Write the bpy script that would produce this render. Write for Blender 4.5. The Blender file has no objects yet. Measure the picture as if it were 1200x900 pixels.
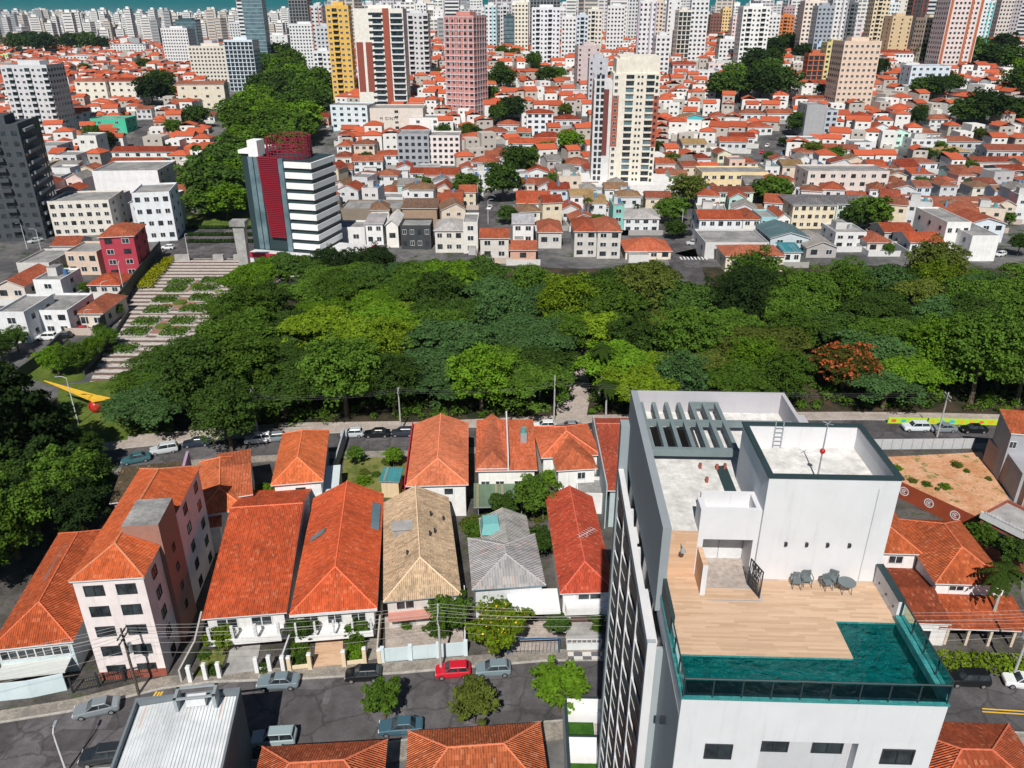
import bpy, math, random
import numpy as np
from mathutils import Vector, Matrix

random.seed(7)
rng = np.random.default_rng(7)
R = math.radians
scene = bpy.context.scene
COL = scene.collection

# ------------------------------------------------------------------ camera
CAM_H, FPX, PITCH = 66.0, 918.0, R(25.35)
cd = bpy.data.cameras.new("camera")
cam = bpy.data.objects.new("camera", cd)
COL.objects.link(cam)
cam.location = (0, 0, CAM_H)
cam.rotation_euler = (R(90) - PITCH, 0, 0)
cd.sensor_fit = 'HORIZONTAL'
cd.sensor_width = 36
cd.lens = 36 * FPX / 1200
cd.clip_end = 30000
cd.clip_start = 0.5
scene.camera = cam

# ------------------------------------------------------------------ light
SUN_EL, SUN_AZ = R(48), R(6.5)            # shadows run away from the camera and 6.5 degrees to its right
sd = bpy.data.lights.new("sun", 'SUN')
sd.energy = 5.0
sd.angle = R(0.5)
sd.color = (1.0, 0.955, 0.89)
sun = bpy.data.objects.new("sun", sd)
COL.objects.link(sun)
ldir = Vector((math.sin(SUN_AZ) * math.cos(SUN_EL), math.cos(SUN_AZ) * math.cos(SUN_EL), -math.sin(SUN_EL)))
sun.rotation_euler = ldir.to_track_quat('-Z', 'Y').to_euler()

world = bpy.data.worlds.new("World")
scene.world = world
world.use_nodes = True
wt = world.node_tree
for n in list(wt.nodes):
    wt.nodes.remove(n)
wo = wt.nodes.new('ShaderNodeOutputWorld')
bg = wt.nodes.new('ShaderNodeBackground')
bg.inputs['Strength'].default_value = 0.05
sky = wt.nodes.new('ShaderNodeTexSky')
sky.sky_type = 'NISHITA'
sky.sun_disc = False
sky.sun_elevation = SUN_EL
sky.sun_rotation = R(180) + SUN_AZ
sky.altitude = 800
sky.air_density = 0.8
sky.dust_density = 0.25
sky.ozone_density = 2.0
tc = wt.nodes.new('ShaderNodeTexCoord')
sp = wt.nodes.new('ShaderNodeSeparateXYZ')
wt.links.new(tc.outputs['Generated'], sp.inputs[0])
mr = wt.nodes.new('ShaderNodeMapRange')
mr.interpolation_type = 'SMOOTHSTEP'
mr.inputs['From Min'].default_value = 0.03
mr.inputs['From Max'].default_value = 0.35
wt.links.new(sp.outputs['Z'], mr.inputs['Value'])
mx = wt.nodes.new('ShaderNodeMix')
mx.data_type = 'RGBA'
mx.inputs['A'].default_value = (0.16, 3.1, 3.5, 1)     # the low teal band of air over the skyline
wt.links.new(mr.outputs[0], mx.inputs['Factor'])
wt.links.new(sky.outputs[0], mx.inputs['B'])
wt.links.new(mx.outputs['Result'], bg.inputs['Color'])
wt.links.new(bg.outputs[0], wo.inputs[0])

vs = scene.view_settings
vs.view_transform = 'Standard'
vs.look = 'None'
vs.exposure = 0.12
vs.gamma = 1.0
vs.use_curve_mapping = False
scene.cycles.max_bounces = 5
scene.cycles.diffuse_bounces = 3
scene.cycles.glossy_bounces = 2
scene.cycles.transmission_bounces = 3
scene.cycles.transparent_max_bounces = 6
scene.cycles.volume_bounces = 0
scene.cycles.use_adaptive_sampling = True
scene.cycles.adaptive_threshold = 0.02
scene.cycles.use_denoising = True

# ------------------------------------------------------------------ pixel <-> place (1200 x 900 photograph)
CT, ST = math.cos(PITCH), math.sin(PITCH)


def ray(px, py):
    u, v = (px - 600) / FPX, (450 - py) / FPX
    return (u, CT + v * ST, -ST + v * CT)


def at(px, py, z=0.0):
    d = ray(px, py)
    t = (z - CAM_H) / d[2]
    return Vector((d[0] * t, d[1] * t, z))


def aty(px, py, Y):
    d = ray(px, py)
    t = Y / d[1]
    return Vector((d[0] * t, Y, CAM_H + d[2] * t))


def proj(p):
    F = p[1] * CT - (p[2] - CAM_H) * ST
    U = p[1] * ST + (p[2] - CAM_H) * CT
    return 600 + FPX * p[0] / F, 450 - FPX * U / F


PROF = [(0, 0), (330, 0), (400, 6), (470, 16), (600, 29), (700, 35), (900, 41), (1300, 44), (1800, 40), (3000, 20), (12000, 10)]
YS, ZS = [p[0] for p in PROF], [p[1] for p in PROF]


def smooth(a, b, x):
    t = min(1, max(0, (x - a) / (b - a)))
    return t * t * (3 - 2 * t)


def terrain(x, y):
    if y <= 330:
        return 0.0
    z = float(np.interp(y, YS, ZS))
    a = x / y
    f = 0.34 + 0.66 * smooth(-0.30, -0.10, a)
    f += 0.10 * smooth(0.25, 0.6, a)
    if y > 1800:
        f = f + (0.6 - f) * smooth(1800, 3000, y)
    return z * f


def ground(px, py):
    """where the sight line through a pixel of the photograph meets the terrain"""
    d = ray(px, py)
    z = 0.0
    for _ in range(60):
        t = (z - CAM_H) / d[2] if d[2] < -1e-4 else 9000
        zn = terrain(d[0] * t, d[1] * t)
        z = z + 0.35 * (zn - z)
    t = (z - CAM_H) / d[2]
    return Vector((d[0] * t, d[1] * t, terrain(d[0] * t, d[1] * t)))


# ------------------------------------------------------------------ materials
class NT:
    def __init__(s, name):
        s.m = bpy.data.materials.new(name)
        s.m.use_nodes = True
        s.t = s.m.node_tree
        for n in list(s.t.nodes):
            s.t.nodes.remove(n)
        s.out = s.t.nodes.new('ShaderNodeOutputMaterial')

    def n(s, typ, props=None, **ins):
        nd = s.t.nodes.new('ShaderNode' + typ)
        for k, v in (props or {}).items():
            setattr(nd, k, v)
        for k, v in ins.items():
            s.set(nd, k, v)
        return nd

    def set(s, nd, k, v):
        sock = nd.inputs[int(k[1:])] if k[0] == 'i' and k[1:].isdigit() else nd.inputs[k.replace('_', ' ')]
        if isinstance(v, bpy.types.NodeSocket):
            s.t.links.new(v, sock)
        else:
            if sock.type == 'RGBA' and not hasattr(v, '__len__'):
                v = (v, v, v, 1)
            elif sock.type == 'RGBA' and len(v) == 3:
                v = (*v, 1)
            sock.default_value = v

    def math(s, op, a, b=0.0, c=0.0):
        return s.n('Math', {'operation': op}, i0=a, i1=b, i2=c).outputs[0]

    def mix(s, f, a, b, blend='MIX'):
        nd = s.n('Mix', {'data_type': 'RGBA', 'blend_type': blend})
        s.set(nd, 'i0', f)
        for i, v in ((6, a), (7, b)):
            s.set(nd, 'i%d' % i, v)
        return nd.outputs[2]

    def noise(s, scale, detail=3, rough=0.6, vec=None, out=0):
        nd = s.n('TexNoise', None, Scale=scale, Detail=detail, Roughness=rough)
        if vec is not None:
            s.set(nd, 'Vector', vec)
        return nd.outputs[out]

    def rangev(s, v, a, b, c, d):
        return s.n('MapRange', None, Value=v, From_Min=a, From_Max=b, To_Min=c, To_Max=d).outputs[0]

    def obj(s):
        return s.n('TexCoord').outputs['Object']

    def uv(s):
        return s.n('TexCoord').outputs['UV']

    def pos(s):
        return s.n('NewGeometry').outputs['Position']

    def bsdf(s, color, rough=0.7, metal=0.0, spec=0.3, normal=None, **kw):
        b = s.n('BsdfPrincipled')
        s.set(b, 'Base Color', color)
        s.set(b, 'Roughness', rough)
        s.set(b, 'Metallic', metal)
        s.set(b, 'Specular IOR Level', spec)
        for k, v in kw.items():
            s.set(b, k, v)
        if normal is not None:
            s.set(b, 'Normal', normal)
        s.t.links.new(b.outputs[0], s.out.inputs[0])
        return s.m

    def bump(s, h, strength=0.5, dist=0.05):
        return s.n('Bump', None, Strength=strength, Distance=dist, Height=h).outputs[0]


M = {}


def paint(name, col=None, rough=0.75, var=0.16, dirt=0.35, scale=0.5, spec=0.25):
    """wall paint: the object's own colour, mottled, with rain streaks"""
    t = NT(name)
    base = t.n('ObjectInfo').outputs['Color'] if col is None else col
    v = t.obj()
    n1 = t.noise(scale, 4, 0.65, v)
    mp = t.n('Mapping', None, Vector=v, Scale=(1.6, 1.6, 0.12))
    n2 = t.noise(1.3, 3, 0.7, mp.outputs[0])
    k = t.rangev(n1, 0.3, 0.7, 1 - var, 1 + var * 0.3)
    s = t.rangev(n2, 0.55, 0.8, 0, dirt)
    c = t.mix(1.0, base, t.n('CombineColor', None, Red=k, Green=k, Blue=k).outputs[0], 'MULTIPLY')
    c = t.mix(s, c, (0.16, 0.15, 0.14))
    M[name] = t.bsdf(c, rough, 0, spec)
    return M[name]


def plain(name, col, rough=0.6, metal=0.0, spec=0.3, var=0.12, scale=2.0):
    t = NT(name)
    if col is None:
        col = t.n('ObjectInfo').outputs['Color']
    k = t.rangev(t.noise(scale, 4, 0.65, t.obj()), 0.3, 0.7, 1 - var, 1 + var * 0.5)
    c = t.mix(1.0, col, t.n('CombineColor', None, Red=k, Green=k, Blue=k).outputs[0], 'MULTIPLY')
    M[name] = t.bsdf(c, rough, metal, spec)
    return M[name]


paint('wall')
paint('clean_wall', var=0.07, dirt=0.16)
plain('tint', None, 0.65)
plain('trim_white', (0.64, 0.65, 0.66), 0.6)
plain('dark_frame', (0.03, 0.035, 0.04), 0.45)
plain('steel_dark', (0.028, 0.05, 0.055), 0.5)
plain('pergola_grey', (0.17, 0.215, 0.225), 0.6)
plain('trunk', (0.13, 0.10, 0.07), 0.9, var=0.4)
plain('pole_concrete', (0.42, 0.41, 0.39), 0.85, var=0.2)
plain('pole_wood', (0.10, 0.085, 0.07), 0.9, var=0.3)
plain('cable', (0.40, 0.38, 0.36), 0.6)
plain('dark_cable', (0.07, 0.07, 0.07), 0.6)
plain('metal_grey', (0.38, 0.42, 0.44), 0.45, 0.3)
plain('rubber', (0.015, 0.015, 0.016), 0.8)
plain('rim', (0.5, 0.5, 0.52), 0.35, 0.7)
plain('lamp_glass', (0.75, 0.75, 0.72), 0.2)
plain('tail_glass', (0.4, 0.01, 0.01), 0.3)
plain('concrete', (0.36, 0.35, 0.34), 0.9, var=0.35, scale=0.6)
plain('brick_red', (0.30, 0.09, 0.06), 0.85, var=0.25)
plain('chair_grey', (0.14, 0.17, 0.18), 0.5)
plain('yellow_paint', (0.75, 0.45, 0.04), 0.6)
plain('red_gloss', (0.5, 0.02, 0.02), 0.3)
plain('ridge', (0.60, 0.22, 0.11), 0.85, var=0.3)

# glazing: dark rooms behind reflective panes
t = NT('glass')
k = t.noise(0.9, 2, 0.5, t.pos())
c = t.mix(t.rangev(k, 0.35, 0.7, 0, 1), (0.012, 0.016, 0.02), (0.05, 0.065, 0.075))
M['glass'] = t.bsdf(c, 0.12, 0, 0.6)
t = NT('blue_glass')
k = t.noise(0.25, 2, 0.5, t.pos())
c = t.mix(t.rangev(k, 0.35, 0.7, 0, 1), (0.10, 0.17, 0.20), (0.20, 0.29, 0.33))
M['blue_glass'] = t.bsdf(c, 0.2, 0.2, 0.6)
t = NT('rail_glass')
g = t.n('BsdfGlossy', None, Color=(0.5, 0.7, 0.68), Roughness=0.05)
tr = t.n('BsdfTransparent', None, Color=(0.84, 0.92, 0.91))
fr = t.n('Fresnel', None, IOR=1.4)
ms = t.n('MixShader')
t.t.links.new(fr.outputs[0], ms.inputs[0])
t.t.links.new(tr.outputs[0], ms.inputs[1])
t.t.links.new(g.outputs[0], ms.inputs[2])
t.t.links.new(ms.outputs[0], t.out.inputs[0])
M['rail_glass'] = t.m
# pool water
t = NT('pool_water')
g = t.n('BsdfGlossy', None, Color=(0.9, 0.95, 1), Roughness=0.03)
tr = t.n('BsdfTransparent', None, Color=(0.20, 0.66, 0.66))
nb = t.bump(t.noise(2.2, 3, 0.6, t.pos()), 0.6, 0.15)
t.set(g, 'Normal', nb)
fr = t.n('Fresnel', None, IOR=1.33)
t.set(fr, 'Normal', nb)
ms = t.n('MixShader')
t.t.links.new(fr.outputs[0], ms.inputs[0])
t.t.links.new(tr.outputs[0], ms.inputs[1])
t.t.links.new(g.outputs[0], ms.inputs[2])
t.t.links.new(ms.outputs[0], t.out.inputs[0])
M['pool_water'] = t.m


def tile_roof(name, cw, rh, amp=0.05, stain=0.5, jitter=0.30):
    """barrel tiles: columns down the slope, rows across it, each tile its own tone, lichen in patches"""
    t = NT(name)
    s = t.n('SeparateXYZ', None, Vector=t.uv())
    u, v = s.outputs[0], s.outputs[1]
    cu, cv = t.math('DIVIDE', u, cw), t.math('DIVIDE', v, rh)
    w = t.n('TexWhiteNoise', {'noise_dimensions': '2D'},
            Vector=t.n('CombineXYZ', None, X=t.math('FLOOR', cu), Y=t.math('FLOOR', cv)).outputs[0]).outputs[0]
    p = t.pos()
    big = t.noise(0.16, 5, 0.7, p)
    mid = t.noise(1.1, 4, 0.7, p)
    st = t.noise(0.7, 3, 0.65, t.n('Mapping', None, Vector=t.uv(), Scale=(1.6, 0.22, 1)).outputs[0])
    base = t.n('ObjectInfo').outputs['Color']
    k = t.math('MULTIPLY', t.rangev(w, 0, 1, 1 - jitter, 1 + jitter * 0.6), t.rangev(big, 0.3, 0.7, 0.70, 1.18))
    c = t.mix(1.0, base, t.n('CombineColor', None, Red=k, Green=k, Blue=k).outputs[0], 'MULTIPLY')
    c = t.mix(t.rangev(mid, 0.58, 0.78, 0, stain), c, (0.085, 0.05, 0.035))
    c = t.mix(t.rangev(st, 0.52, 0.72, 0, stain * .6), c, (0.11, 0.055, 0.04))
    c = t.mix(t.rangev(w, 0.93, 0.97, 0, .35), c, (0.62, 0.33, 0.20))
    h = t.math('ADD', t.math('MULTIPLY', t.math('SINE', t.math('MULTIPLY', cu, 2 * math.pi)), 0.5),
               t.math('MULTIPLY', t.math('FRACT', cv), -0.35))
    M[name] = t.bsdf(c, 0.9, 0, 0.15, t.bump(h, 1.0, amp))


tile_roof('tile', 0.21, 0.42, 0.11, 0.6, 0.24)
tile_roof('tile_coarse', 0.235, 0.44, 0.13, 0.7, 0.28)
tile_roof('tile_grey', 0.33, 1.1, 0.09, 0.35, 0.22)
tile_roof('sheet_metal', 0.30, 6.0, 0.10, 0.10, 0.06)

# asphalt with patches and seams
t = NT('asphalt')
p = t.pos()
vor = t.n('TexVoronoi', {'feature': 'F1', 'distance': 'CHEBYCHEV'}, Vector=p, Scale=0.16)
pc = t.n('SeparateColor', None, Color=vor.outputs['Color']).outputs[0]
n1, n2 = t.noise(0.35, 5, 0.7, p), t.noise(6, 3, 0.6, p)
k = t.math('MULTIPLY', t.rangev(pc, 0, 1, 0.72, 1.35), t.math('MULTIPLY', t.rangev(n1, 0.3, 0.7, 0.62, 1.4), t.rangev(n2, 0.3, 0.7, 0.86, 1.14)))
c = t.mix(1.0, (0.092, 0.086, 0.090), t.n('CombineColor', None, Red=k, Green=k, Blue=k).outputs[0], 'MULTIPLY')
v2 = t.n('TexVoronoi', {'feature': 'DISTANCE_TO_EDGE'}, Vector=t.n('VectorMath', {'operation': 'ADD'}, i0=p, i1=t.noise(.8, 3, .6, p, 1)).outputs[0], Scale=0.22)
c = t.mix(t.rangev(v2.outputs['Distance'], 0.0, 0.035, .6, 0), c, (0.03, 0.03, 0.03))
c = t.mix(t.rangev(t.noise(.5, 3, .6, p), .62, .72, 0, .55), c, (0.035, 0.033, 0.034))
M['asphalt'] = t.bsdf(c, 0.9, 0, 0.2)


def patchy(name, a, b, s1=0.3, s2=3.0, rough=0.9, third=None, lo=0.4, hi=0.6):
    t = NT(name)
    p = t.pos()
    n1, n2 = t.noise(s1, 5, 0.7, p), t.noise(s2, 4, 0.7, p)
    c = t.mix(t.rangev(n1, lo, hi, 0, 1), a, b)
    if third:
        c = t.mix(t.rangev(t.noise(s1 * 2.3, 4, 0.7, p), 0.56, 0.66, 0, 1), c, third)
    k = t.rangev(n2, 0.3, 0.7, 0.72, 1.2)
    c = t.mix(1.0, c, t.n('CombineColor', None, Red=k, Green=k, Blue=k).outputs[0], 'MULTIPLY')
    M[name] = t.bsdf(c, rough, 0, 0.2, t.bump(n2, 0.4, 0.06))
    return M[name]


patchy('sidewalk', (0.20, 0.18, 0.16), (0.30, 0.27, 0.23), 0.5, 4)
patchy('kerb', (0.35, 0.33, 0.30), (0.45, 0.43, 0.40), 0.8, 5)
patchy('lawn', (0.055, 0.095, 0.012), (0.11, 0.15, 0.025), 0.25, 2.5)
patchy('turf', (0.025, 0.085, 0.008), (0.045, 0.12, 0.014), 1.2, 9)
patchy('wild_grass', (0.08, 0.11, 0.02), (0.19, 0.19, 0.06), 0.35, 2.5)
patchy('forest_floor', (0.02, 0.026, 0.012), (0.07, 0.05, 0.032), 0.2, 2)
patchy('red_soil', (0.50, 0.24, 0.12), (0.60, 0.36, 0.22), 0.2, 2.2, third=(0.14, 0.17, 0.04))
patchy('yard', (0.11, 0.10, 0.095), (0.055, 0.05, 0.045), 0.25, 2.5, third=(0.05, 0.08, 0.02))  # darkened to stand in for the shadows between the houses
patchy('city_ground', (0.075, 0.075, 0.08), (0.17, 0.165, 0.16), 0.05, 0.5, third=(0.04, 0.06, 0.02))
patchy('paving', (0.34, 0.29, 0.26), (0.44, 0.38, 0.34), 0.3, 3)
patchy('roof_screed', (0.58, 0.57, 0.55), (0.64, 0.63, 0.61), 0.3, 1.2)
patchy('flat_roof', (0.20, 0.20, 0.20), (0.33, 0.32, 0.31), 0.2, 2)

# striped stone plaza
t = NT('striped_plaza')
s = t.n('SeparateXYZ', None, Vector=t.uv())
w = t.math('FRACT', t.math('ADD', t.math('DIVIDE', s.outputs[1], 2.9), t.math('MULTIPLY', t.noise(0.5, 2, 0.5, t.uv()), 0.22)))
f = t.math('GREATER_THAN', w, 0.55)
n = t.noise(1.2, 4, 0.7, t.uv())
c = t.mix(f, (0.50, 0.46, 0.42), (0.17, 0.115, 0.10))
k = t.rangev(n, 0.3, 0.7, 0.7, 1.15)
c = t.mix(1.0, c, t.n('CombineColor', None, Red=k, Green=k, Blue=k).outputs[0], 'MULTIPLY')
M['striped_plaza'] = t.bsdf(c, 0.85, 0, 0.2)


def plank(name, a, b, pw, pl, vert=False, swap=False):
    t = NT(name)
    s = t.n('SeparateXYZ', None, Vector=t.uv())
    x, y = (s.outputs[1], s.outputs[0]) if swap else (s.outputs[0], s.outputs[1])
    row = t.math('FLOOR', t.math('DIVIDE', y, pw))
    off = t.n('TexWhiteNoise', {'noise_dimensions': '1D'}, W=row).outputs[0]
    colu = t.math('FLOOR', t.math('ADD', t.math('DIVIDE', x, pl), off))
    w = t.n('TexWhiteNoise', {'noise_dimensions': '2D'}, Vector=t.n('CombineXYZ', None, X=colu, Y=row).outputs[0]).outputs[0]
    mp = t.n('Mapping', None, Vector=t.uv(), Scale=(1.5, 14, 1))
    g = t.noise(1.2, 4, 0.7, mp.outputs[0])
    c = t.mix(t.math('MULTIPLY', t.math('ADD', w, g), 0.5), a, b)
    gap = t.math('LESS_THAN', t.math('FRACT', t.math('DIVIDE', y, pw)), 0.05)
    c = t.mix(t.math('MULTIPLY', gap, 0.3), c, (0.12, 0.08, 0.06))
    M[name] = t.bsdf(c, 0.6, 0, 0.25)


plank('deck_planks', (0.40, 0.26, 0.165), (0.64, 0.46, 0.325), 0.14, 1.4)
plank('wood_clad', (0.46, 0.28, 0.17), (0.66, 0.46, 0.32), 0.22, 1.4)
t = NT('pool_tile')
br = t.n('TexBrick', None, Vector=t.uv(), Scale=1.0, Color1=(0.030, 0.20, 0.21), Color2=(0.050, 0.28, 0.27), Mortar=(0.022, 0.14, 0.14),
         Mortar_Size=0.012, Brick_Width=0.3, Row_Height=0.3)
k = t.rangev(t.noise(1.5, 4, 0.7, t.uv()), 0.3, 0.7, 0.75, 1.15)
c = t.mix(1.0, br.outputs[0], t.n('CombineColor', None, Red=k, Green=k, Blue=k).outputs[0], 'MULTIPLY')
M['pool_tile'] = t.bsdf(c, 0.4, 0, 0.4)
t = NT('check_paving')
ck = t.n('TexChecker', None, Vector=t.uv(), Scale=1.0, Color1=(0.55, 0.53, 0.5), Color2=(0.12, 0.12, 0.13))
M['check_paving'] = t.bsdf(ck.outputs[0], 0.8, 0, 0.2)
# car paint uses each body's own colour
t = NT('car_paint')
M['car_paint'] = t.bsdf(t.n('ObjectInfo').outputs['Color'], 0.28, 0.0, 0.5, **{'Coat Weight': 0.6, 'Coat Roughness': 0.08})
# foliage
t = NT('leaf')
oi = t.n('ObjectInfo')
at_ = t.n('Attribute', {'attribute_name': 'tint'})
k = t.rangev(at_.outputs['Fac'], 0, 1, 0.70, 1.32)
c = t.mix(1.0, oi.outputs['Color'], t.n('CombineColor', None, Red=k, Green=k, Blue=t.math('MULTIPLY', k, 0.9)).outputs[0], 'MULTIPLY')
df = t.n('BsdfDiffuse', None, Color=c)
tl = t.n('BsdfTranslucent', None, Color=t.mix(1.0, c, (1.1, 1.25, 0.5), 'MULTIPLY'))
ms = t.n('MixShader', None, i0=0.30)
t.t.links.new(df.outputs[0], ms.inputs[1])
t.t.links.new(tl.outputs[0], ms.inputs[2])
t.t.links.new(ms.outputs[0], t.out.inputs[0])
M['leaf'] = t.m
t = NT('blossom')
M['blossom'] = t.bsdf(t.n('ObjectInfo').outputs['Color'], 0.7)


# ------------------------------------------------------------------ mesh builder
class MB:
    def __init__(s):
        s.v, s.f, s.m = [], [], []
        s.X = Matrix.Identity(4)

    def add(s, pts):
        i = len(s.v)
        X = s.X
        s.v.extend([tuple(X @ Vector(p)) for p in pts])
        return i

    def poly(s, pts, m=0):
        i = s.add(pts)
        s.f.append(tuple(range(i, i + len(pts))))
        s.m.append(m)

    def hexa(s, b, t, m=0, mt=None):
        """b, t: four bottom and four top points, counter-clockwise seen from above"""
        i = s.add(list(b) + list(t))
        for q in ((3, 2, 1, 0), (4, 5, 6, 7), (0, 1, 5, 4), (1, 2, 6, 5), (2, 3, 7, 6), (3, 0, 4, 7)):
            s.f.append(tuple(i + k for k in q))
            s.m.append(mt if mt is not None and q[0] == 4 else m)

    def box(s, x0, x1, y0, y1, z0, z1, m=0, mt=None):
        s.hexa([(x0, y0, z0), (x1, y0, z0), (x1, y1, z0), (x0, y1, z0)], [(x0, y0, z1), (x1, y0, z1), (x1, y1, z1), (x0, y1, z1)], m, mt)

    def prism(s, pts, z0, z1, m=0, mt=None):
        n = len(pts)
        i = s.add([(p[0], p[1], z0) for p in pts] + [(p[0], p[1], z1) for p in pts])
        s.f.append(tuple(i + k for k in reversed(range(n))))
        s.m.append(m)
        s.f.append(tuple(i + n + k for k in range(n)))
        s.m.append(m if mt is None else mt)
        for k in range(n):
            j = (k + 1) % n
            s.f.append((i + k, i + j, i + n + j, i + n + k))
            s.m.append(m)

    def tube(s, p0, p1, r0, r1=None, n=6, m=0, caps=True):
        r1 = r0 if r1 is None else r1
        p0, p1 = Vector(p0), Vector(p1)
        d = (p1 - p0).normalized()
        a = d.orthogonal().normalized()
        b = d.cross(a)
        ring = lambda p, r: [tuple(p + a * (r * math.cos(2 * math.pi * k / n)) + b * (r * math.sin(2 * math.pi * k / n))) for k in range(n)]
        i = s.add(ring(p0, r0) + ring(p1, r1))
        for k in range(n):
            j = (k + 1) % n
            s.f.append((i + k, i + j, i + n + j, i + n + k))
            s.m.append(m)
        if caps:
            s.f.append(tuple(i + k for k in reversed(range(n))))
            s.m.append(m)
            s.f.append(tuple(i + n + k for k in range(n)))
            s.m.append(m)

    def path(s, pts, r, n=5, m=0):
        """one tube swept along a chain of points"""
        pts = [Vector(p) for p in pts]
        rs = r if hasattr(r, '__len__') else [r] * len(pts)
        i = len(s.v)
        for q, p in enumerate(pts):
            d = (pts[min(q + 1, len(pts) - 1)] - pts[max(q - 1, 0)]).normalized()
            a = Vector((0, 0, 1)).cross(d)
            a = a.normalized() if a.length > 1e-3 else Vector((1, 0, 0))
            b = d.cross(a)
            s.add([tuple(p + a * (rs[q] * math.cos(2 * math.pi * k / n)) + b * (rs[q] * math.sin(2 * math.pi * k / n))) for k in range(n)])
        for q in range(len(pts) - 1):
            for k in range(n):
                j = (k + 1) % n
                s.f.append((i + q * n + k, i + q * n + j, i + (q + 1) * n + j, i + (q + 1) * n + k))
                s.m.append(m)
        s.f.append(tuple(i + k for k in reversed(range(n))))
        s.m.append(m)
        s.f.append(tuple(i + (len(pts) - 1) * n + k for k in range(n)))
        s.m.append(m)

    def ball(s, c, r, m=0, n=10, squash=1.0):
        i = len(s.v)
        rows = n // 2
        pts = []
        for a in range(rows + 1):
            th = math.pi * a / rows
            for b in range(n):
                ph = 2 * math.pi * b / n
                pts.append((c[0] + r * math.sin(th) * math.cos(ph), c[1] + r * math.sin(th) * math.sin(ph), c[2] + r * squash * math.cos(th)))
        s.add(pts)
        for a in range(rows):
            for b in range(n):
                j = (b + 1) % n
                s.f.append((i + a * n + b, i + (a + 1) * n + b, i + (a + 1) * n + j, i + a * n + j))
                s.m.append(m)

    def mesh(s, name, mats, smooth=False):
        me = bpy.data.meshes.new(name)
        me.from_pydata(s.v, [], s.f)
        for mm in mats if isinstance(mats, (list, tuple)) else [mats]:
            me.materials.append(M[mm])
        me.polygons.foreach_set('material_index', s.m)
        if smooth:
            me.polygons.foreach_set('use_smooth', [True] * len(s.f))
        uvl = me.uv_layers.new(name='UVMap')
        uvs = []
        V = [Vector(v) for v in s.v]
        for pl in me.polygons:
            nn = pl.normal
            if abs(nn.z) > 0.98:
                u, w = Vector((1, 0, 0)), Vector((0, 1, 0))
            else:
                u = Vector((0, 0, 1)).cross(nn)
                u = u.normalized() if u.length > 1e-6 else Vector((1, 0, 0))
                w = nn.cross(u)
            for vi in pl.vertices:
                uvs.extend((V[vi].dot(u), V[vi].dot(w)))
        uvl.data.foreach_set('uv', uvs)
        me.update()
        return me

    def build(s, name, mats, parent=None, color=None, smooth=False):
        return link(name, s.mesh(name, mats, smooth), parent, color)


def link(name, me, parent=None, color=None):
    o = bpy.data.objects.new(name, me)
    COL.objects.link(o)
    if parent is not None:
        o.parent = parent
    if color is not None:
        o.color = (*color[:3], 1)
    return o


def tag(o, label=None, cat=None, group=None, kind=None):
    for k, v in (('label', label), ('category', cat), ('group', group), ('kind', kind)):
        if v:
            o[k] = v
    return o


def thing(name, label, cat, loc=(0, 0, 0), rz=0.0, group=None):
    o = bpy.data.objects.new(name, None)
    COL.objects.link(o)
    o.location = loc
    o.rotation_euler = (0, 0, rz)
    o.empty_display_size = 0.5
    return tag(o, label, cat, group)


def structure(name, mb, mats, color=None, smooth=False):
    return tag(mb.build(name, mats, None, color, smooth), None, None, None, 'structure')


# repeats whose label is written at the end from what stands next to them
PENDING, MARKS = [], []


def later(o, adj, noun, pos):
    PENDING.append((o, adj, noun, Vector(pos)))
    return o


def mark(phrase, pos):
    MARKS.append((phrase, Vector(pos)))


FOOT = []            # occupied plots (x, y, radius)


def occupy(x, y, r):
    FOOT.append((x, y, r))


def is_free(x, y, r):
    return all((x - a) ** 2 + (y - b) ** 2 > (r + c) ** 2 for a, b, c in FOOT)

# ================================================================== the setting
mb = MB()
ys = [-80, -40, 0, 30, 60, 90, 120, 160, 200, 240, 280, 320, 335, 350, 370, 400, 430, 460, 490, 530, 570, 610, 660, 720, 800, 900, 1050, 1300, 1600, 2000, 2600, 3600, 5200, 8000, 12000]
for i, y in enumerate(ys):
    for j in range(41):
        x = (j / 20 - 1) * (220 + abs(y) * 0.95)
        mb.v.append((x, y, terrain(x, y) - 0.02))
for i in range(len(ys) - 1):
    for j in range(40):
        a = i * 41 + j
        mb.f.append((a, a + 1, a + 42, a + 41))
        mb.m.append(0)
structure('ground', mb, 'city_ground')


def sheet(name, pts, z, m, th=None):
    """a flat polygon, or a slab with a real edge when th is given"""
    b = MB()
    p = [(q[0], q[1]) for q in pts]
    ar = sum(p[i][0] * p[(i + 1) % len(p)][1] - p[(i + 1) % len(p)][0] * p[i][1] for i in range(len(p)))
    if ar < 0:
        p.reverse()
    if th:
        b.prism(p, z - th, z)
    else:
        b.poly([(q[0], q[1], z) for q in p])
    return structure(name, b, m)


# near street: two kerb lines
NK = [(-95, 44), (-66, 53.2), (-52.6, 57.8), (-46.3, 59.2), (-37.8, 62.3), (-32.6, 63.2), (-22.4, 63.7), (-12.2, 64.5), (3.8, 66.3), (20, 66.6), (40, 66.2), (60, 65.6), (110, 64)]
SK = [(-95, 35), (-60, 46), (-41.6, 52.4), (-30, 53.2), (-22.5, 53.6), (-10.4, 55.9), (2.66, 58.0), (9, 58.6), (20, 58.6), (40, 57.4), (60, 56.2), (110, 53)]
sheet('street', NK + SK[::-1], 0.005, 'asphalt')


def offset(line, d):
    out = []
    for i, p in enumerate(line):
        a, b = line[max(0, i - 1)], line[min(len(line) - 1, i + 1)]
        t_ = Vector((b[0] - a[0], b[1] - a[1])).normalized()
        out.append((p[0] - t_.y * d, p[1] + t_.x * d))
    return out


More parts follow.
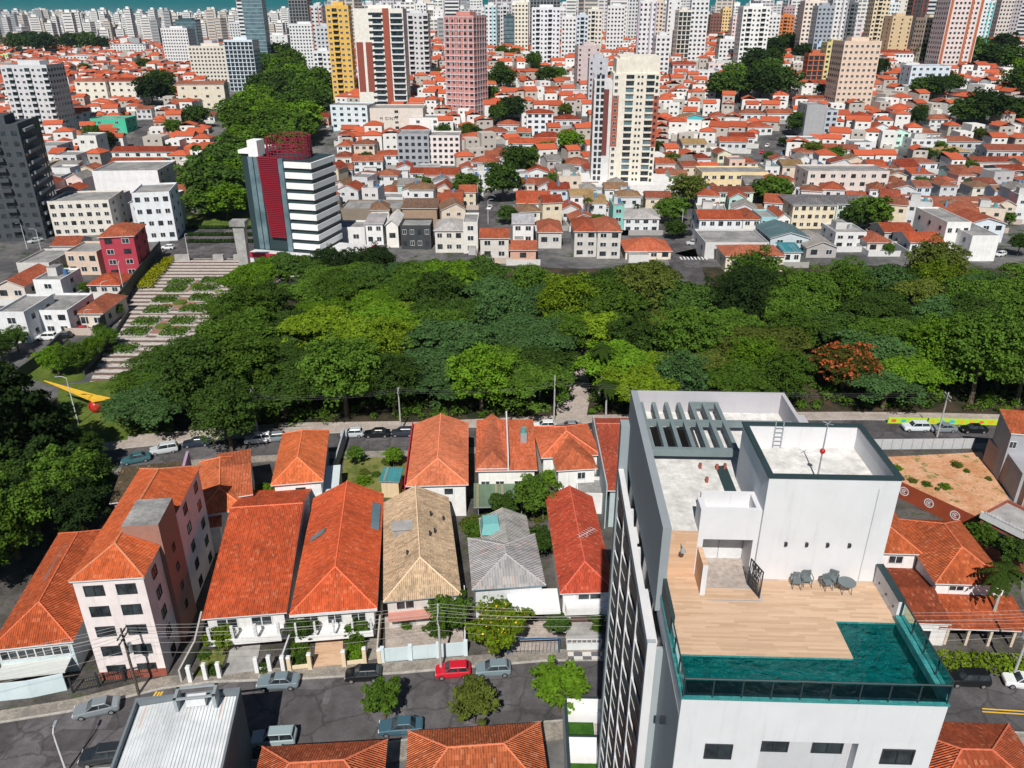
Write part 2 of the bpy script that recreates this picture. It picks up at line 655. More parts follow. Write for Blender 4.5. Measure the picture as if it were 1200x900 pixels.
sheet('kerb', NK + offset(NK, 0.22)[::-1], 0.13, 'kerb', 0.13)
sheet('pavement', offset(NK, 0.22) + offset(NK, 1.75)[::-1], 0.126, 'sidewalk', 0.126)
sheet('kerb', offset(SK, -0.22) + SK[::-1], 0.13, 'kerb', 0.13)
sheet('pavement', offset(SK, -2.4) + offset(SK, -0.22)[::-1], 0.126, 'sidewalk', 0.126)
# park street
PN = [(-110, 97), (-80, 103), (-64, 107.5), (-50, 110.6), (-30, 112.8), (-18, 113.2), (6, 115.5), (40, 116.3), (62, 116.4), (78, 115.8), (140, 112)]
PF = [(-110, 104.5), (-80, 110), (-64, 114.2), (-50, 117.2), (-30, 119.4), (-18, 120.2), (6, 122.6), (40, 124), (62, 124.2), (78, 123.8), (140, 120)]
sheet('street', PF + PN[::-1], 0.006, 'asphalt')
sheet('kerb', PF + offset(PF, 0.22)[::-1], 0.13, 'kerb', 0.13)
sheet('pavement', offset(PF, 0.22) + offset(PF, 3.0)[::-1], 0.126, 'paving', 0.126)
sheet('pavement', offset(PN, -2.0) + PN[::-1], 0.12, 'sidewalk', 0.12)
# block between the two streets
sheet('yard', offset(NK, 1.77)[:-1] + offset(PN, -2.02)[::-1][1:], 0.02, 'yard')
mk = MB()
for q in ((1151, 834, 1215, 838), (1151, 830.6, 1215, 834.6)):
    a, b = at(q[0], q[1]), at(q[2], q[3])
    d = (b - a).normalized().orthogonal().normalized() * 0
    mk.poly([(a.x, a.y - 0.08, 0.012), (b.x, b.y - 0.08, 0.012), (b.x, b.y + 0.08, 0.012), (a.x, a.y + 0.08, 0.012)])
structure('road_markings', mk, 'yellow_paint')
mk = MB()
for q in ((178, 818), (181.5, 818.5), (185, 818)):
    a = at(*q)
    mk.poly([(a.x - 0.1, a.y - 0.9, 0.012), (a.x + 0.1, a.y - 0.9, 0.012), (a.x + 0.25, a.y + 0.9, 0.012), (a.x + 0.05, a.y + 0.9, 0.012)])
structure('road_markings', mk, 'yellow_paint')

# park ground, lawn, plaza
G0 = lambda pts: [tuple(at(*q)[:2]) for q in pts]
sheet('park_ground', offset(PF, 3.02) + [(175, 150), (190, 215), (150, 215), (96, 220), (20, 216), (-25, 222), (-60, 200), (-70, 170), (-80, 140), (-95, 125)], 0.01, 'forest_floor')
sheet('lawn', G0([(60, 520), (70, 452), (120, 446), (200, 452), (205, 512), (150, 526)]), 0.03, 'lawn')
sheet('lawn', G0([(25, 440), (40, 405), (95, 395), (120, 420), (95, 446), (60, 452)]), 0.028, 'lawn')
PZ = G0([(100, 458), (175, 303), (410, 303), (330, 352), (262, 392), (215, 430), (180, 460)])
sheet('plaza', PZ, 0.02, 'striped_plaza')
pz = bpy.data.objects['plaza']
sheet('path', G0([(655, 496), (648, 462), (664, 420), (680, 392), (694, 392), (688, 430), (692, 462), (686, 496)]), 0.03, 'paving')
sheet('path', G0([(150, 518), (330, 500), (470, 498), (470, 494), (330, 496), (150, 511)]), 0.1, 'paving')
# terrace and parking behind the plaza
sheet('parking', G0([(190, 303), (205, 268), (318, 268), (312, 303)]), 0.024, 'asphalt')
sheet('lawn', G0([(205, 268), (210, 250), (312, 250), (316, 268)]), 0.026, 'lawn')
sheet('dirt_lot', G0([(1030, 536), (1150, 530), (1198, 612), (1140, 618), (1060, 572)]), 0.03, 'red_soil')
sheet('yard_grass', G0([(398, 590), (404, 530), (478, 532), (480, 582)]), 0.03, 'wild_grass')
# streets climbing through the far quarter: terrain-hugging strips
def strip_road(name, pts, w):
    b = MB()
    L = []
    for i in range(len(pts) - 1):
        a, c = Vector(pts[i]), Vector(pts[i + 1])
        n_ = max(2, int((c - a).length / 10))
        L += [a + (c - a) * (k / n_) for k in range(n_)]
    L.append(Vector(pts[-1]))
    for i, p in enumerate(L):
        a, c = L[max(0, i - 1)], L[min(len(L) - 1, i + 1)]
        t_ = (c - a).normalized()
        for sgn in (-1, 1):
            x, y = p.x - t_.y * w * 0.5 * sgn, p.y + t_.x * w * 0.5 * sgn
            b.v.append((x, y, terrain(x, y) + 0.06))
        if i:
            k = 2 * i
            b.f.append((k - 2, k, k + 1, k - 1))
            b.m.append(0)
        occupy(p.x, p.y, w * 0.5)
    structure(name, b, 'asphalt')


g2 = lambda px, py: tuple(ground(px, py)[:2])
strip_road('street', [g2(812, 345), g2(800, 300), g2(790, 262), g2(792, 225)], 9)
strip_road('street', [g2(800, 300), g2(905, 276), g2(1010, 288)], 7)
strip_road('street', [g2(878, 205), g2(895, 182), g2(905, 160), g2(930, 140)], 8)
strip_road('street', [g2(895, 182), g2(950, 196), g2(1040, 182)], 8)
strip_road('street', [g2(560, 300), g2(573, 240), g2(585, 222), g2(610, 190)], 7)
strip_road('street', [g2(0, 410), g2(140, 398)], 7)
strip_road('street', [g2(0, 375), g2(20, 335), g2(60, 290), g2(120, 240), g2(150, 190), g2(175, 140), g2(190, 118)], 9)
mk = MB()
for k in range(8):
    a = at(798 + k * 4.2, 303)
    mk.box(a.x - 0.25, a.x + 0.25, a.y - 1.5, a.y + 1.5, 0.1, 0.104)
    a = at(4 + k * 5, 352 + k * 0.2)
    mk.box(a.x - 0.25, a.x + 0.25, a.y - 1.5, a.y + 1.5, 0.1, 0.104)
structure('road_markings', mk, 'trim_white')


# ================================================================== houses
def window_mesh():
    b = MB()           # a one by one metre window facing -y, its frame proud of the wall
    for x0, x1, z0, z1 in ((-.5, .5, -.5, -.44), (-.5, .5, .44, .5), (-.5, -.45, -.44, .44), (.45, .5, -.44, .44), (-.025, .025, -.44, .44)):
        b.box(x0, x1, -0.07, 0.02, z0, z1, 0)
    b.poly([(-.45, -0.025, -.44), (-.025, -0.025, -.44), (-.025, -0.025, .44), (-.45, -0.025, .44)], 1)
    b.poly([(.025, -0.015, -.44), (.45, -0.015, -.44), (.45, -0.015, .44), (.025, -0.015, .44)], 1)
    return b


WIN = window_mesh().mesh('window', ['trim_white', 'glass'])
WIN_DARK = window_mesh().mesh('window', ['dark_frame', 'glass'])
b = MB()
for k in range(9):
    b.box(-.5, .5, -0.07, 0.02, -.5 + k / 9, -.5 + k / 9 + 0.09, 0)
SHUT = b.mesh('garage_door', ['tint'])
b = MB()
b.box(-.5, .5, -0.06, 0.02, -.5, .5, 0)
b.box(.30, .38, -0.10, -0.06, -.05, 0.02, 1)
DOOR = b.mesh('door', ['tint', 'steel_dark'])


def win(parent, x, y, z, w, h, ang=0.0, me=None, name='window', color=None):
    """a window, door or shutter on a wall whose outward normal is -y turned by ang"""
    o = link(name, me or WIN, parent, color)
    o.location = (x, y, z)
    o.scale = (w, 1, h)
    o.rotation_euler = (0, 0, ang)
    return o


def roof_faces(w, d, kind, rh, oh, k=0.5):
    """top faces of a roof over the plan 0..w, 0..d (heights from the eaves) and its outline"""
    x0, x1, y0, y1 = -oh, w + oh, -oh, d + oh
    A, B, C_, D = (x0, y0, 0), (x1, y0, 0), (x1, y1, 0), (x0, y1, 0)
    lines = []
    if kind == 'hip':
        if w + 1e-3 >= d:
            r = (d / 2 + oh)
            p, q = (x0 + r * .95, d / 2, rh), (x1 - r * .95, d / 2, rh)
            F = [(A, B, q, p), (C_, D, p, q), (D, A, p), (B, C_, q)]
        else:
            r = (w / 2 + oh)
            p, q = (w / 2, y0 + r * .95, rh), (w / 2, y1 - r * .95, rh)
            F = [(A, B, p), (B, C_, q, p), (C_, D, q), (D, A, p, q)]
        lines = [(p, q), (A, p), (B, p if w + 1e-3 < d else q), (C_, q), (D, q if w + 1e-3 < d else p)]
    elif kind == 'hipfront':
        r = (w / 2 + oh) * k * 2
        p, q = (w / 2, y0 + r, rh), (w / 2, y1, rh)
        F = [(A, B, p), (B, C_, q, p), (D, A, p, q)]
        lines = [(p, q), (A, p), (B, p)]
    elif kind == 'gable_x':
        p, q = (x0, d * k, rh), (x1, d * k, rh)
        F = [(A, B, q, p), (C_, D, p, q)]
        lines = [(p, q)]
    elif kind == 'gable_y':
        p, q = (w * k, y0, rh), (w * k, y1, rh)
        F = [(B, C_, q, p), (D, A, p, q)]
        lines = [(p, q)]
    else:                                                   # shed, rising to the back
        C2, D2 = (x1, y1, rh), (x0, y1, rh)
        F = [(A, B, C2, D2)]
    return F, lines


def roof_mesh(w, d, kind, rh, oh, k=0.5, th=0.16):
    F, lines = roof_faces(w, d, kind, rh, oh, k)
    b = MB()
    edges = {}
    for f in F:
        b.poly(f, 0)
        b.poly([(p[0], p[1], p[2] - th) for p in reversed(f)], 1)
        for i in range(len(f)):
            a, c = f[i], f[(i + 1) % len(f)]
            edges[(a, c)] = edges.get((c, a), 0) + 1 if (c, a) in edges else 1
            if (c, a) in edges:
                edges[(c, a)] = 2
                edges[(a, c)] = 2
    for (a, c), n_ in edges.items():
        if n_ == 1:
            b.poly([(a[0], a[1], a[2] - th), (c[0], c[1], c[2] - th), c, a], 1)
    return b, lines


def wall_mesh(w, d, h, kind, rh, k=0.5, para=0.0, z0=-0.6):
    b = MB()
    P = [(0, 0), (w, 0), (w, d), (0, d)]
    for i in range(4):
        (ax, ay), (cx, cy) = P[i], P[(i + 1) % 4]
        b.poly([(ax, ay, z0), (cx, cy, z0), (cx, cy, h), (ax, ay, h)], 0)
    if kind == 'flat':
        t_ = 0.18
        if para:
            for i in range(4):
                (ax, ay), (cx, cy) = P[i], P[(i + 1) % 4]
                b.poly([(ax, ay, h), (cx, cy, h), (cx, cy, h + para), (ax, ay, h + para)], 0)
            I = [(t_, t_), (w - t_, t_), (w - t_, d - t_), (t_, d - t_)]
            for i in range(4):
                (ax, ay), (cx, cy) = P[i], P[(i + 1) % 4]
                (ex, ey), (fx, fy) = I[i], I[(i + 1) % 4]
                b.poly([(ax, ay, h + para), (cx, cy, h + para), (fx, fy, h + para), (ex, ey, h + para)], 0)
                b.poly([(ex, ey, h), (ex, ey, h + para), (fx, fy, h + para), (fx, fy, h)], 0)
    elif kind == 'gable_x':
        b.poly([(w, 0, h), (w, d, h), (w, d * k, h + rh - 0.05)], 0)
        b.poly([(0, d, h), (0, 0, h), (0, d * k, h + rh - 0.05)], 0)
    elif kind == 'gable_y':
        b.poly([(0, 0, h), (w, 0, h), (w * k, 0, h + rh - 0.05)], 0)
        b.poly([(w, d, h), (0, d, h), (w * k, d, h + rh - 0.05)], 0)
    elif kind == 'hipfront':
        b.poly([(w, d, h), (0, d, h), (w / 2, d, h + rh - 0.05)], 0)
    elif kind == 'shed':
        b.poly([(w, 0, h), (w, d, h), (w, d, h + rh - 0.05)], 0)
        b.poly([(0, d, h), (0, 0, h), (0, d, h + rh - 0.05)], 0)
        b.poly([(w, d, h), (0, d, h), (0, d, h + rh - 0.05), (w, d, h + rh - 0.05)], 0)
    return b


ORANGE = [(0.60, 0.13, 0.045), (0.66, 0.16, 0.06), (0.52, 0.10, 0.04), (0.58, 0.15, 0.06), (0.44, 0.085, 0.04)]
WHITES = [(0.80, 0.80, 0.79), (0.74, 0.73, 0.71), (0.68, 0.66, 0.62), (0.80, 0.78, 0.72), (0.62, 0.62, 0.63)]


HR_ = random.Random(77)


def aged(c):
    """a roof colour faded or browned with age"""
    if c[0] < c[1] * 1.5:
        return c
    q, v_ = HR_.choice([0, 0, .1, .2, .35, .5]), HR_.uniform(.72, 1.10)
    return tuple(v_ * (x + (y_ - x) * q) for x, y_ in zip(c, (.34, .19, .13)))


def house(name, label, cat, loc, rz, w, d, h, kind, rh=2.0, oh=0.45, wall=(0.78, 0.77, 0.75), roof=(0.60, 0.14, 0.05), k=0.5,
          tile='tile', para=0.6, caps=False, group=None, wallm='wall', fascia='trim_white', z0=-0.6, flatm='flat_roof'):
    t_ = thing(name, label, cat, loc, rz, group)
    wall_mesh(w, d, h, kind, rh, k, para, z0).build('wall', wallm, t_, wall)
    if kind == 'flat':
        b = MB()
        b.poly([(0.18, 0.18, h), (w - 0.18, 0.18, h), (w - 0.18, d - 0.18, h), (0.18, d - 0.18, h)] if para else [(0, 0, h), (w, 0, h), (w, d, h), (0, d, h)])
        r = b.build('roof', flatm, t_, roof)
    else:
        b, lines = roof_mesh(w, d, kind, rh, oh, k)
        b.X = Matrix.Identity(4)
        r = b.build('roof', [tile, fascia], t_, roof)
        r.location.z = h + 0.02
        if caps and lines:
            c = MB()
            for a, e in lines:
                a, e = Vector(a), Vector(e)
                n_ = max(2, int((e - a).length / 0.4))
                c.path([a + (e - a) * (q / n_) + Vector((0, 0, 0.02)) for q in range(n_ + 1)], [0.10 if q % 2 else 0.075 for q in range(n_ + 1)], 6)
            rc = c.build('ridge_cap', 'tint', r, tuple(min(1, q * 1.12 + .03) for q in roof))
    return t_


def rect(nl, nr, fl, z):
    """oriented plan from three eave corners of the photograph at height z: near-left, near-right, any point on the far edge"""
    a, b_ = at(*nl, z), at(*nr, z)
    u = (b_ - a)
    w = u.length
    u.normalize()
    v = Vector((-u.y, u.x, 0))
    d = (at(*fl, z) - a).dot(v)
    return (a.x, a.y, 0), math.atan2(u.y, u.x), w, d


def near(name, label, nl, nr, fl, z, kind, cat='house', inset=0.45, **kw):
    loc, rz, w, d = rect(nl, nr, fl, z)
    c, s_ = math.cos(rz), math.sin(rz)
    loc = (loc[0] + inset * (c - s_), loc[1] + inset * (s_ + c), 0)
    t_ = house(name, label, cat, loc, rz, w - 2 * inset, d - 2 * inset, z, kind, oh=inset, caps=kw.pop('caps', True), **kw)
    occupy(loc[0] + c * w / 2 - s_ * d / 2, loc[1] + s_ * w / 2 + c * d / 2, min(w, d) * 0.5)
    t_['wd'] = (w - 2 * inset, d - 2 * inset)
    return t_


def bx(parent, name, x0, x1, y0, y1, z0, z1, m, color=None):
    b = MB()
    b.box(x0, x1, y0, y1, z0, z1)
    return b.build(name, m, parent, color)

# ================================================================== the block between the streets: front row
t = near('tiled_house', 'orange tiled house with a grey-blue roof panel and white parked van in its yard', (-14, 763), (86, 752), (105, 622), 4.6, 'hip', rh=2.6,
         wall=(0.52, 0.62, 0.64), roof=(0.58, 0.12, 0.042), tile='tile_coarse')
w, d = t['wd']
sk = MB()
sk.hexa([(w * .30, d * .42, 6.15), (w * .46, d * .50, 6.55), (w * .47, d * .80, 6.55), (w * .31, d * .78, 6.15)],
        [(w * .30, d * .42, 6.35), (w * .46, d * .50, 6.75), (w * .47, d * .80, 6.75), (w * .31, d * .78, 6.35)])
sk.build('roof_panel', 'tint', t, (0.10, 0.16, 0.19))
bx(t, 'veranda_slab', 0.2, w - 0.4, -2.2, 0, 2.0, 2.2, 'clean_wall', (0.6, 0.62, 0.6))
for i in range(4):
    win(t, w * (0.15 + 0.23 * i), 0, 3.3, 1.8, 1.3)

# pink flats
loc, rz, w, d = rect((84, 680), (167, 675), (150, 561), 13.7)
d = 21.5
t = thing('apartment_building', 'pale pink five-storey apartment building with an orange roof and brown lift tower', 'building', loc, rz)
PINKF = t
wall_mesh(w, d, 13.7, 'hip', 2, z0=-0.6).build('wall', 'wall', t, (0.80, 0.72, 0.71))
b, lines = roof_mesh(w, d, 'hip', 1.9, 0.25)
r = b.build('roof', ['tile', 'trim_white'], t, (0.78, 0.165, 0.055))
r.location.z = 13.72
c = MB()
for a, e in lines:
    c.path([Vector(a), (Vector(a) + Vector(e)) / 2, Vector(e)], 0.12, 6)
c.build('ridge_cap', 'ridge', r)
for f in range(5):
    for x in (0.27, 0.73):
        win(t, w * x, 0, 12.2 - f * 2.72, 2.0, 1.35, 0, WIN_DARK)
    for y in (0.13, 0.50, 0.68, 0.90):
        win(t, w, d * y, 12.0 - f * 2.72, 1.3, 1.3, R(90), WIN_DARK)
lift = MB()
lift.box(w * 0.52, w + 0.5, d * 0.24, d * 0.48, -0.6, 16.4, 0, 1)
lo = lift.build('lift_tower', ['tint', 'flat_roof'], t, (0.33, 0.18, 0.14))
for f in range(4):
    win(lo, w + 0.5, d * 0.36, 11.5 - f * 2.7, 0.8, 1.0, R(90), WIN_DARK)
sh = MB()
for k in range(12):
    sh.box(-1.1, -0.05, d * 0.30 + k * 0.62, d * 0.30 + k * 0.62 + 0.5, 11.0, 11.12 + 0.02 * (k % 2))
sh.build('canopy', 'concrete', t)
bx(t, 'plinth', -0.02, w + 0.02, -0.06, 0, 0, 1.1, 'brick_red')
mark('pale pink five-storey flats', loc)

t = near('tiled_house', 'broad orange gable house whose long tiled slope faces the street', (236, 726), (336, 718), (268, 577), 4.4, 'gable_x', rh=2.8, k=0.69,
         wall=(0.72, 0.72, 0.72), roof=(0.70, 0.125, 0.046), tile='tile_coarse')
w, d = t['wd']
vr = MB()
vr.box(0.2, w - 0.2, -2.0, 0, 1.75, 1.95)
vr.box(0.2, w - 0.2, -2.0, -1.86, 1.951, 2.5)
vr.build('veranda', 'clean_wall', t, (0.75, 0.75, 0.74))
for i in range(4):
    bx(t, 'pillar', 0.3 + i * (w - .9) / 3, 0.62 + i * (w - .9) / 3, -1.84, -1.58, 1.955, 4.2, 'trim_white')
win(t, w * 0.62, -0.02, .9, 3.4, 1.65, 0, SHUT, 'garage_door', (0.26, 0.07, 0.04))
win(t, w * 0.25, 0, 3.15, 2.4, 1.4)
win(t, w * 0.70, 0, 3.15, 2.4, 1.4)

t = near('tiled_house', 'orange hipped house with dark solar panels near its right eave', (339, 721), (442, 713), (363, 584), 4.5, 'hipfront', rh=2.5, k=0.5,
         wall=(0.76, 0.76, 0.75), roof=(0.74, 0.130, 0.046), tile='tile')
w, d = t['wd']
sol = MB()
sl = 2.5 / (w / 2 + .45)
for k in range(4):
    y0 = d * 0.62 + k * 1.5
    xa, xb = w - 0.9, w + 0.15
    za, zb = (w - xa + .45) * sl + 4.65, (w - xb + .45) * sl + 4.65
    sol.hexa([(xa, y0, za), (xb, y0, zb), (xb, y0 + 1.4, zb), (xa, y0 + 1.4, za)], [(xa, y0, za + .1), (xb, y0, zb + .1), (xb, y0 + 1.4, zb + .1), (xa, y0 + 1.4, za + .1)])
sol.build('solar_panel', 'blue_glass', t)
so2 = MB()
xa, xb, y0 = 0.5, 2.3, d * 0.56
za, zb = (xa + .45) * sl + 4.65, (xb + .45) * sl + 4.65
so2.hexa([(xa, y0 - .6, za), (xb, y0, zb), (xb, y0 + .9, zb), (xa, y0 + .3, za)], [(xa, y0 - .6, za + .1), (xb, y0, zb + .1), (xb, y0 + .9, zb + .1), (xa, y0 + .3, za + .1)])
so2.build('solar_panel', 'blue_glass', t)
gt = MB()
gt.box(-0.45, w + .45, -0.62, -0.45, 4.25, 4.5)
gt.build('gutter', 'trim_white', t)
vr = MB()
vr.box(0.1, w - 0.1, -1.9, 0, 1.75, 1.95)
vr.box(0.1, w - 0.1, -1.9, -1.76, 1.951, 2.5)
vr.build('veranda', 'clean_wall', t, (0.78, 0.78, 0.78))
for i in range(5):
    bx(t, 'pillar', 0.2 + i * (w - .6) / 4, 0.42 + i * (w - .6) / 4, -1.74, -1.54, 1.955, 4.3, 'trim_white')
win(t, w * 0.55, -0.02, .9, 4.2, 1.65, 0, SHUT, 'garage_door', (0.16, 0.06, 0.03))
for x in (.2, .5, .8):
    win(t, w * x, 0, 3.2, 1.7, 1.5)

t = near('tiled_house', 'weathered tan tiled house with a dormer cut into its roof', (449, 706), (541, 697), (461, 588), 4.4, 'hipfront', rh=2.4, k=0.5,
         wall=(0.62, 0.60, 0.57), roof=(0.70, 0.51, 0.33), tile='tile_coarse', fascia='metal_grey')
w, d = t['wd']
dm = MB()
dm.box(0.9, 3.2, d * .54, d * .54 + 1.9, 4.9, 6.4)
dm.box(0.7, 3.4, d * .54 - .2, d * .54 + 1.9, 6.4, 6.5)
dm.build('dormer', 'concrete', t)
for (sx, sy) in ((.74, .52), (.66, .47), (.90, .70), (.70, .70), (.3, .3)):
    zz = 4.4 + 2.4 * (1 - abs(sx - .5) * 2) * .95
    q = MB()
    q.box(w * sx, w * sx + .25, d * sy, d * sy + .3, zz, zz + .75)
    q.build('roof_vent', 'dark_frame', t)
bx(t, 'veranda_slab', 0, w, -1.5, 0, 2.3, 2.45, 'clean_wall', (0.55, 0.25, 0.2))
for x in (.25, .7):
    win(t, w * x, 0, 3.3, 2.2, 1.2)
    win(t, w * x, 0, 1.1, 2.2, 2.1, 0, SHUT, 'garage_door', (0.45, 0.45, 0.44))

t = near('grey_roofed_house', 'low house under a grey cross-hipped cement roof with a teal skylight', (553, 692), (640, 686), (560, 630), 4.6, 'hip', rh=1.7,
         wall=(0.62, 0.64, 0.66), roof=(0.37, 0.36, 0.36), tile='tile_grey', fascia='blue_glass')
w, d = t['wd']
GREYH = t
b, lines = roof_mesh(w * 0.74, d * 0.85, 'gable_y', 1.55, 0.3)
r = b.build('roof', ['tile_grey', 'blue_glass'], t, (0.40, 0.39, 0.37))
r.location = (w * 0.2, d * 0.62, 4.62)
wb = wall_mesh(w * 0.74, d * 0.85, 4.6, 'gable_y', 1.5)
wo_ = wb.build('wall', 'wall', t, (0.62, 0.64, 0.66))
wo_.location = (w * 0.2, d * 0.62, 0)
lan = MB()
lan.hexa([(w * .17, d * 1.0, 5.2), (w * .50, d * 1.0, 5.2), (w * .50, d * 1.32, 5.2), (w * .17, d * 1.32, 5.2)],
         [(w * .21, d * 1.05, 6.6), (w * .46, d * 1.05, 6.6), (w * .46, d * 1.27, 6.6), (w * .21, d * 1.27, 6.6)])
lan.build('skylight', 'tint', t, (0.16, 0.40, 0.40))
for x in (.3, .7):
    win(t, w * x, 0, 1.6, 1.8, 1.4)
loc, rz, w, d = rect((596, 719), (657, 717), (600, 691), 3.2)
t = thing('carport', 'white flat-roofed carport in front of the grey-roofed house', 'carport', loc, rz)
bx(t, 'slab', 0, w, 0, d, 2.9, 3.2, 'clean_wall', (0.80, 0.80, 0.80))
for x, y in ((0.1, 0.1), (w - 0.4, 0.1), (0.1, d - 0.4), (w - 0.4, d - 0.4)):
    bx(t, 'pillar', x, x + .3, y, y + .3, 0, 2.9, 'clean_wall', (0.7, 0.7, 0.7))
bx(t, 'rear_wall', 0.42, w - 0.42, d - 0.2, d, 0, 2.9, 'clean_wall', (0.66, 0.6, 0.5))

t = near('tiled_house', 'red tiled house beside the white tower with a television aerial on its roof', (656, 696), (722, 694), (647, 583), 4.8, 'hipfront', rh=1.9,
         wall=(0.78, 0.77, 0.76), roof=(0.60, 0.095, 0.048), tile='tile')
w, d = t['wd']
win(t, w * 0.55, 0, 3.9, 2.9, 0.8)
bx(t, 'balcony', 0.3, w - 0.3, -1.2, 0, 2.2, 3.1, 'clean_wall', (0.7, 0.7, 0.7))
win(t, w * 0.4, -0.03, 1.05, 2.6, 2.0, 0, SHUT, 'garage_door', (0.10, 0.06, 0.05))
a = at(688, 625, 6.8)
ae = thing('roof_aerial', 'white television aerial lying low over the red roof beside the tower', 'aerial', (a.x, a.y, 6.0))
q = MB()
q.tube((0, 0, 0), (0, 0, 1.0), 0.03)
q.build('mast', 'trim_white', ae)
q = MB()
q.path([(-1.2, -1.0, .9), (0, 0, .95), (1.0, .9, .9)], 0.03)
for k in range(-3, 4):
    q.path([(k * .30 - .45, k * .26 + .45, .94), (k * .30 + .45, k * .26 - .45, .94)], 0.016)
q.build('boom', 'trim_white', ae)

# ------------------------------------------------------------------ row facing the park
t = near('brown_roof_house', 'low house with a dark brown roof behind the pink flats', (128, 590), (212, 580), (134, 553), 5.0, 'shed', rh=0.6,
         wall=(0.36, 0.24, 0.36), roof=(0.13, 0.10, 0.06), tile='tile', caps=False)  # even dark brown roof tone over dull purple walls
bx(t, 'party_wall', t['wd'][0], t['wd'][0] + .4, 0, t['wd'][1] + 2, -0.5, 6.3, 'wall', (0.42, 0.30, 0.42))
t = near('tiled_house', 'salmon tiled house of several overlapping roofs behind the broad orange house', (229, 606), (289, 596), (238, 541), 5.2, 'hip', rh=2.0,
         wall=(0.70, 0.68, 0.66), roof=(0.76, 0.20, 0.075))
w, d = t['wd']
for (ox, oy, ww, dd, k2, z_, hh) in ((w * .45, d * .15, w * .75, d * .9, 'gable_x', 5.9, 1.3), (-0.6, -2.0, w * .55, d * .55, 'shed', 4.3, .9)):
    b, l_ = roof_mesh(ww, dd, k2, hh, 0.3)
    rr = b.build('roof', ['tile', 'trim_white'], t, (0.64, 0.17, 0.075))
    rr.location = (ox, oy, z_)
    q = wall_mesh(ww, dd, z_, k2, hh - .05).build('wall', 'wall', t, (0.66, 0.64, 0.62))
    q.location = (ox, oy, 0)
t = near('tiled_house', 'bright orange hipped house with white walls on the corner of the grassy lot', (317, 569), (379, 564), (325, 509), 6.0, 'hip', rh=2.2,
         wall=(0.80, 0.80, 0.80), roof=(0.78, 0.19, 0.065))
w, d = t['wd']
win(t, w * .55, 0, 4.4, 1.4, 1.2, 0, WIN_DARK)
win(t, w * .2, 0, 1.5, 1.2, 1.2)
bx(t, 'annexe', w, w + 2.2, -1.0, d * .6, -0.5, 3.2, 'clean_wall', (0.55, 0.62, 0.64))
st = MB()
for k in range(8):
    st.box(w + 2.3, w + 3.5, -1.5 + k * .4, -1.1 + k * .4, -0.5, 0.3 + k * .33)
st.build('steps', 'concrete', t)
a, e = at(386, 580), at(404, 518)
wl = thing('garden_wall', 'tall grey garden wall between the bright orange house and the grassy lot', 'wall', (0, 0, 0))
b = MB()
b.hexa([(a.x, a.y, -.3), (a.x + .25, a.y, -.3), (e.x + .25, e.y, -.3), (e.x, e.y, -.3)], [(a.x, a.y, 2.6), (a.x + .25, a.y, 2.6), (e.x + .25, e.y, 2.6), (e.x, e.y, 2.6)])
b.build('panel', 'wall', wl, (0.34, 0.36, 0.38))
a = at(448, 583)
t = thing('garden_shed', 'small teal shed at the corner of the grassy lot', 'shed', (a.x, a.y, 0), R(-3))
wall_mesh(2.6, 3.0, 3.0, 'shed', .4).build('wall', 'wall', t, (0.7, 0.55, 0.35))
b, _ = roof_mesh(2.6, 3.0, 'shed', .4, .25)
b.build('roof', ['sheet_metal', 'metal_grey'], t, (0.06, 0.26, 0.28)).location.z = 3.02
t = near('tiled_house', 'salmon hipped house with a red side wall next to the grassy lot', (475, 570), (549, 568), (482, 497), 5.6, 'hipfront', rh=1.8,
         wall=(0.78, 0.78, 0.77), roof=(0.84, 0.25, 0.12))
w, d = t['wd']
win(t, w * .7, 0, 4.3, 1.2, 0.9, 0, WIN_DARK)
win(t, w * .25, 0, 4.3, 0.9, 0.8)
bx(t, 'party_wall', -0.6, -0.46, -0.5, d, -0.3, 6.4, 'wall', (0.40, 0.03, 0.06))
t = near('twin_house', 'twin orange house split by a white parapet, a water tank on its right half', (557, 552), (630, 551), (558, 494), 5.8, 'gable_x', rh=1.3, k=0.9,
         wall=(0.80, 0.79, 0.76), roof=(0.76, 0.19, 0.085), caps=False)
w, d = t['wd']
b, l_ = roof_mesh(w * .5, d * .96, 'hipfront', 1.6, 0.2)
b.build('roof', ['tile', 'trim_white'], t, (0.62, 0.18, 0.09)).location = (0, 0.1, 6.0)
bx(t, 'parapet', w * .52, w * .545, -0.4, d, 5.8, 7.9, 'trim_white')
q = MB()
q.box(w * .78, w * .90, d * .45, d * .55, 6.2, 7.9, 0)
q.build('tank_base', 'metal_grey', t)
q = MB()
q.tube((w * .84, d * .5, 7.9), (w * .84, d * .5, 8.7), 0.5, 0.45, 12)
q.build('water_tank', 'tint', t, (0.10, 0.30, 0.28))
for x in (.12, .38, .72):
    win(t, w * x, 0, 3.2, 1.3, 1.2)
t = near('tiled_house', 'orange cross-hipped house with a white wing facing the garden', (634, 537), (704, 533), (640, 499), 5.6, 'hip', rh=2.0,
         wall=(0.80, 0.80, 0.79), roof=(0.76, 0.19, 0.085))
w, d = t['wd']
b, l_ = roof_mesh(w * .66, d * .72, 'hipfront', 1.7, 0.35)
b.build('roof', ['tile', 'trim_white'], t, (0.58, 0.15, 0.065)).location = (w * .2, -d * .42, 5.55)
q = wall_mesh(w * .66, d * .72, 5.5, 'flat', 0, para=0)
q.build('wall', 'wall', t, (0.80, 0.80, 0.79)).location = (w * .2, -d * .42, 0)
for x, z in ((.32, 1.6), (.62, 4.3)):
    win(t, w * x, -d * .42, z, 1.2, 1.2)
loc, rz, w, d = rect((676, 580), (720, 581), (678, 560), 3.2)
t = house('flat_annexe', 'flat grey-roofed annexe behind the red house', 'annexe', loc, rz, w, d, 3.0, 'flat', para=.5, wall=(0.74, 0.73, 0.72))
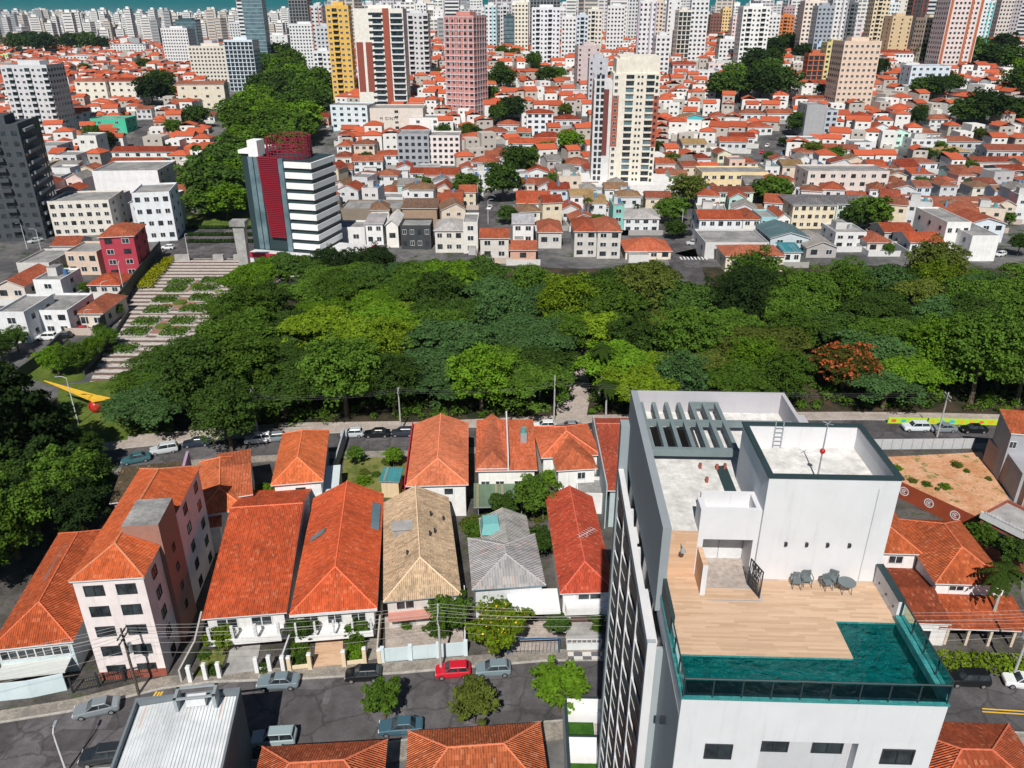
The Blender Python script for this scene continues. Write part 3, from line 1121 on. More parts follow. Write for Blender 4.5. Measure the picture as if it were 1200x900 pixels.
t = near('tiled_house', 'red tiled house half hidden behind the top of the white tower', (712, 575), (790, 575), (705, 490), 6.4, 'gable_x', rh=1.4, k=.8,
         wall=(0.44, 0.52, 0.54), roof=(0.50, 0.10, 0.055))
bx(t, 'parapet', -0.62, -0.47, -0.4, t['wd'][1], -0.4, 7.2, 'wall', (0.40, 0.47, 0.49))
# lean-to roof in the garden
loc, rz, w, d = rect((556, 594), (641, 592), (558, 570), 2.8)
t = thing('garden_canopy', 'long mossy green corrugated canopy across the back garden', 'canopy', loc, rz)
b, _ = roof_mesh(w, d, 'shed', .5, .1)
b.build('roof', ['sheet_metal', 'metal_grey'], t, (0.16, 0.23, 0.16)).location.z = 2.8
for x in (.05, .35, .65, .95):
    q = MB()
    q.tube((w * x, .2, -.2), (w * x, .2, 2.72), .07)
    q.build('post', 'metal_grey', t)

# ------------------------------------------------------------------ right of the tower
t = near('tiled_house', 'large orange hipped house with a palm shadow across its tiles', (1096, 684), (1186, 687), (1118, 610), 5.6, 'hip', rh=2.3,
         wall=(0.78, 0.77, 0.76), roof=(0.56, 0.13, 0.045), tile='tile_coarse')
w, d = t['wd']
BIGO = t
win(t, w * .3, 0, 4.7, 1.8, .7)
b, _ = roof_mesh(w * 1.25, 4.4, 'shed', 1.0, .2)
b.build('roof', ['tile_coarse', 'trim_white'], t, (0.50, 0.11, 0.04)).location = (-w * .12, -4.6, 2.8)
for x in (.0, .3, .62, .95):
    bx(t, 'pillar', w * x, w * x + .3, -4.4, -4.1, -.3, 2.75, 'clean_wall', (0.6, 0.5, 0.4))
win(t, w * .2, -0.02, 1.3, 2.4, 2.2, 0, SHUT, 'garage_door', (0.72, 0.72, 0.72))
t = near('tiled_house', 'orange house with small white rooms wedged beside the penthouse', (1020, 648), (1082, 650), (1046, 598), 5.8, 'hip', rh=1.8,
         wall=(0.78, 0.77, 0.75), roof=(0.58, 0.14, 0.05), tile='tile_coarse')
w, d = t['wd']
win(t, w * .55, 0, 4.6, 1.8, 1.2)
b, _ = roof_mesh(w * .9, 9.5, 'gable_x', 1.0, .2)
b.build('roof', ['tile_coarse', 'trim_white'], t, (0.36, 0.08, 0.035)).location = (w * .1, -9.8, 3.4)
q = wall_mesh(w * .9, 9.5, 3.4, 'gable_x', .95)
q.build('wall', 'wall', t, (0.72, 0.70, 0.68)).location = (w * .1, -9.8, 0)
win(t, w * .5, -9.8, 1.5, 2.2, 1.6)
# rust-red hoarding with white ring emblems
a, e = at(1046, 580), at(1146, 628)
dv = e - a
L = dv.length
t = thing('hoarding', 'rust-red site hoarding painted with white ring emblems', 'hoarding', a, math.atan2(dv.y, dv.x))
bx(t, 'panel', 0, L, 0, .12, 0, 2.7, 'wall', (0.30, 0.06, 0.025))
for k in range(3):
    q = MB()
    cx = L * (.12 + .30 * k)
    for (r0, r1, a0, a1) in ((.72, .56, 0, 6.2832), (.40, .28, .5, 5.6), (.16, .0, 0, 6.2832)):
        n_ = 20
        for i in range(n_):
            p, p2 = a0 + (a1 - a0) * i / n_, a0 + (a1 - a0) * (i + 1) / n_
            q.poly([(cx + r1 * math.cos(p), -.012, 1.45 + r1 * math.sin(p)), (cx + r0 * math.cos(p), -.012, 1.45 + r0 * math.sin(p)),
                    (cx + r0 * math.cos(p2), -.012, 1.45 + r0 * math.sin(p2)), (cx + r1 * math.cos(p2), -.012, 1.45 + r1 * math.sin(p2))])
    q.build('emblem', 'trim_white', t)
# grey sheet fence along the park street
a, e = at(1020, 527), at(1139, 526)
dv = e - a
t = thing('sheet_fence', 'grey metal sheet fence between the dirt lot and the park street', 'fence', a, math.atan2(dv.y, dv.x))
n_ = 10
for k in range(n_):
    bx(t, 'panel', k * dv.length / n_ + .05, (k + 1) * dv.length / n_ - .05, 0, .06, 0, 2.0, 'tint', (0.44, 0.46, 0.48))
for k in range(n_ + 1):
    bx(t, 'post', k * dv.length / n_ - .045, k * dv.length / n_ + .045, -.05, .1, 0, 2.1, 'metal_grey')
# painted mural wall on the far side of the park street
a, e = at(1040, 496), at(1200, 499)
dv = e - a
t = thing('mural_wall', 'low wall painted in lime green with coloured shapes beside the park', 'wall', a, math.atan2(dv.y, dv.x))
bx(t, 'panel', 0, dv.length, 0, .2, 0, 1.1, 'tint', (0.42, 0.62, 0.04))
for k in range(14):
    q = MB()
    cx, rr = 1.0 + k * dv.length / 14, random.uniform(.25, .45)
    q.poly([(cx + rr * 1.5 * math.cos(i * .5236), -.01, .55 + rr * math.sin(i * .5236)) for i in range(12)])
    q.build('painted_shape', 'tint', t, random.choice([(0.05, .45, .5), (.7, .1, .05), (.05, .4, .15), (.6, .1, .25), (.7, .4, .02), (.03, .2, .5)]))
# grey party-wall house at the far right
t = near('tiled_house', 'tall grey-rendered house with an orange roof beside the dirt lot', (1185, 508), (1230, 512), (1170, 487), 8.5, 'shed', rh=1.2,
         wall=(0.36, 0.37, 0.40), roof=(0.60, 0.15, 0.06), inset=.2)
w, d = t['wd']
bx(t, 'annexe', 0.3, w, -6, -.02, -.5, 5.0, 'wall', (0.35, 0.35, 0.38))
win(t, w * .12, 0, 6.5, 1.0, 1.2)
a, e = at(1151, 540), at(1188, 585)
dv = e - a
t = thing('boundary_wall', 'mottled pinkish boundary wall at the right edge of the dirt lot', 'wall', a, math.atan2(dv.y, dv.x))
bx(t, 'panel', 0, dv.length * 1.2, 0, .25, -.3, 4.2, 'wall', (0.42, 0.30, 0.26))
loc, rz, w, d = rect((1151, 603), (1225, 640), (1158, 581), 5.5)
d = max(d, 6.0)
t = thing('shop', 'brick shop with white lettering standing along its grey roof edge', 'shop', loc, rz)
SHOPB = (w, d)
wall_mesh(w, d, 5.4, 'flat', 0, para=.4).build('wall', 'brick_red', t)
b = MB()
b.poly([(.18, .18, 5.4), (w - .18, .18, 5.4), (w - .18, d - .18, 5.4), (.18, d - .18, 5.4)])
b.build('roof', 'concrete', t)
bx(t, 'fascia_board', -.15, w, -.22, -.02, 5.0, 6.0, 'trim_white')
win(t, w * .28, -0.01, 3.0, 2.4, 2.6, 0, WIN_DARK)
win(t, w * .7, -0.01, 3.0, 2.4, 2.6, 0, WIN_DARK)
mark('brick shop with white lettering', loc)

# ------------------------------------------------------------------ near side of the street
loc, rz, w, d = rect((152, 905), (258, 905), (174, 826), 8.5)
loc, rz = (at(255, 902, 8.5).x - 10.1, at(255, 902, 8.5).y - 6, 0), R(8)
w, d = 9.4, 15.4
loc = Vector((at(282, 807, 8.5).x, at(282, 807, 8.5).y, 0)) - Vector((w * math.cos(rz) - d * math.sin(rz), w * math.sin(rz) + d * math.cos(rz), 0))
t = thing('metal_roof_building', 'dark grey building with a white corrugated metal roof', 'building', loc, rz)
wall_mesh(w, d, 7.9, 'flat', 0, para=.0).build('wall', 'wall', t, (0.12, 0.15, 0.17))
b, _ = roof_mesh(w - .5, d - .8, 'gable_y', .35, 0)
b.build('roof', ['sheet_metal', 'metal_grey'], t, (0.74, 0.78, 0.80)).location = (.25, .4, 8.0)
for nm, q in (('parapet', (0, w, d - .35, d, 7.9, 8.7)), ('parapet', (0, .22, 0, d - .36, 7.9, 8.6)), ('parapet', (w - .22, w, 0, d - .36, 7.9, 8.6))):
    bx(t, nm, *q, 'wall', (0.17, 0.20, 0.22))
fr = MB()
for q in ((w * .42, w * .45, d - 1.9, d - .4, 8.4, 9.9), (w * .78, w * .81, d - 1.9, d - .4, 8.4, 9.9), (w * .42, w * .81, d - 1.9, d - 1.7, 9.75, 9.9), (w * .42, w * .81, d - .6, d - .4, 9.75, 9.9)):
    fr.box(*q)
fr.build('roof_frame', 'metal_grey', t)
bx(t, 'air_conditioner', w * .52, w * .70, d - 1.6, d - .8, 8.5, 9.3, 'trim_white')
mark('white corrugated metal roof', loc)
t = near('tiled_house', 'orange roof beside the grey corrugated building, cut by the bottom of view', (285, 960), (447, 950), (292, 876), 4.6, 'hip', rh=2.0,
         wall=(0.70, 0.66, 0.60), roof=(0.52, 0.13, 0.055), tile='tile_coarse')
t = near('tiled_house', 'orange hipped roof with a white rendered gutter beside the grass terraces', (474, 948), (646, 935), (474, 857), 5.0, 'hip', rh=2.2,
         wall=(0.74, 0.72, 0.70), roof=(0.56, 0.15, 0.06), tile='tile_coarse')
t = near('tiled_house', 'dark orange hipped roof in the shade at the foot of the pool', (1085, 960), (1260, 965), (1100, 846), 4.4, 'hip', rh=2.4,
         wall=(0.7, 0.66, 0.62), roof=(0.50, 0.11, 0.045), tile='tile_coarse')

# terraces with artificial turf at the foot of the tower
t = thing('terrace', 'white walled terrace with squares of bright turf at the tower foot', 'terrace', (4.9, 44.0, 0), R(-1.2))
bx(t, 'base', 0, 4.3, 0, 13.5, -.3, 2.6, 'clean_wall', (0.62, 0.62, 0.62))
q = MB()
for r_ in ((0, .3, 0, 13.5), (.3, 4.3, 13.2, 13.5), (.3, 4.3, 8.6, 8.85), (2.9, 3.1, 0, 8.6)):
    q.box(*r_, 2.6, 4.2, 0, 1)
q.build('parapet', ['clean_wall', 'steel_dark'], t, (0.78, 0.78, 0.78))
for r_ in ((.35, 2.9, 8.9, 11.7), (.35, 2.85, 3.5, 7.0), (3.15, 4.2, 3.5, 6.6)):
    bx(t, 'turf', *r_, 2.605, 2.64, 'turf')
b = MB()
b.box(2.95, 4.2, 8.9, 11.6, 2.605, 2.62)
b.build('floor_tile', 'paving', t)

# ================================================================== the white tower in front
W, D, ZD = 11.9, 23.0, 38.0
T = thing('residential_tower', 'white residential tower with a teal rooftop pool, timber deck and grey penthouse box', 'tower', (7.7, 26.0, 0), R(-2))
OFF, WHT = (0.64, 0.64, 0.66), (0.645, 0.645, 0.665)
GR = (0.36, 0.40, 0.42)
b = MB()
# lower body with the recess in the front face
zb = 36.4
b.box(0, 3.95, 0, .8, -.5, zb)
b.box(8.4, W, 0, .8, -.5, zb)
b.box(3.95, 8.4, 0, .8, 35.35, zb)
b.box(3.95, 8.4, .55, .8, -.5, 35.35)
b.box(0, W, .8, D, -.5, zb)
# walls round the pool
b.box(0, W, 0, .28, zb, ZD - .1)
b.box(W - .28, W, .28, 8.3, zb, ZD - .1)
b.box(0, .28, .28, 8.6, zb, ZD - .1)
b.build('wall', 'clean_wall', T, WHT)
b = MB()
b.box(4.0, 8.35, .5, .545, 20, 35.34)
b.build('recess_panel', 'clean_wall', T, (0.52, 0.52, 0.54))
for f in range(11):
    z = 34.6 - f * 3.0
    if z < 12:
        break
    for x, y, ww in ((2.0, 0, 1.3), (10.3, 0, 1.5), (4.75, .5, 1.35), (7.25, .5, 1.45)):
        o = win(T, x, y, z, ww, .95, 0, WIN_DARK)
# pool
b = MB()
b.poly([(.28, .28, zb + .65), (W - .28, .28, zb + .65), (W - .28, 2.65, zb + .65), (.28, 2.65, zb + .65)])
b.poly([(.29, .28, zb), (.29, 2.65, zb), (.29, 2.65, ZD), (.29, .28, ZD)])
b.poly([(.28, 2.64, zb), (W - .28, 2.64, zb), (W - .28, 2.64, ZD - .7), (8.6, 2.64, ZD - .7), (8.6, 2.64, ZD - .02), (.28, 2.64, ZD - .02)])
b.poly([(W - .28, .29, zb), (.28, .29, zb), (.28, .29, ZD - .1), (W - .28, .29, ZD - .1)])
b.poly([(8.6, 2.65, ZD - .7), (W - .28, 2.65, ZD - .7), (W - .28, 5.2, ZD - .7), (8.6, 5.2, ZD - .7)])
b.poly([(8.61, 2.65, ZD - .7), (8.61, 5.2, ZD - .7), (8.61, 5.2, ZD - .02), (8.61, 2.65, ZD - .02)][::-1])
b.poly([(8.6, 5.19, ZD - .7), (W - .28, 5.19, ZD - .7), (W - .28, 5.19, ZD - .02), (8.6, 5.19, ZD - .02)])
b.poly([(W - .29, .28, zb), (W - .29, 5.2, zb), (W - .29, 5.2, ZD + .3), (W - .29, .28, ZD + .3)][::-1])
b.box(-.04, W + .04, -.06, .30, ZD - .098, ZD - .02)
b.box(-.04, .32, .30, 8.3, ZD - .098, ZD - .02)
b.box(W - .30, W + .04, .30, 5.4, ZD - .098, ZD + .32)
b.build('pool_basin', 'pool_tile', T)
b = MB()
b.poly([(.30, .31, ZD - .12), (W - .30, .31, ZD - .12), (W - .30, 2.63, ZD - .12), (.30, 2.63, ZD - .12)])
b.poly([(8.62, 2.63, ZD - .12), (W - .30, 2.63, ZD - .12), (W - .30, 5.18, ZD - .12), (8.62, 5.18, ZD - .12)])
b.build('pool_water', 'pool_water', T)
b = MB()
b.box(.32, 8.6, 2.65, 8.6, zb, ZD)
b.box(8.6, W - .02, 5.2, 8.6, zb, ZD)
b.build('deck', 'deck_planks', T)
for q in ((2.35, 5.1, 7.55, 7.62), (2.3, 5.3, 6.55, 6.62), (5.23, 5.3, 6.62, 8.45), (5.35, 11.8, 8.18, 8.24)):
    bx(T, 'drain_strip', *q, ZD, ZD + .006, 'metal_grey')
bx(T, 'porch_floor', 2.35, 5.1, 7.62, 10.2, ZD, ZD + .005, 'paving')
# railings
def railing(name, p0, p1, n_, z, h):
    p0, p1 = Vector((*p0, z)), Vector((*p1, z))
    q = MB()
    up = Vector((0, 0, h))
    q.tube(p0 + up, p1 + up, .045)
    for i in range(n_ + 1):
        a = p0 + (p1 - p0) * (i / n_)
        q.tube(a, a + up, .04)
    o = q.build(name, 'steel_dark', T)
    q = MB()
    q.poly([p0 + Vector((0, 0, .08)), p1 + Vector((0, 0, .08)), p1 + up * .95, p0 + up * .95])
    q.build('glass_panel', 'rail_glass', o)


railing('railing', (.06, .06), (W - .06, .06), 9, ZD - .02, 1.08)
railing('railing', (W - .06, .10), (W - .06, 5.3), 4, ZD + .32, .95)
railing('railing', (.06, .10), (.06, 4.0), 3, ZD - .02, 1.08)
b = MB()
b.box(.02, .22, 4.05, 8.2, ZD, ZD + 1.08)
b.build('side_rail', 'steel_dark', T)
b = MB()
b.box(W - .24, W, 5.42, 8.28, ZD, ZD + 1.2, 0)
b.box(W - .30, W + .06, 5.36, 8.28, ZD + 1.2, ZD + 1.28, 1)
b.build('side_parapet', ['clean_wall', 'steel_dark'], T, OFF)
for k in range(3):
    bx(T, 'wall_light', W - .28, W - .24, 5.8 + k * .9, 5.9 + k * .9, ZD + .45, ZD + .55, 'dark_frame')
# penthouse box with an open roof tray
x0, x1, y0, y1, zt = 5.2, W, 8.4, 14.2, 44.5
b = MB()
b.box(x0, x1, y0, y1, ZD - .5, 43.1)
for q in ((x0, x1, y0, y0 + .2), (x0, x1, y1 - .2, y1), (x0, x0 + .2, y0 + .2, y1 - .2), (x1 - .2, x1, y0 + .2, y1 - .2)):
    b.box(*q, 43.1, zt)
pw = b.build('penthouse_wall', 'clean_wall', T, (.645, .645, .665))
b = MB()
for q in ((x0 - .08, x1 + .08, y0 - .08, y0 + .24), (x0 - .08, x1 + .08, y1 - .24, y1 + .08), (x0 - .08, x0 + .24, y0 + .24, y1 - .24), (x1 - .24, x1 + .08, y0 + .24, y1 - .24)):
    b.box(*q, zt, zt + .10)
b.build('coping', 'steel_dark', T)
b = MB()
b.poly([(x0 + .2, y0 + .2, 43.105), (x1 - .2, y0 + .2, 43.105), (x1 - .2, y1 - .2, 43.105), (x0 + .2, y1 - .2, 43.105)])
b.build('penthouse_roof', 'roof_screed', T)
for x in (6.4, 8.6):
    bx(T, 'roof_hatch', x, x + 1.45, y0 + .5, y0 + 1.9, 43.105, 43.2, 'dark_frame')
for x in (6.55, 7.65, 8.75, 9.9):
    bx(T, 'wall_light', x, x + .14, y0 - .14, y0, ZD + 2.3, ZD + 2.5, 'dark_frame')
bx(T, 'wall_joint', 10.85, 10.89, y0 - .006, y0, ZD, 43.9, 'metal_grey')
b = MB()
for sx in (0, .45):
    b.tube((7.0 + sx, y1 - .30, 43.1), (7.0 + sx, y1 - .22, zt + .25), .035)
for k in range(5):
    b.tube((7.0, y1 - .29, 43.3 + k * .28), (7.45, y1 - .29, 43.3 + k * .28), .025)
b.build('ladder', 'metal_grey', T)
m = MB()
m.tube((8.45, 10.4, 43.1), (8.45, 10.4, 46.6), .05, .03)
mo = m.build('lightning_mast', 'metal_grey', T)
m = MB()
m.ball((8.45, 10.4, 44.95), .15)
m.build('beacon', 'red_gloss', mo, smooth=True)
m = MB()
for k in range(4):
    a_ = R(45 + 90 * k)
    m.tube((8.45, 10.4, 46.6), (8.45 + .3 * math.cos(a_), 10.4 + .3 * math.sin(a_), 46.65), .02)
m.build('spike', 'metal_grey', mo)
# lobby box, its porch and the timber wall
b = MB()
b.box(2.0, 2.3, 8.62, 9.8, ZD, 42.3)
b.box(2.3, 4.95, 8.62, 8.9, 40.4, 42.3)
b.box(2.3, 4.95, 10.2, 10.45, ZD, 42.3)
b.box(4.95, 5.2, 8.62, 10.45, ZD, 42.3)
b.box(2.3, 4.95, 8.9, 10.2, 41.2, 41.5)
b.build('lobby', 'clean_wall', T, WHT)
bx(T, 'lintel', 2.3, 4.95, 8.9, 9.0, 40.2, 40.4, 'dark_frame')
for x in (2.32, 3.6):
    bx(T, 'sliding_door', x, x + 1.24, 10.1, 10.15, ZD + .02, 40.3, 'trim_white')
b = MB()
b.box(0.2, 2.0, 8.6, 8.8, ZD, 40.8)
b.build('timber_wall', 'wood_clad', T)
b = MB()
b.box(2.05, 2.3, 7.0, 8.6, ZD, 39.9, 0)
b.build('fin_wall', 'wood_clad', T)
bx(T, 'fin_end', 2.04, 2.31, 6.96, 7.0, ZD, 39.92, 'clean_wall', WHT)
sh_ = MB()
sh_.tube((1.15, 8.6, 40.1), (1.15, 8.0, 40.15), .04)
sh_.tube((1.15, 8.0, 40.15), (1.15, 8.0, 40.0), .12, .16, 10)
sh_.build('shower_head', 'metal_grey', T)
# main roof slab, parapets, pergola
b = MB()
b.box(0.2, 0.85, 8.8, D - .25, 40.3, 40.8)
b.box(0.85, 3.7, 8.8, 17.7, 40.3, 40.8)
b.box(0.85, 3.7, 21.0, D - .25, 40.3, 40.8)
b.box(3.7, 10.3, 14.2, D - .25, 40.3, 40.8)
b.box(3.7, 5.2, 10.45, 14.2, 40.3, 40.8)
b.build('roof_slab', 'roof_screed', T)
bx(T, 'roof_well', 4.25, 4.95, 11.9, 15.6, 40.802, 40.806, 'steel_dark')
b = MB()
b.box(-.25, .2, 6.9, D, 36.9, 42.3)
b.build('side_parapet_wall', 'clean_wall', T, (.27, .30, .325))  # shade of this side put into the colour, darker than the back parapet
b = MB()
b.box(.2, 10.3, D - .25, D, 36.3, 42.3)
b.box(10.05, 10.3, 14.3, D - .25, 36.3, 42.3)
b.box(10.3, W, 14.2, D, zb, 40.6)
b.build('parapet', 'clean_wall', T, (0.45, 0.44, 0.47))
bx(T, 'lower_terrace', .85, 3.7, 17.7, 21.0, 38.0, 38.01, 'deck_planks')
P = MB()
for k in range(7):
    x = .30 + k * .86
    P.box(x, x + .26, 16.2, 22.4, 41.3, 41.72)
pg = P.build('pergola', 'pergola_grey', T)
P = MB()
P.box(-.1 + .3, 5.75, 15.9, 16.2, 41.25, 41.74)
P.box(.2, 10.05, 19.7, 19.95, 41.27, 41.70)
P.box(3.75, 5.75, 22.4, 22.6, 41.27, 41.70)
P.build('pergola_beam', 'pergola_grey', T)
for x, y in ((3.2, 15.2), (4.2, 15.1), (4.7, 15.2), (3.3, 13.6)):
    bx(T, 'roof_vent', x, x + .16, y, y + .16, 40.8, 41.15, 'brick_red')
# left facade: outer frame with shaded grey and lit white painted in, fins, dark glass set back, balcony fronts
b = MB()
b.box(-.02, -.005, 5.0, 22.0, 0, 36.2)
b.build('glass_wall', 'glass', T)
b = MB()
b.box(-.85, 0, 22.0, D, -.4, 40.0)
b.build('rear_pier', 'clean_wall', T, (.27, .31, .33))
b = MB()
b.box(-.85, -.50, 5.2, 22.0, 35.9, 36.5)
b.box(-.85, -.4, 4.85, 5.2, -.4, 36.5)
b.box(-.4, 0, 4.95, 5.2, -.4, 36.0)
b.build('facade_frame', 'clean_wall', T, (.33, .37, .39))  # grey is the shade of its left side, put into the colour
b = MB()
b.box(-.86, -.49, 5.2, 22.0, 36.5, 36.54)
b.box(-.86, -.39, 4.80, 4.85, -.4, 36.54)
b.build('frame_lit_edge', 'clean_wall', T, WHT)  # sunlit top and front of the frame, painted as white strips
b = MB()
b.box(-.49, -.26, 5.3, 9.5, 36.0, 36.2)
b.box(-.49, -.26, 14.0, 15.5, 36.0, 36.2)
b.build('frame_tie', 'clean_wall', T, WHT)
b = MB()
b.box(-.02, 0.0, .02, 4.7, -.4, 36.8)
b.build('side_shade_sheet', 'clean_wall', T, (0.30, 0.34, 0.36))  # thin grey sheet painting the shade of the tower's left face
ys_ = [5.25 + k * 4.17 for k in range(5)]
for k in range(1, 4):
    bx(T, 'fin', -.80, -.02, ys_[k], ys_[k] + .22, 0, 35.9, 'clean_wall', WHT)
for f in range(12):
    z = 33.0 - f * 3.0
    for k in range(4):
        a_, e_ = ys_[k] + (.22 if k else .0), ys_[k + 1]
        q = MB()
        q.hexa([(-.30, a_, z + .02), (-.24, a_, z + .02), (-.68, e_, z + .02), (-.74, e_, z + .02)], [(-.30, a_, z + 2.35), (-.24, a_, z + 2.35), (-.68, e_, z + 2.35), (-.74, e_, z + 2.35)], 0, 0)
        q.hexa([(-.33, a_, z + 1.1), (-.301, a_, z + 1.1), (-.741, e_, z + 1.1), (-.77, e_, z + 1.1)], [(-.33, a_, z + 1.15), (-.301, a_, z + 1.15), (-.741, e_, z + 1.15), (-.77, e_, z + 1.15)], 1)
        q.hexa([(-.33, a_, z + 2.36), (-.24, a_, z + 2.36), (-.68, e_, z + 2.36), (-.77, e_, z + 2.36)], [(-.33, a_, z + 2.43), (-.24, a_, z + 2.43), (-.68, e_, z + 2.43), (-.77, e_, z + 2.43)], 1)
        q.build('balcony_front', ['steel_dark', 'trim_white'], T)
    b = MB()
    b.box(-.28, -.02, 5.2, 22.0, z - .18, z)
    b.build('floor_slab', 'pergola_grey', T)
    if f % 2 == 0:
        bx(T, 'wall_lamp', -.30, -.02, 2.5, 2.7, z + .4, z + .8, 'dark_frame')
# gate standing open on the deck
g = MB()
g.box(0, .05, 0, .05, 0, 1.75)
g.box(1.15, 1.2, 0, .05, 0, 1.75)
g.box(.05, 1.15, 0, .05, 1.68, 1.75)
g.box(.05, 1.15, 0, .05, .04, .12)
for k in range(9):
    g.tube((.08 + k * .125, .025, .1), (.20 + (k % 3) * .3, .025, 1.7), .018, n=4)
    g.tube((1.12 - k * .125, .025, .1), (1.0 - (k % 3) * .3, .025, 1.7), .018, n=4)
go = g.build('gate', 'dark_frame', T)
go.location = (4.75, 7.9, ZD)
go.rotation_euler = (0, 0, R(-72))
mark('white tower with the rooftop pool', (12, 30, 38))

# furniture on the deck
TW = T.matrix_basis.copy()
def on_deck(x, y):
    c, s_ = math.cos(R(-2)), math.sin(R(-2))
    return (7.7 + x * c - y * s_, 26.0 + x * s_ + y * c, ZD)


def chair(label, x, y, rz):
    t_ = thing('patio_chair', label, 'chair', on_deck(x, y), rz, 'patio chairs by the penthouse wall')
    t_.scale = (.88, .88, .95)
    q = MB()
    q.box(-.25, .25, -.24, .24, .42, .47)
    q.build('seat', 'chair_grey', t_)
    q = MB()
    for k in range(5):
        q.box(-.2 + k * .085, -.14 + k * .085, .22, .26, .50, .84)
    q.box(-.25, .25, .21, .27, .82, .90)
    q.box(-.25, -.21, .21, .27, .45, .82)
    q.box(.21, .25, .21, .27, .45, .82)
    q.build('backrest', 'chair_grey', t_)
    for sx in (-1, 1):
        q = MB()
        q.path([(sx * .26, -.2, .44), (sx * .29, -.2, .66), (sx * .28, .22, .68)], .03, 6)
        q.build('armrest', 'chair_grey', t_)
        for sy in (-1, 1):
            q = MB()
            q.tube((sx * .22, sy * .21, .42), (sx * .25, sy * .25, 0), .03, .022)
            q.build('leg', 'chair_grey', t_)


chair('grey patio chair farthest from the table, leftmost of the row', 7.35, 7.75, R(-10))
chair('grey patio chair in the middle of the row, close to the wall', 7.95, 7.95, R(-2))
chair('grey patio chair drawn up beside the round table', 8.95, 7.70, R(14))
chair('grey patio chair half hidden behind the round table', 9.35, 8.02, R(-30))
t = thing('patio_table', 'round grey patio table by the penthouse wall', 'table', on_deck(9.85, 7.45))
t.scale = (.88, .88, .95)
q = MB()
q.prism([(.52 * math.cos(k * math.pi / 12), .52 * math.sin(k * math.pi / 12)) for k in range(24)], .69, .73)
q.build('tabletop', 'chair_grey', t)
for k in range(4):
    q = MB()
    a_ = R(45 + 90 * k)
    q.tube((.30 * math.cos(a_), .30 * math.sin(a_), .69), (.40 * math.cos(a_), .40 * math.sin(a_), 0), .03, .022)
    q.build('leg', 'chair_grey', t)

# ================================================================== the far quarter
SIDE = lambda px: -1 if px > 600 else 1


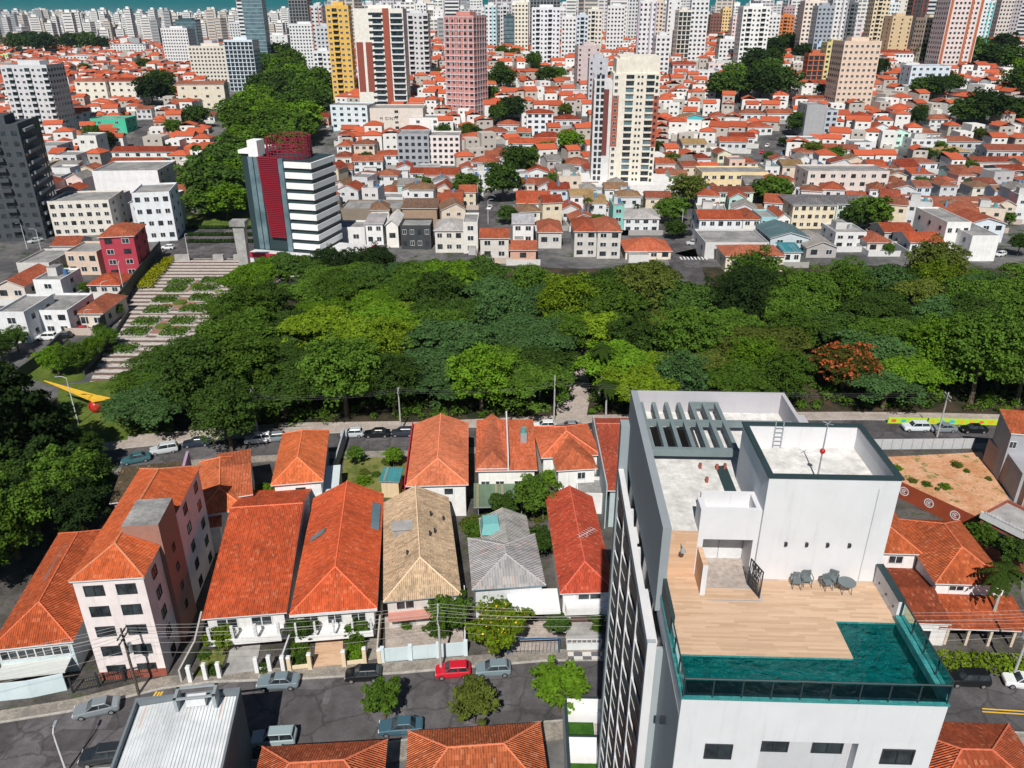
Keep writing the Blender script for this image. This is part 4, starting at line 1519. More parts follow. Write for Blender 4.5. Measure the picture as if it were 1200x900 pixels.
def tower(label, px0, px1, ytop, yref, Y, color, style='win', accent=None, d=None, rz=0.0, bay=3.0, name='apartment_tower', cat='tower', cap=True, prominent=False, base=None, fl=3.0, m=None, zb=None):
    a, e, mid = aty(px0, yref, Y), aty(px1, yref, Y), aty((px0 + px1) / 2, ytop, Y)
    w = (e.x - a.x) / math.cos(rz)
    x, zt = (a.x + e.x) / 2, mid.z
    d = d or max(9, min(w * .85, 18))
    if zb is None:
        zb = min(terrain(x, Y), terrain(x, Y + d)) - 1.0
    h = zt - zb
    t_ = thing(name, label, cat, (x, Y, zb), rz)
    occupy(x - math.sin(rz) * d / 2, Y + d / 2, max(w, d) * .62)
    B, G, A = MB(), MB(), MB()
    hw = w / 2
    B.box(-hw, hw, 0, d, -4, h)
    if cap:
        B.box(-hw * .45, hw * .5, d * .3, d * .75, h, h + 2.6)
        B.box(-hw, hw, 0, .25, h + .01, h + .9)
        B.box(-hw, -hw + .25, .25, d, h + .01, h + .9)
        B.box(hw - .25, hw, .25, d, h + .01, h + .9)
    n_ = max(2, int(h / fl))
    wins = []
    for face in range(3):
        L = w if face == 0 else d
        fx = {0: lambda u, o: (-hw + u, -o), 1: lambda u, o: (hw + o, u), 2: lambda u, o: (-hw - o, d - u)}[face]
        nb = max(1, round(L / bay))
        bw = L / nb

        def quad(mesh, u0, u1, z0, z1, o=.05):
            p, q = fx(u0, o), fx(u1, o)
            mesh.poly([(*p, z0), (*q, z0), (*q, z1), (*p, z1)])

        def slab(u0, u1, z0, z1, o):
            p0, p1, q1, q0 = fx(u0, .02), fx(u0, o), fx(u1, o), fx(u1, .02)
            B.hexa([(*p0, z0), (*p1, z0), (*q1, z0), (*q0, z0)], [(*p0, z1), (*p1, z1), (*q1, z1), (*q0, z1)])
        if style in ('stripe',) and accent and face == 0:
            for s0, s1 in ((.02, .10), (.62, .70), (.90, .98)):
                quad(A, L * s0, L * s1, 0, h, .09)
        for k in range(n_):
            z = 1.0 + k * (h - 1.5) / n_
            fh = (h - 1.5) / n_
            if style == 'bands':
                quad(G, .3, L - .3, z + fh * .35, z + fh * .85)
                continue
            if style == 'dark':
                quad(G, .15, L - .15, z + fh * .10, z + fh * .93)
                continue
            for c in range(nb):
                u0, u1 = c * bw, (c + 1) * bw
                if style == 'bal' and face == 0 and (c % 3 == 1 or nb < 3):
                    quad(G, u0 + bw * .06, u1 - bw * .06, z + fh * .12, z + fh * .92)
                    slab(u0 + .05, u1 - .05, z - .1, z + .9, 1.1)
                elif style == 'bal' and face == 0 and c % 3 == 2 and nb > 4:
                    quad(G, u0 + bw * .3, u1 - bw * .3, z + fh * .40, z + fh * .78)
                elif style == 'grid' and face == 0:
                    quad(G, u0 + bw * .10, u1 - bw * .10, z + fh * .12, z + fh * .88)
                elif style == 'sparse':
                    if (c + face) % 2 == 0:
                        quad(G, u0 + bw * .3, u1 - bw * .3, z + fh * .38, z + fh * .8)
                else:
                    if prominent and face == 0:
                        wins.append((-hw + (u0 + u1) / 2, 0, z + fh * .58, bw * .52, fh * .46))
                    else:
                        quad(G, u0 + bw * .24, u1 - bw * .24, z + fh * .34, z + fh * .80)
    if style in ('grid', 'dark'):
        for k in range(n_ + 1):
            z = 1.0 + k * (h - 1.5) / n_
            B.box(-hw - .25, hw + .25, -.28, -.02, z - .16, z + .16)
    B.build('wall', m or 'wall', t_, color)
    if G.f:
        tag(G.build('glazing', 'glass' if style != 'dark' else 'blue_glass', t_), kind='stuff')
    if A.f:
        A.build('accent_stripe', 'tint', t_, accent)
    for q in wins[:100]:
        win(t_, *q)
    t_['dims'] = (w, d, h)
    return t_


W1, W2, W3 = (.70, .71, .72), (.60, .61, .63), (.70, .67, .60)
CREAM, BEIGE, GREY, PINKW = (.68, .59, .44), (.66, .56, .46), (.40, .42, .45), (.72, .60, .58)
TOWERS = [
    ('broad white slab tower with dark balconies in the middle of its face', 8, 62, 78, 110, 445, W2, 'bal', None),
    ('dark teal glass tower rising behind a white block at the valley edge', 208, 231, 24, 40, 1000, (.05, .10, .12), 'dark', None),
    ('white slab block in front of the dark teal tower', 190, 222, 34, 50, 900, W1, 'win', None),
    ('long beige office block with rows of small windows', 222, 268, 55, 68, 720, (.66, .62, .54), 'win', None),
    ('white and blue-glass mid-rise beside the long beige block', 264, 297, 48, 62, 650, (.62, .70, .76), 'grid', None),
    ('tall slender blue-grey glass tower leaning over the valley trees', 286, 309, -14, 25, 780, (.36, .46, .52), 'dark', None),
    ('white flank tower joined to the slender glass tower', 279, 290, -6, 20, 786, W1, 'bands', None),
    ('low grey tower behind the white and blue mid-rise', 270, 291, 27, 40, 1000, W2, 'win', None),
    ('white tower with a dark framed glass crown above the trees', 340, 362, -8, 25, 860, (.30, .30, .30), 'grid', None),
    ('white broad block under the dark framed crown', 340, 372, 29, 45, 800, W1, 'win', None),
    ('low white block by the valley trees with a dark corner', 310, 338, 42, 52, 850, W1, 'sparse', None),
    ('thin white and brick-striped tower left of the yellow tower', 365, 379, 8, 30, 700, W2, 'stripe', (.36, .10, .05)),
    ('grey-white tower close behind the yellow tower', 372, 390, 32, 50, 640, (.55, .56, .6), 'win', None),
    ('white block half hidden at the left foot of the yellow tower', 368, 389, 61, 75, 600, W1, 'bal', None),
    ('yellow tower with khaki balconies on its left side', 386, 412, 8, 60, 516, (.72, .45, .10), 'bal', None),
    ('white balcony tower right behind the brick and white tower', 474, 503, 17, 60, 560, W2, 'bal', None),
    ('white tower at the back with its top over the brick and white tower', 441, 456, 5, 15, 820, W1, 'win', None),
    ('white twin-topped tower at the back, left of the white balcony tower', 462, 473, 6, 15, 820, W1, 'bal', None),
    ('white square-topped tower at the back, above the white balcony tower', 485, 500, 5, 20, 780, W1, 'win', None),
    ('small white far tower left of the rounded white tower', 508, 520, 12, 30, 900, W1, 'sparse', None),
    ('white rounded balcony tower poking up left of the pink grid tower', 521, 538, -3, 10, 760, W1, 'bands', None),
    ('pale blue striped white tower right of the pink grid tower', 568, 582, 7, 30, 700, W1, 'stripe', (.20, .55, .62)),
    ('white tower with dark balconies beside the pale blue striped tower', 586, 597, 7, 30, 720, W2, 'bal', None),
    ('dark glass low tower in front of the white balconied pair', 591, 603, 20, 40, 700, (.06, .09, .11), 'dark', None),
    ('cream tower with small windows left of the two tall grey ones', 603, 619, 4, 30, 690, (.74, .71, .60), 'win', None),
    ('grey unfinished concrete tower rising above the white twin', 621, 656, -4, 20, 740, (.30, .30, .31), 'grid', None),
    ('broad white tower with two dark window columns below the unfinished one', 623, 656, 10, 45, 610, (.72, .74, .78), 'bal', None),
    ('white short tower right of the broad white tower', 658, 675, 21, 40, 650, W1, 'win', None),
    ('blue-white tower between the short white and cream towers', 675, 689, 19, 40, 660, (.56, .63, .70), 'bal', None),  # even pale blue wall colour
    ('cream-white tower with a set-back top near the middle', 688, 705, 12, 40, 680, W3, 'bal', None),
    ('white windowed tower left of the tall grey twin tops', 711, 731, 8, 35, 690, W1, 'win', None),
    ('tall grey-white double-topped tower above the cream brick-banded tower', 726, 748, -6, 10, 800, W2, 'win', None),
    ('white and mauve striped tower behind the cream brick-banded tower', 747, 768, 2, 40, 600, W1, 'stripe', (.40, .34, .44)),
    ('beige thin tower right of the mauve striped tower', 768, 777, 2, 20, 660, BEIGE, 'win', None),
    ('low white block at the right shoulder of the cream brick-banded tower', 768, 785, 43, 60, 560, W1, 'win', None),
    ('tall white tower with a blank stripe, first of the three tall ones', 782, 796, -10, 25, 640, W1, 'sparse', None),
    ('cream and dark gridded tower between two tall white towers', 794, 809, 13, 35, 620, W3, 'grid', None),
    ('tall white tower with paired window columns left of the low brown group', 809, 829, -10, 25, 630, W1, 'win', None),
    ('dark red-brown tower among the low group near the white wide tower', 832, 846, 18, 30, 900, (.20, .09, .07), 'win', None),
    ('yellow-beige tower beside the dark red-brown one', 846, 856, 11, 25, 900, (.70, .52, .25), 'win', None),
    ('pinkish white tower left of the wide white tower', 857, 871, 21, 40, 760, PINKW, 'win', None),
    ('low white long block at the left foot of the wide white tower', 843, 866, 47, 55, 620, W1, 'win', None),
    ('wide white tower with four dark window columns and a beige cap', 868, 900, 9, 40, 580, (.80, .80, .78), 'bal', None),
    ('white stepped tower right of the wide white tower', 900, 913, 19, 35, 720, W1, 'win', None),
    ('orange brick tower with a dark centre', 913, 930, 19, 32, 760, (.56, .20, .06), 'bal', None),
    ('dusty mauve tower behind the orange brick tower', 918, 931, 9, 15, 900, (.42, .30, .32), 'win', None),
    ('grey-brown far tower just right of the orange brick tower', 930, 940, 21, 30, 900, (.38, .33, .31), 'win', None),
    ('tall cream-pink tower with rows of windows, right of the orange brick one', 940, 965, 2, 30, 640, (.76, .66, .58), 'win', None),
    ('blue-grey tower joined to the tall cream-pink tower', 955, 975, 8, 35, 630, (.34, .38, .43), 'win', None),  # one blue-grey tone on all walls
    ('tall white tower with a dark seam right of the blue-grey one', 973, 991, -4, 25, 650, W1, 'stripe', (.30, .32, .36)),
    ('dark charcoal balcony tower right of the tall white tower', 990, 1003, 4, 25, 700, (.13, .14, .15), 'bal', None),
    ('white low far tower in the gap behind the beige slab tower', 1003, 1011, 15, 22, 1000, W1, 'win', None),
    ('white slim tower in the gap, right of the low far one', 1012, 1021, 12, 25, 900, W1, 'bal', None),
    ('cream tower with black balconies facing left', 1022, 1041, -8, 20, 690, (.72, .62, .44), 'bal', None),
    ('white-blue stepped tower behind the orange hotel block', 1034, 1050, 4, 25, 720, (.70, .76, .80), 'win', None),
    ('cream thin tower above the orange hotel block', 1051, 1067, -10, 10, 740, W3, 'sparse', None),
    ('orange-faced beige mid-rise behind the white school', 1044, 1068, 20, 32, 640, (.62, .48, .30), 'sparse', (.62, .22, .05)),
    ('dark brown tower with a red stripe', 1068, 1086, -12, 15, 660, (.07, .055, .055), 'stripe', (.22, .05, .04)),
    ('cream balcony tower left of the big pink-striped tower', 1082, 1107, 22, 38, 600, (.66, .58, .44), 'bal', None),
    ('grey-white block stacked behind the cream balcony tower', 1083, 1107, -10, 10, 680, W2, 'bands', None),
    ('big pinkish tower with orange-brown vertical stripes', 1108, 1148, -12, 30, 570, (.72, .62, .60), 'stripe', (.42, .13, .06)),
    ('white and teal glass tower right of the big striped tower', 1146, 1163, 2, 22, 700, (.66, .72, .74), 'stripe', (.08, .42, .42)),
    ('beige tower with a teal edge right of the teal glass tower', 1163, 1171, -6, 10, 760, BEIGE, 'sparse', None),
    ('pale beige windowed tower near the right edge', 1172, 1187, -10, 12, 720, (.62, .56, .52), 'win', None),
    ('mauve-grey tower second from the right edge', 1186, 1197, -10, 10, 740, (.44, .40, .42), 'win', None),
    ('grey window-ribbed tower cut by the right edge', 1197, 1212, -12, 10, 760, W2, 'bands', None),
    ('short pinkish-grey tower left of the cream brick-banded tower', 677, 703, 55, 72, 520, (.56, .48, .48), 'sparse', None),
    ('beige slab tower with a notch and small dark windows, tilted to the eye', 984, 1027, 50, 85, 470, (.70, .55, .44), 'win', None),
    ('small yellow block of flats left of the beige slab tower', 968, 991, 51, 62, 560, (.66, .58, .28), 'win', None),
    ('small pale blue block beside the yellow flats', 957, 969, 53, 58, 580, (.44, .58, .72), 'win', None),
    ('low orange-brick block with white columns under the pale blue block', 947, 966, 64, 72, 540, (.50, .15, .07), 'grid', None),
]
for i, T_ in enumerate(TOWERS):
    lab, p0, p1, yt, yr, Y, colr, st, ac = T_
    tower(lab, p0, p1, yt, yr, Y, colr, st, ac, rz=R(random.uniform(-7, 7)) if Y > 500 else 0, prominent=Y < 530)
mark('wide white tower', (aty(884, 50, 580).x, 580, 0))
mark('beige slab tower', (aty(1005, 100, 470).x, 470, 0))
mark('broad white slab tower', (aty(35, 120, 445).x, 445, 0))
mark('big pink-striped tower', (aty(1128, 50, 570).x, 570, 0))
mark('short pinkish-grey tower', (aty(690, 80, 520).x, 520, 0))
mark('yellow tower', (aty(400, 80, 516).x, 516, 0))

# brick and white tower
t = tower('white tower with brick-red panels, a red spine and glazed balconies', 418, 475, 12, 70, 474, (.76, .73, .67), 'sparse', bay=40.0, d=17)
w, d, h = t['dims']
hw = w / 2
b = MB()
b.box(-hw + .5, -hw + 4.2, -.10, -.02, 12, h - 16)
b.build('brick_panel', 'tint', t, (.26, .07, .05))
b = MB()
b.box(-hw + 5.6, -hw + 9.2, -.10, -.02, 12, h - 16)
b.build('brick_panel', 'tint', t, (.26, .07, .05))
b = MB()
b.box(hw * .18, hw * .42, -.9, -.02, -1, h + 1)
b.build('red_spine', 'tint', t, (.32, .08, .05))
n_ = int(h / 3)
for k in range(n_):
    z = 1 + k * (h - 2) / n_
    for x0, x1 in ((-hw + 10.0, hw * .14), (hw * .46, hw - .3)):
        b = MB()
        b.box(x0, x1, -.8, -.06, z - .15, z + .55, 0)
        b.poly([(x0 + .3, -.10, z + .6), (x1 - .3, -.10, z + .6), (x1 - .3, -.10, z + 2.6), (x0 + .3, -.10, z + 2.6)], 1)
        b.build('balcony', ['trim_white', 'glass'], t)
mark('brick and white tower', (t.location.x, 474, 0))
# pink grid tower
t = tower('pink tower under scaffolding-like white grid lines', 522, 556, 20, 80, 459, (.56, .25, .22), 'win', bay=3.4, d=17, rz=R(-22), cap=True)
w, d, h = t['dims']
hw = w / 2
b = MB()
n_ = int(h / 3)
for k in range(n_ + 1):
    z = k * h / n_
    b.box(-hw - .3, hw + .3, -.32, -.14, z - .2, z + .2)
    b.box(hw + .1, hw + .3, -.1, d, z - .2, z + .2)
    b.box(-hw - .3, -hw - .1, -.1, d, z - .2, z + .2)
for k in range(7):
    x = -hw + w * k / 6
    b.box(x - .14, x + .14, -.50, -.33, 0, h)
for k in range(1, 6):
    y = d * k / 5
    b.box(hw + .31, hw + .45, y - .14, y + .14, 0, h)
    b.box(-hw - .45, -hw - .31, y - .14, y + .14, 0, h)
b.build('facade_grid', 'tint', t, (.62, .56, .60))
mark('pink grid tower', (t.location.x, 459, 0))
# cream tower with brick bands
Y = 322
a, e = aty(716, 150, Y), aty(769, 150, Y)
t = thing('apartment_tower', 'tall cream tower with brick-red bands on its corner and a white podium', 'tower', (a.x, Y, 0), R(-3))
w, d, h = (e.x - a.x), 19.0, aty(735, 66, Y).z
occupy(a.x + w / 2, Y + 9, 16)
CR = (.74, .69, .60)
b = MB()
b.box(0, w, 0, d, -1, h - 6)
b.box(w * .12, w * .98, .8, d, h - 6, h)
b.box(w * .05, w * .30, .3, d, h - 6, h - 1)
b.build('wall', 'wall', t, CR)
b = MB()
b.box(-7.0, 0, 3.0, d, -1, h - 9)
b.build('wing', 'wall', t, (.62, .62, .63))
b = MB()
b.box(-.10, 2.4, -.10, 0, 18, h - 14)
b.build('brick_band', 'tint', t, (.36, .10, .06))
b = MB()
b.box(w - 2.2, w + .1, -.10, 0, 18, h - 14)
b.build('brick_band', 'tint', t, (.36, .10, .06))
b = MB()
b.box(-7.1, -7.0, 12, d, 14, h - 12)
b.box(-3.2, -1.2, 2.9, 3.0, 14, h - 12)
b.build('brick_band', 'tint', t, (.16, .05, .045))
nf = 17
for k in range(nf):
    z = 5 + k * (h - 10) / nf
    for x, ww in ((w * .36, 3.0), (w * .80, 3.0)):
        q = MB()
        q.box(x - ww / 2, x + ww / 2, -.06, 0.0, z - .9, z + .9, 1)
        q.box(x - ww / 2 - .1, x + ww / 2 + .1, -.5, -.061, z - 1.2, z - .55, 0)
        q.build('balcony', ['wall', 'glass' if random.random() < .6 else 'blue_glass'], t, CR)
    for x in (w * .54, w * .62):
        win(t, x, 0, z + .2, .8, .9, 0, WIN_DARK)
    win(t, 1.2, -.1, z, 1.3, 1.2)
g = MB()
for k in range(nf):
    z = 5 + k * (h - 10) / nf
    for x in (w - 1.1,):
        g.poly([(x - .5, -.13, z - .6), (x + .5, -.13, z - .6), (x + .5, -.13, z + .6), (x - .5, -.13, z + .6)])
    for y in (4.5, 7, 10, 15, 17.5):
        g.poly([(-7.13, y + .7, z - .8), (-7.13, y - .7, z - .8), (-7.13, y - .7, z + .8), (-7.13, y + .7, z + .8)])
    for x in (-5.6, -3.8):
        g.poly([(x - .6, 2.88, z - .8), (x + .6, 2.88, z - .8), (x + .6, 2.88, z + .8), (x - .6, 2.88, z + .8)])
tag(g.build('glazing', 'glass', t), kind='stuff')
b = MB()
b.box(-13, w + 9, -6, d, -1, 4.2)
b.build('podium', 'wall', t, (.74, .73, .72))
mark('cream brick-banded tower', (t.location.x + w / 2, Y, 0))
tower('grey tower standing tight behind the short pinkish-grey one', 690, 712, 70, 90, 470, (.48, .50, .55), 'sparse')

# striped office with the crimson core
a = at(377, 309)
rz_ = R(-15)
t = thing('office_building', 'black and white banded office with a crimson louvred core', 'office', (a.x - 14.0 * math.cos(rz_), a.y - 14.0 * math.sin(rz_), 0), rz_)
OFFI = t
h = aty(365, 190, a.y).z
occupy(a.x + 4, a.y + 8, 17)
dd_ = 13.0
b = MB()
b.box(-9.5, -2.3, 3.0, dd_, -.5, h + 1)
b.build('glass_block', 'steel_dark', t)
b = MB()
b.box(-2.3, 13.5, .4, dd_ + 1, -.5, h)
b.build('core', 'steel_dark', t)
b = MB()
nb = 10
for k in range(nb):
    z = 1.0 + k * h / nb
    b.box(5.6, 14.0, -.1, .39, z, z + h / nb * .56)
    b.box(13.51, 14.0, .4, dd_ + 1.5, z, z + h / nb * .56)
b.build('white_band', 'clean_wall', t, (.84, .84, .84))
b = MB()
for x in (-5.8, -4.0, 3.9):
    b = MB()
    b.box(x, x + 1.5, -.35 if x > 0 else .2, .38 if x > 0 else 2.98, 0, h + .6)
    b.build('blue_pier', 'blue_glass', t)
b = MB()
nl = 44
for k in range(nl):
    z = 7 + k * (h - 6) / nl
    b.box(-2.45 + 1.3 * (1 - k / nl), 3.88, -.6, .38, z, z + .36)
b.build('louvre', 'tint', t, (.24, .012, .028))
b = MB()
ring = lambda a: (4 + 6.2 * math.cos(a), 6.5 + 6.2 * math.sin(a))
for k in range(8):
    z = h + .2 + k * .78
    for j in range(28):
        a0, a1 = math.pi * (1.0 + j / 14), math.pi * (1.0 + (j + 1) / 14)
        if k > 5 and 5 < j < 9 or k > 6 and j in (5, 9):
            continue
        p, q = ring(a0), ring(a1)
        b.hexa([(p[0] * 1.02, p[1] * 1.02, z), (q[0] * 1.02, q[1] * 1.02, z), (*q, z), (*p, z)], [(p[0] * 1.02, p[1] * 1.02, z + .24), (q[0] * 1.02, q[1] * 1.02, z + .24), (*q, z + .24), (*p, z + .24)])
for j in range(28):
    p = ring(math.pi * (1.0 + j / 14))
    b.box(p[0] - .10, p[0] + .10, p[1] - .10, p[1] + .10, h, h + (5.9 if not 5 < j < 9 else 4.4))
b.build('crown_louvre', 'tint', t, (.22, .02, .04))
b = MB()
b.box(-10, -4, 2.4, dd_, h + 1.01, h + 2.0)
b.box(-5.6, -2.5, .6, 4.5, h + .62, h + 5.0)
b.build('cap', 'clean_wall', t, (.82, .82, .83))
b = MB()
b.box(-7, 26, -5.5, -.7, -.3, 3.0, 0)
b.box(14.1, 26, -.7, 12, -.3, 3.2, 0)
b.build('podium', 'wall', t, (.62, .62, .62))
b = MB()
b.box(-7.3, 26.3, -5.8, -5.52, 2.2, 3.6)
b.box(26.02, 26.3, -5.5, 12, 2.2, 3.6)
b.build('crimson_edge', 'tint', t, (.36, .02, .05))
mark('striped office', t.location)

# ---------------- buildings of the far quarter told apart by eye: px left, px right, top row, base row, depth, roof, walls, roof colour, height of roof
CR_ = random.Random(21)


def clutter(hh, w, d, h, kind):
    """what piles up round these houses: lean-to rooms, yard walls, tanks"""
    q = CR_.random()
    if q < .55:
        x0, ww, dd, z1 = CR_.uniform(0, w * .5), CR_.uniform(2.5, w * .5), CR_.uniform(2, 4), CR_.uniform(2.3, min(h, 3.2))
        b = MB()
        s_ = CR_.random() < .5
        y0, y1 = (d, d + dd) if s_ else (-dd, 0)
        b.box(x0, x0 + ww, y0, y1, -3, z1, 0, 1)
        b.build('annexe', ['wall', 'flat_roof'], hh, CR_.choice([(.62, .61, .60), (.42, .42, .43), (.58, .50, .42), (.66, .66, .68)]))
    if q > .35:
        b = MB()
        b.box(-1.2, w + 1.2, -4.2, -4.02, -3, 1.7)
        b.box(-1.2, -1.02, -4.0, d, -3, 1.7)
        b.build('yard_wall', 'wall', hh, CR_.choice([(.60, .59, .57), (.36, .35, .34), (.50, .42, .36), (.64, .64, .64)]))
    if kind == 'flat' and q > .4:
        b = MB()
        b.box(w * .2, w * .55, d * .45, d * .8, h, h + 2.2, 0, 1)
        b.build('roof_room', ['wall', 'flat_roof'], hh, (.56, .55, .54))
        b = MB()
        b.tube((w * .75, d * .6, h), (w * .75, d * .6, h + 1.3), .6, .6, 9)
        b.build('water_tank', 'tint', hh, CR_.choice([(.06, .16, .34), (.10, .30, .34), (.4, .42, .44)]))


def mid(label, px0, px1, ytop, ybase, dep, kind, wall, roofc=(.6, .14, .05), rh=1.8, cat='house', name=None, rz=0.0, k=.5, cols=None, tile='tile', noun=None, adj=None, para=.5, rows=None, me=None):
    g_ = ground((px0 + px1) / 2, ybase)
    Y = g_.y
    yr = (ytop + ybase) / 2
    a, e = aty(px0, yr, Y), aty(px1, yr, Y)
    w = max(3.0, (e.x - a.x) / max(.6, math.cos(rz)))
    h = max(2.6, aty((px0 + px1) / 2, ytop, Y).z - g_.z)
    oh = .4
    hh = house(name or 'house', label, cat, (a.x, Y, g_.z), rz, w, dep, h, kind, rh=rh, oh=oh if kind != 'flat' else 0, wall=wall, roof=aged(roofc), k=k, tile=tile, para=para, z0=-3.0)
    occupy(a.x + w / 2 * math.cos(rz) - math.sin(rz) * dep / 2, Y + dep / 2, max(min(w, dep) * .5, max(w, dep) * .42))
    for k_ in range(1, 8):
        if w > dep * 1.3:
            occupy(a.x + w * k_ / 8 * math.cos(rz), Y + dep / 2, dep * .55)
    fl = rows or max(1, round(h / 3.0))
    nc = cols if cols is not None else max(1, round(w / 3.6))
    for f in range(fl):
        for c in range(nc):
            win(hh, w * (c + .5) / nc, 0, h * (f + .55) / fl, min(1.9, w / nc * .55), min(1.5, h / fl * .48), 0, me or (WIN if (f + c) % 3 else WIN_DARK))
    s_ = 1 if (px0 + px1) / 2 < 600 else -1
    if abs(px0 + px1 - 1200) > 300:
        for f in range(fl):
            for c in range(max(1, int(dep / 6))):
                win(hh, w if s_ > 0 else 0, dep * (c + .5) / max(1, int(dep / 6)), h * (f + .55) / fl, 1.2, min(1.2, h / fl * .4), R(90) * s_, WIN_DARK)
    if cat == 'house':
        clutter(hh, w, dep, h, kind)
    if noun:
        later(hh, adj, noun, (a.x + w / 2, Y, 0))
    return hh


RED, OR, SAL, TAN, GRR = (.40, .068, .032), (.51, .104, .045), (.62, .150, .070), (.50, .33, .15), (.34, .33, .32)
BLD = 'building'
mid('beige four-storey block with plain flat roof, left of the plaza', 60, 127, 238, 277, 16, 'flat', (.70, .66, .60), GRR, cat=BLD, name='apartment_block', rz=R(8), cols=7, rows=4)
mid('crimson five-storey block with an orange roof beside the plaza wall', 121, 158, 278, 326, 13, 'hip', (.42, .05, .08), SAL, cat=BLD, name='apartment_block', rz=R(10), cols=2, rows=4)
mid('peach block with yellow balconies next to the crimson block', 79, 116, 297, 322, 11, 'flat', (.66, .52, .42), (.74, .74, .76), cat=BLD, name='apartment_block', cols=3)
mid('big white windowless hall with a dark flat roof', 112, 186, 202, 240, 22, 'flat', (.80, .80, .82), (.16, .16, .17), cat=BLD, name='hall', cols=0, rz=R(4))
mid('white glass-fronted corner building beside the big white hall', 160, 200, 228, 284, 15, 'flat', (.74, .77, .80), (.40, .42, .44), cat=BLD, name='corner_building', rz=R(12), cols=4, rows=4)
mid('low white block with red roofs above the big white hall', 129, 189, 192, 208, 12, 'gable_x', (.76, .75, .72), OR, cat=BLD, name='apartment_block')
mid('white block with a long red roof behind the low white block', 132, 205, 178, 193, 12, 'gable_x', (.74, .74, .72), RED, cat=BLD, name='apartment_block', cols=6)
mid('cream five-storey flats with a red hip roof, right of the broad white slab tower', 90, 126, 95, 125, 14, 'hip', (.76, .72, .62), OR, cat=BLD, name='apartment_block', cols=4, rows=4)
mid('second cream five-storey flats with a red hip roof, beside its twin', 130, 165, 95, 124, 14, 'hip', (.74, .72, .64), RED, cat=BLD, name='apartment_block', cols=4, rows=4)
mid('green-walled workshop in the valley by the road', 107, 148, 140, 156, 14, 'flat', (.07, .50, .32), GRR, cat=BLD, name='workshop', cols=2)
mid('dull white house with violet shutters on the valley road', 65, 92, 183, 208, 12, 'flat', (.62, .60, .62), GRR, cat=BLD, name='apartment_block', cols=3, rows=3)
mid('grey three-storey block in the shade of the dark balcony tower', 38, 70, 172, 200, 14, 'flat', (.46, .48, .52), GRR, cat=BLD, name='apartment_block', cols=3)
mid('pale green-windowed house by the dark valley tree', 93, 115, 160, 188, 11, 'flat', (.74, .74, .70), GRR, cat=BLD, name='apartment_block', cols=2, rows=2)
mid('yellowish block beside the dark balcony tower', 30, 56, 194, 216, 13, 'flat', (.58, .46, .28), GRR, cat=BLD, name='apartment_block', cols=3)
mid('long beige three-gabled flats facing the valley trees', 209, 262, 99, 128, 13, 'gable_x', (.70, .64, .52), OR, cat=BLD, name='apartment_block', cols=4, rows=3, rz=R(6))
mid('pale blue six-storey flats below the brick and white tower', 388, 432, 124, 151, 15, 'flat', (.66, .75, .80), (.24, .24, .26), cat=BLD, name='apartment_block', cols=5, rows=4, rz=R(-8))
mid('beige podium of the brick and white tower with dark lettering', 434, 496, 128, 153, 20, 'flat', (.68, .62, .56), (.5, .48, .46), cat=BLD, name='podium_building', cols=1)
mid('low white showroom right of the beige podium', 480, 520, 139, 155, 14, 'flat', (.80, .80, .80), (.66, .66, .66), cat=BLD, name='showroom', cols=2)
mid('bare grey flats with small square windows', 466, 503, 158, 196, 14, 'flat', (.36, .38, .42), (.36, .38, .42), cat=BLD, name='apartment_block', cols=5, rows=5, me=WIN_DARK)
mid('pinkish white flats standing right of the bare grey flats', 500, 539, 160, 194, 15, 'flat', (.76, .70, .68), (.70, .66, .64), cat=BLD, name='apartment_block', cols=6, rows=5, me=WIN_DARK)
mid('white and blue flats with red roof hats', 617, 648, 133, 159, 12, 'hip', (.72, .76, .80), RED, cat=BLD, name='apartment_block', cols=4, rows=4, me=WIN_DARK)
mid('grey windowless gable-end flats left of the beige slab tower', 943, 966, 124, 165, 14, 'flat', (.36, .38, .40), GRR, cat=BLD, name='apartment_block', cols=0)
mid('blue-grey flats joined to the windowless gable end', 966, 980, 130, 163, 12, 'flat', (.44, .50, .56), GRR, cat=BLD, name='apartment_block', cols=2, rows=5, me=WIN_DARK)
mid('white school with a low red roof and rows of blue windows', 1028, 1078, 62, 78, 26, 'hip', (.78, .78, .80), RED, cat=BLD, name='school', cols=12, rows=2)
mid('pale blue flats with maroon stair strips', 1066, 1112, 78, 104, 14, 'flat', (.62, .70, .78), (.6, .64, .68), cat=BLD, name='apartment_block', cols=6, rows=4)
mid('long cream flats with two rows of small windows', 822, 899, 203, 224, 14, 'flat', (.76, .62, .38), (.22, .21, .21), cat=BLD, name='apartment_block', cols=8, rows=2)
mid('mint-green house with a maroon roof in front of the long cream flats', 826, 882, 225, 243, 10, 'gable_x', (.68, .76, .66), (.34, .08, .05), cat=BLD, name='apartment_block', cols=4, rows=2, rh=1.2)
mid('long pinkish-beige flats with scattered windows', 945, 1040, 202, 230, 15, 'flat', (.70, .60, .55), (.20, .19, .19), cat=BLD, name='apartment_block', cols=8, rows=3)
mid('cream and white balcony flats under a grey hipped roof', 928, 978, 240, 268, 16, 'hip', (.74, .64, .46), (.17, .17, .18), cat=BLD, name='apartment_block', cols=6, rows=3, tile='tile_grey', rh=1.6)
mid('pale green flats joined to the cream balcony flats', 979, 1036, 239, 266, 14, 'hip', (.56, .64, .58), (.16, .16, .17), cat=BLD, name='apartment_block', cols=7, rows=3, tile='tile_grey', rh=1.6)
mid('white shop row with an orange roof by the zebra crossing', 819, 869, 257, 279, 12, 'gable_x', (.74, .76, .78), OR, cat='shop', name='shop_row', cols=5, rows=2)
mid('white shop house with an orange roof beside the turquoise shop', 870, 891, 257, 277, 12, 'hip', (.78, .76, .72), OR, cat='shop', name='shop_house', cols=2, rows=2)
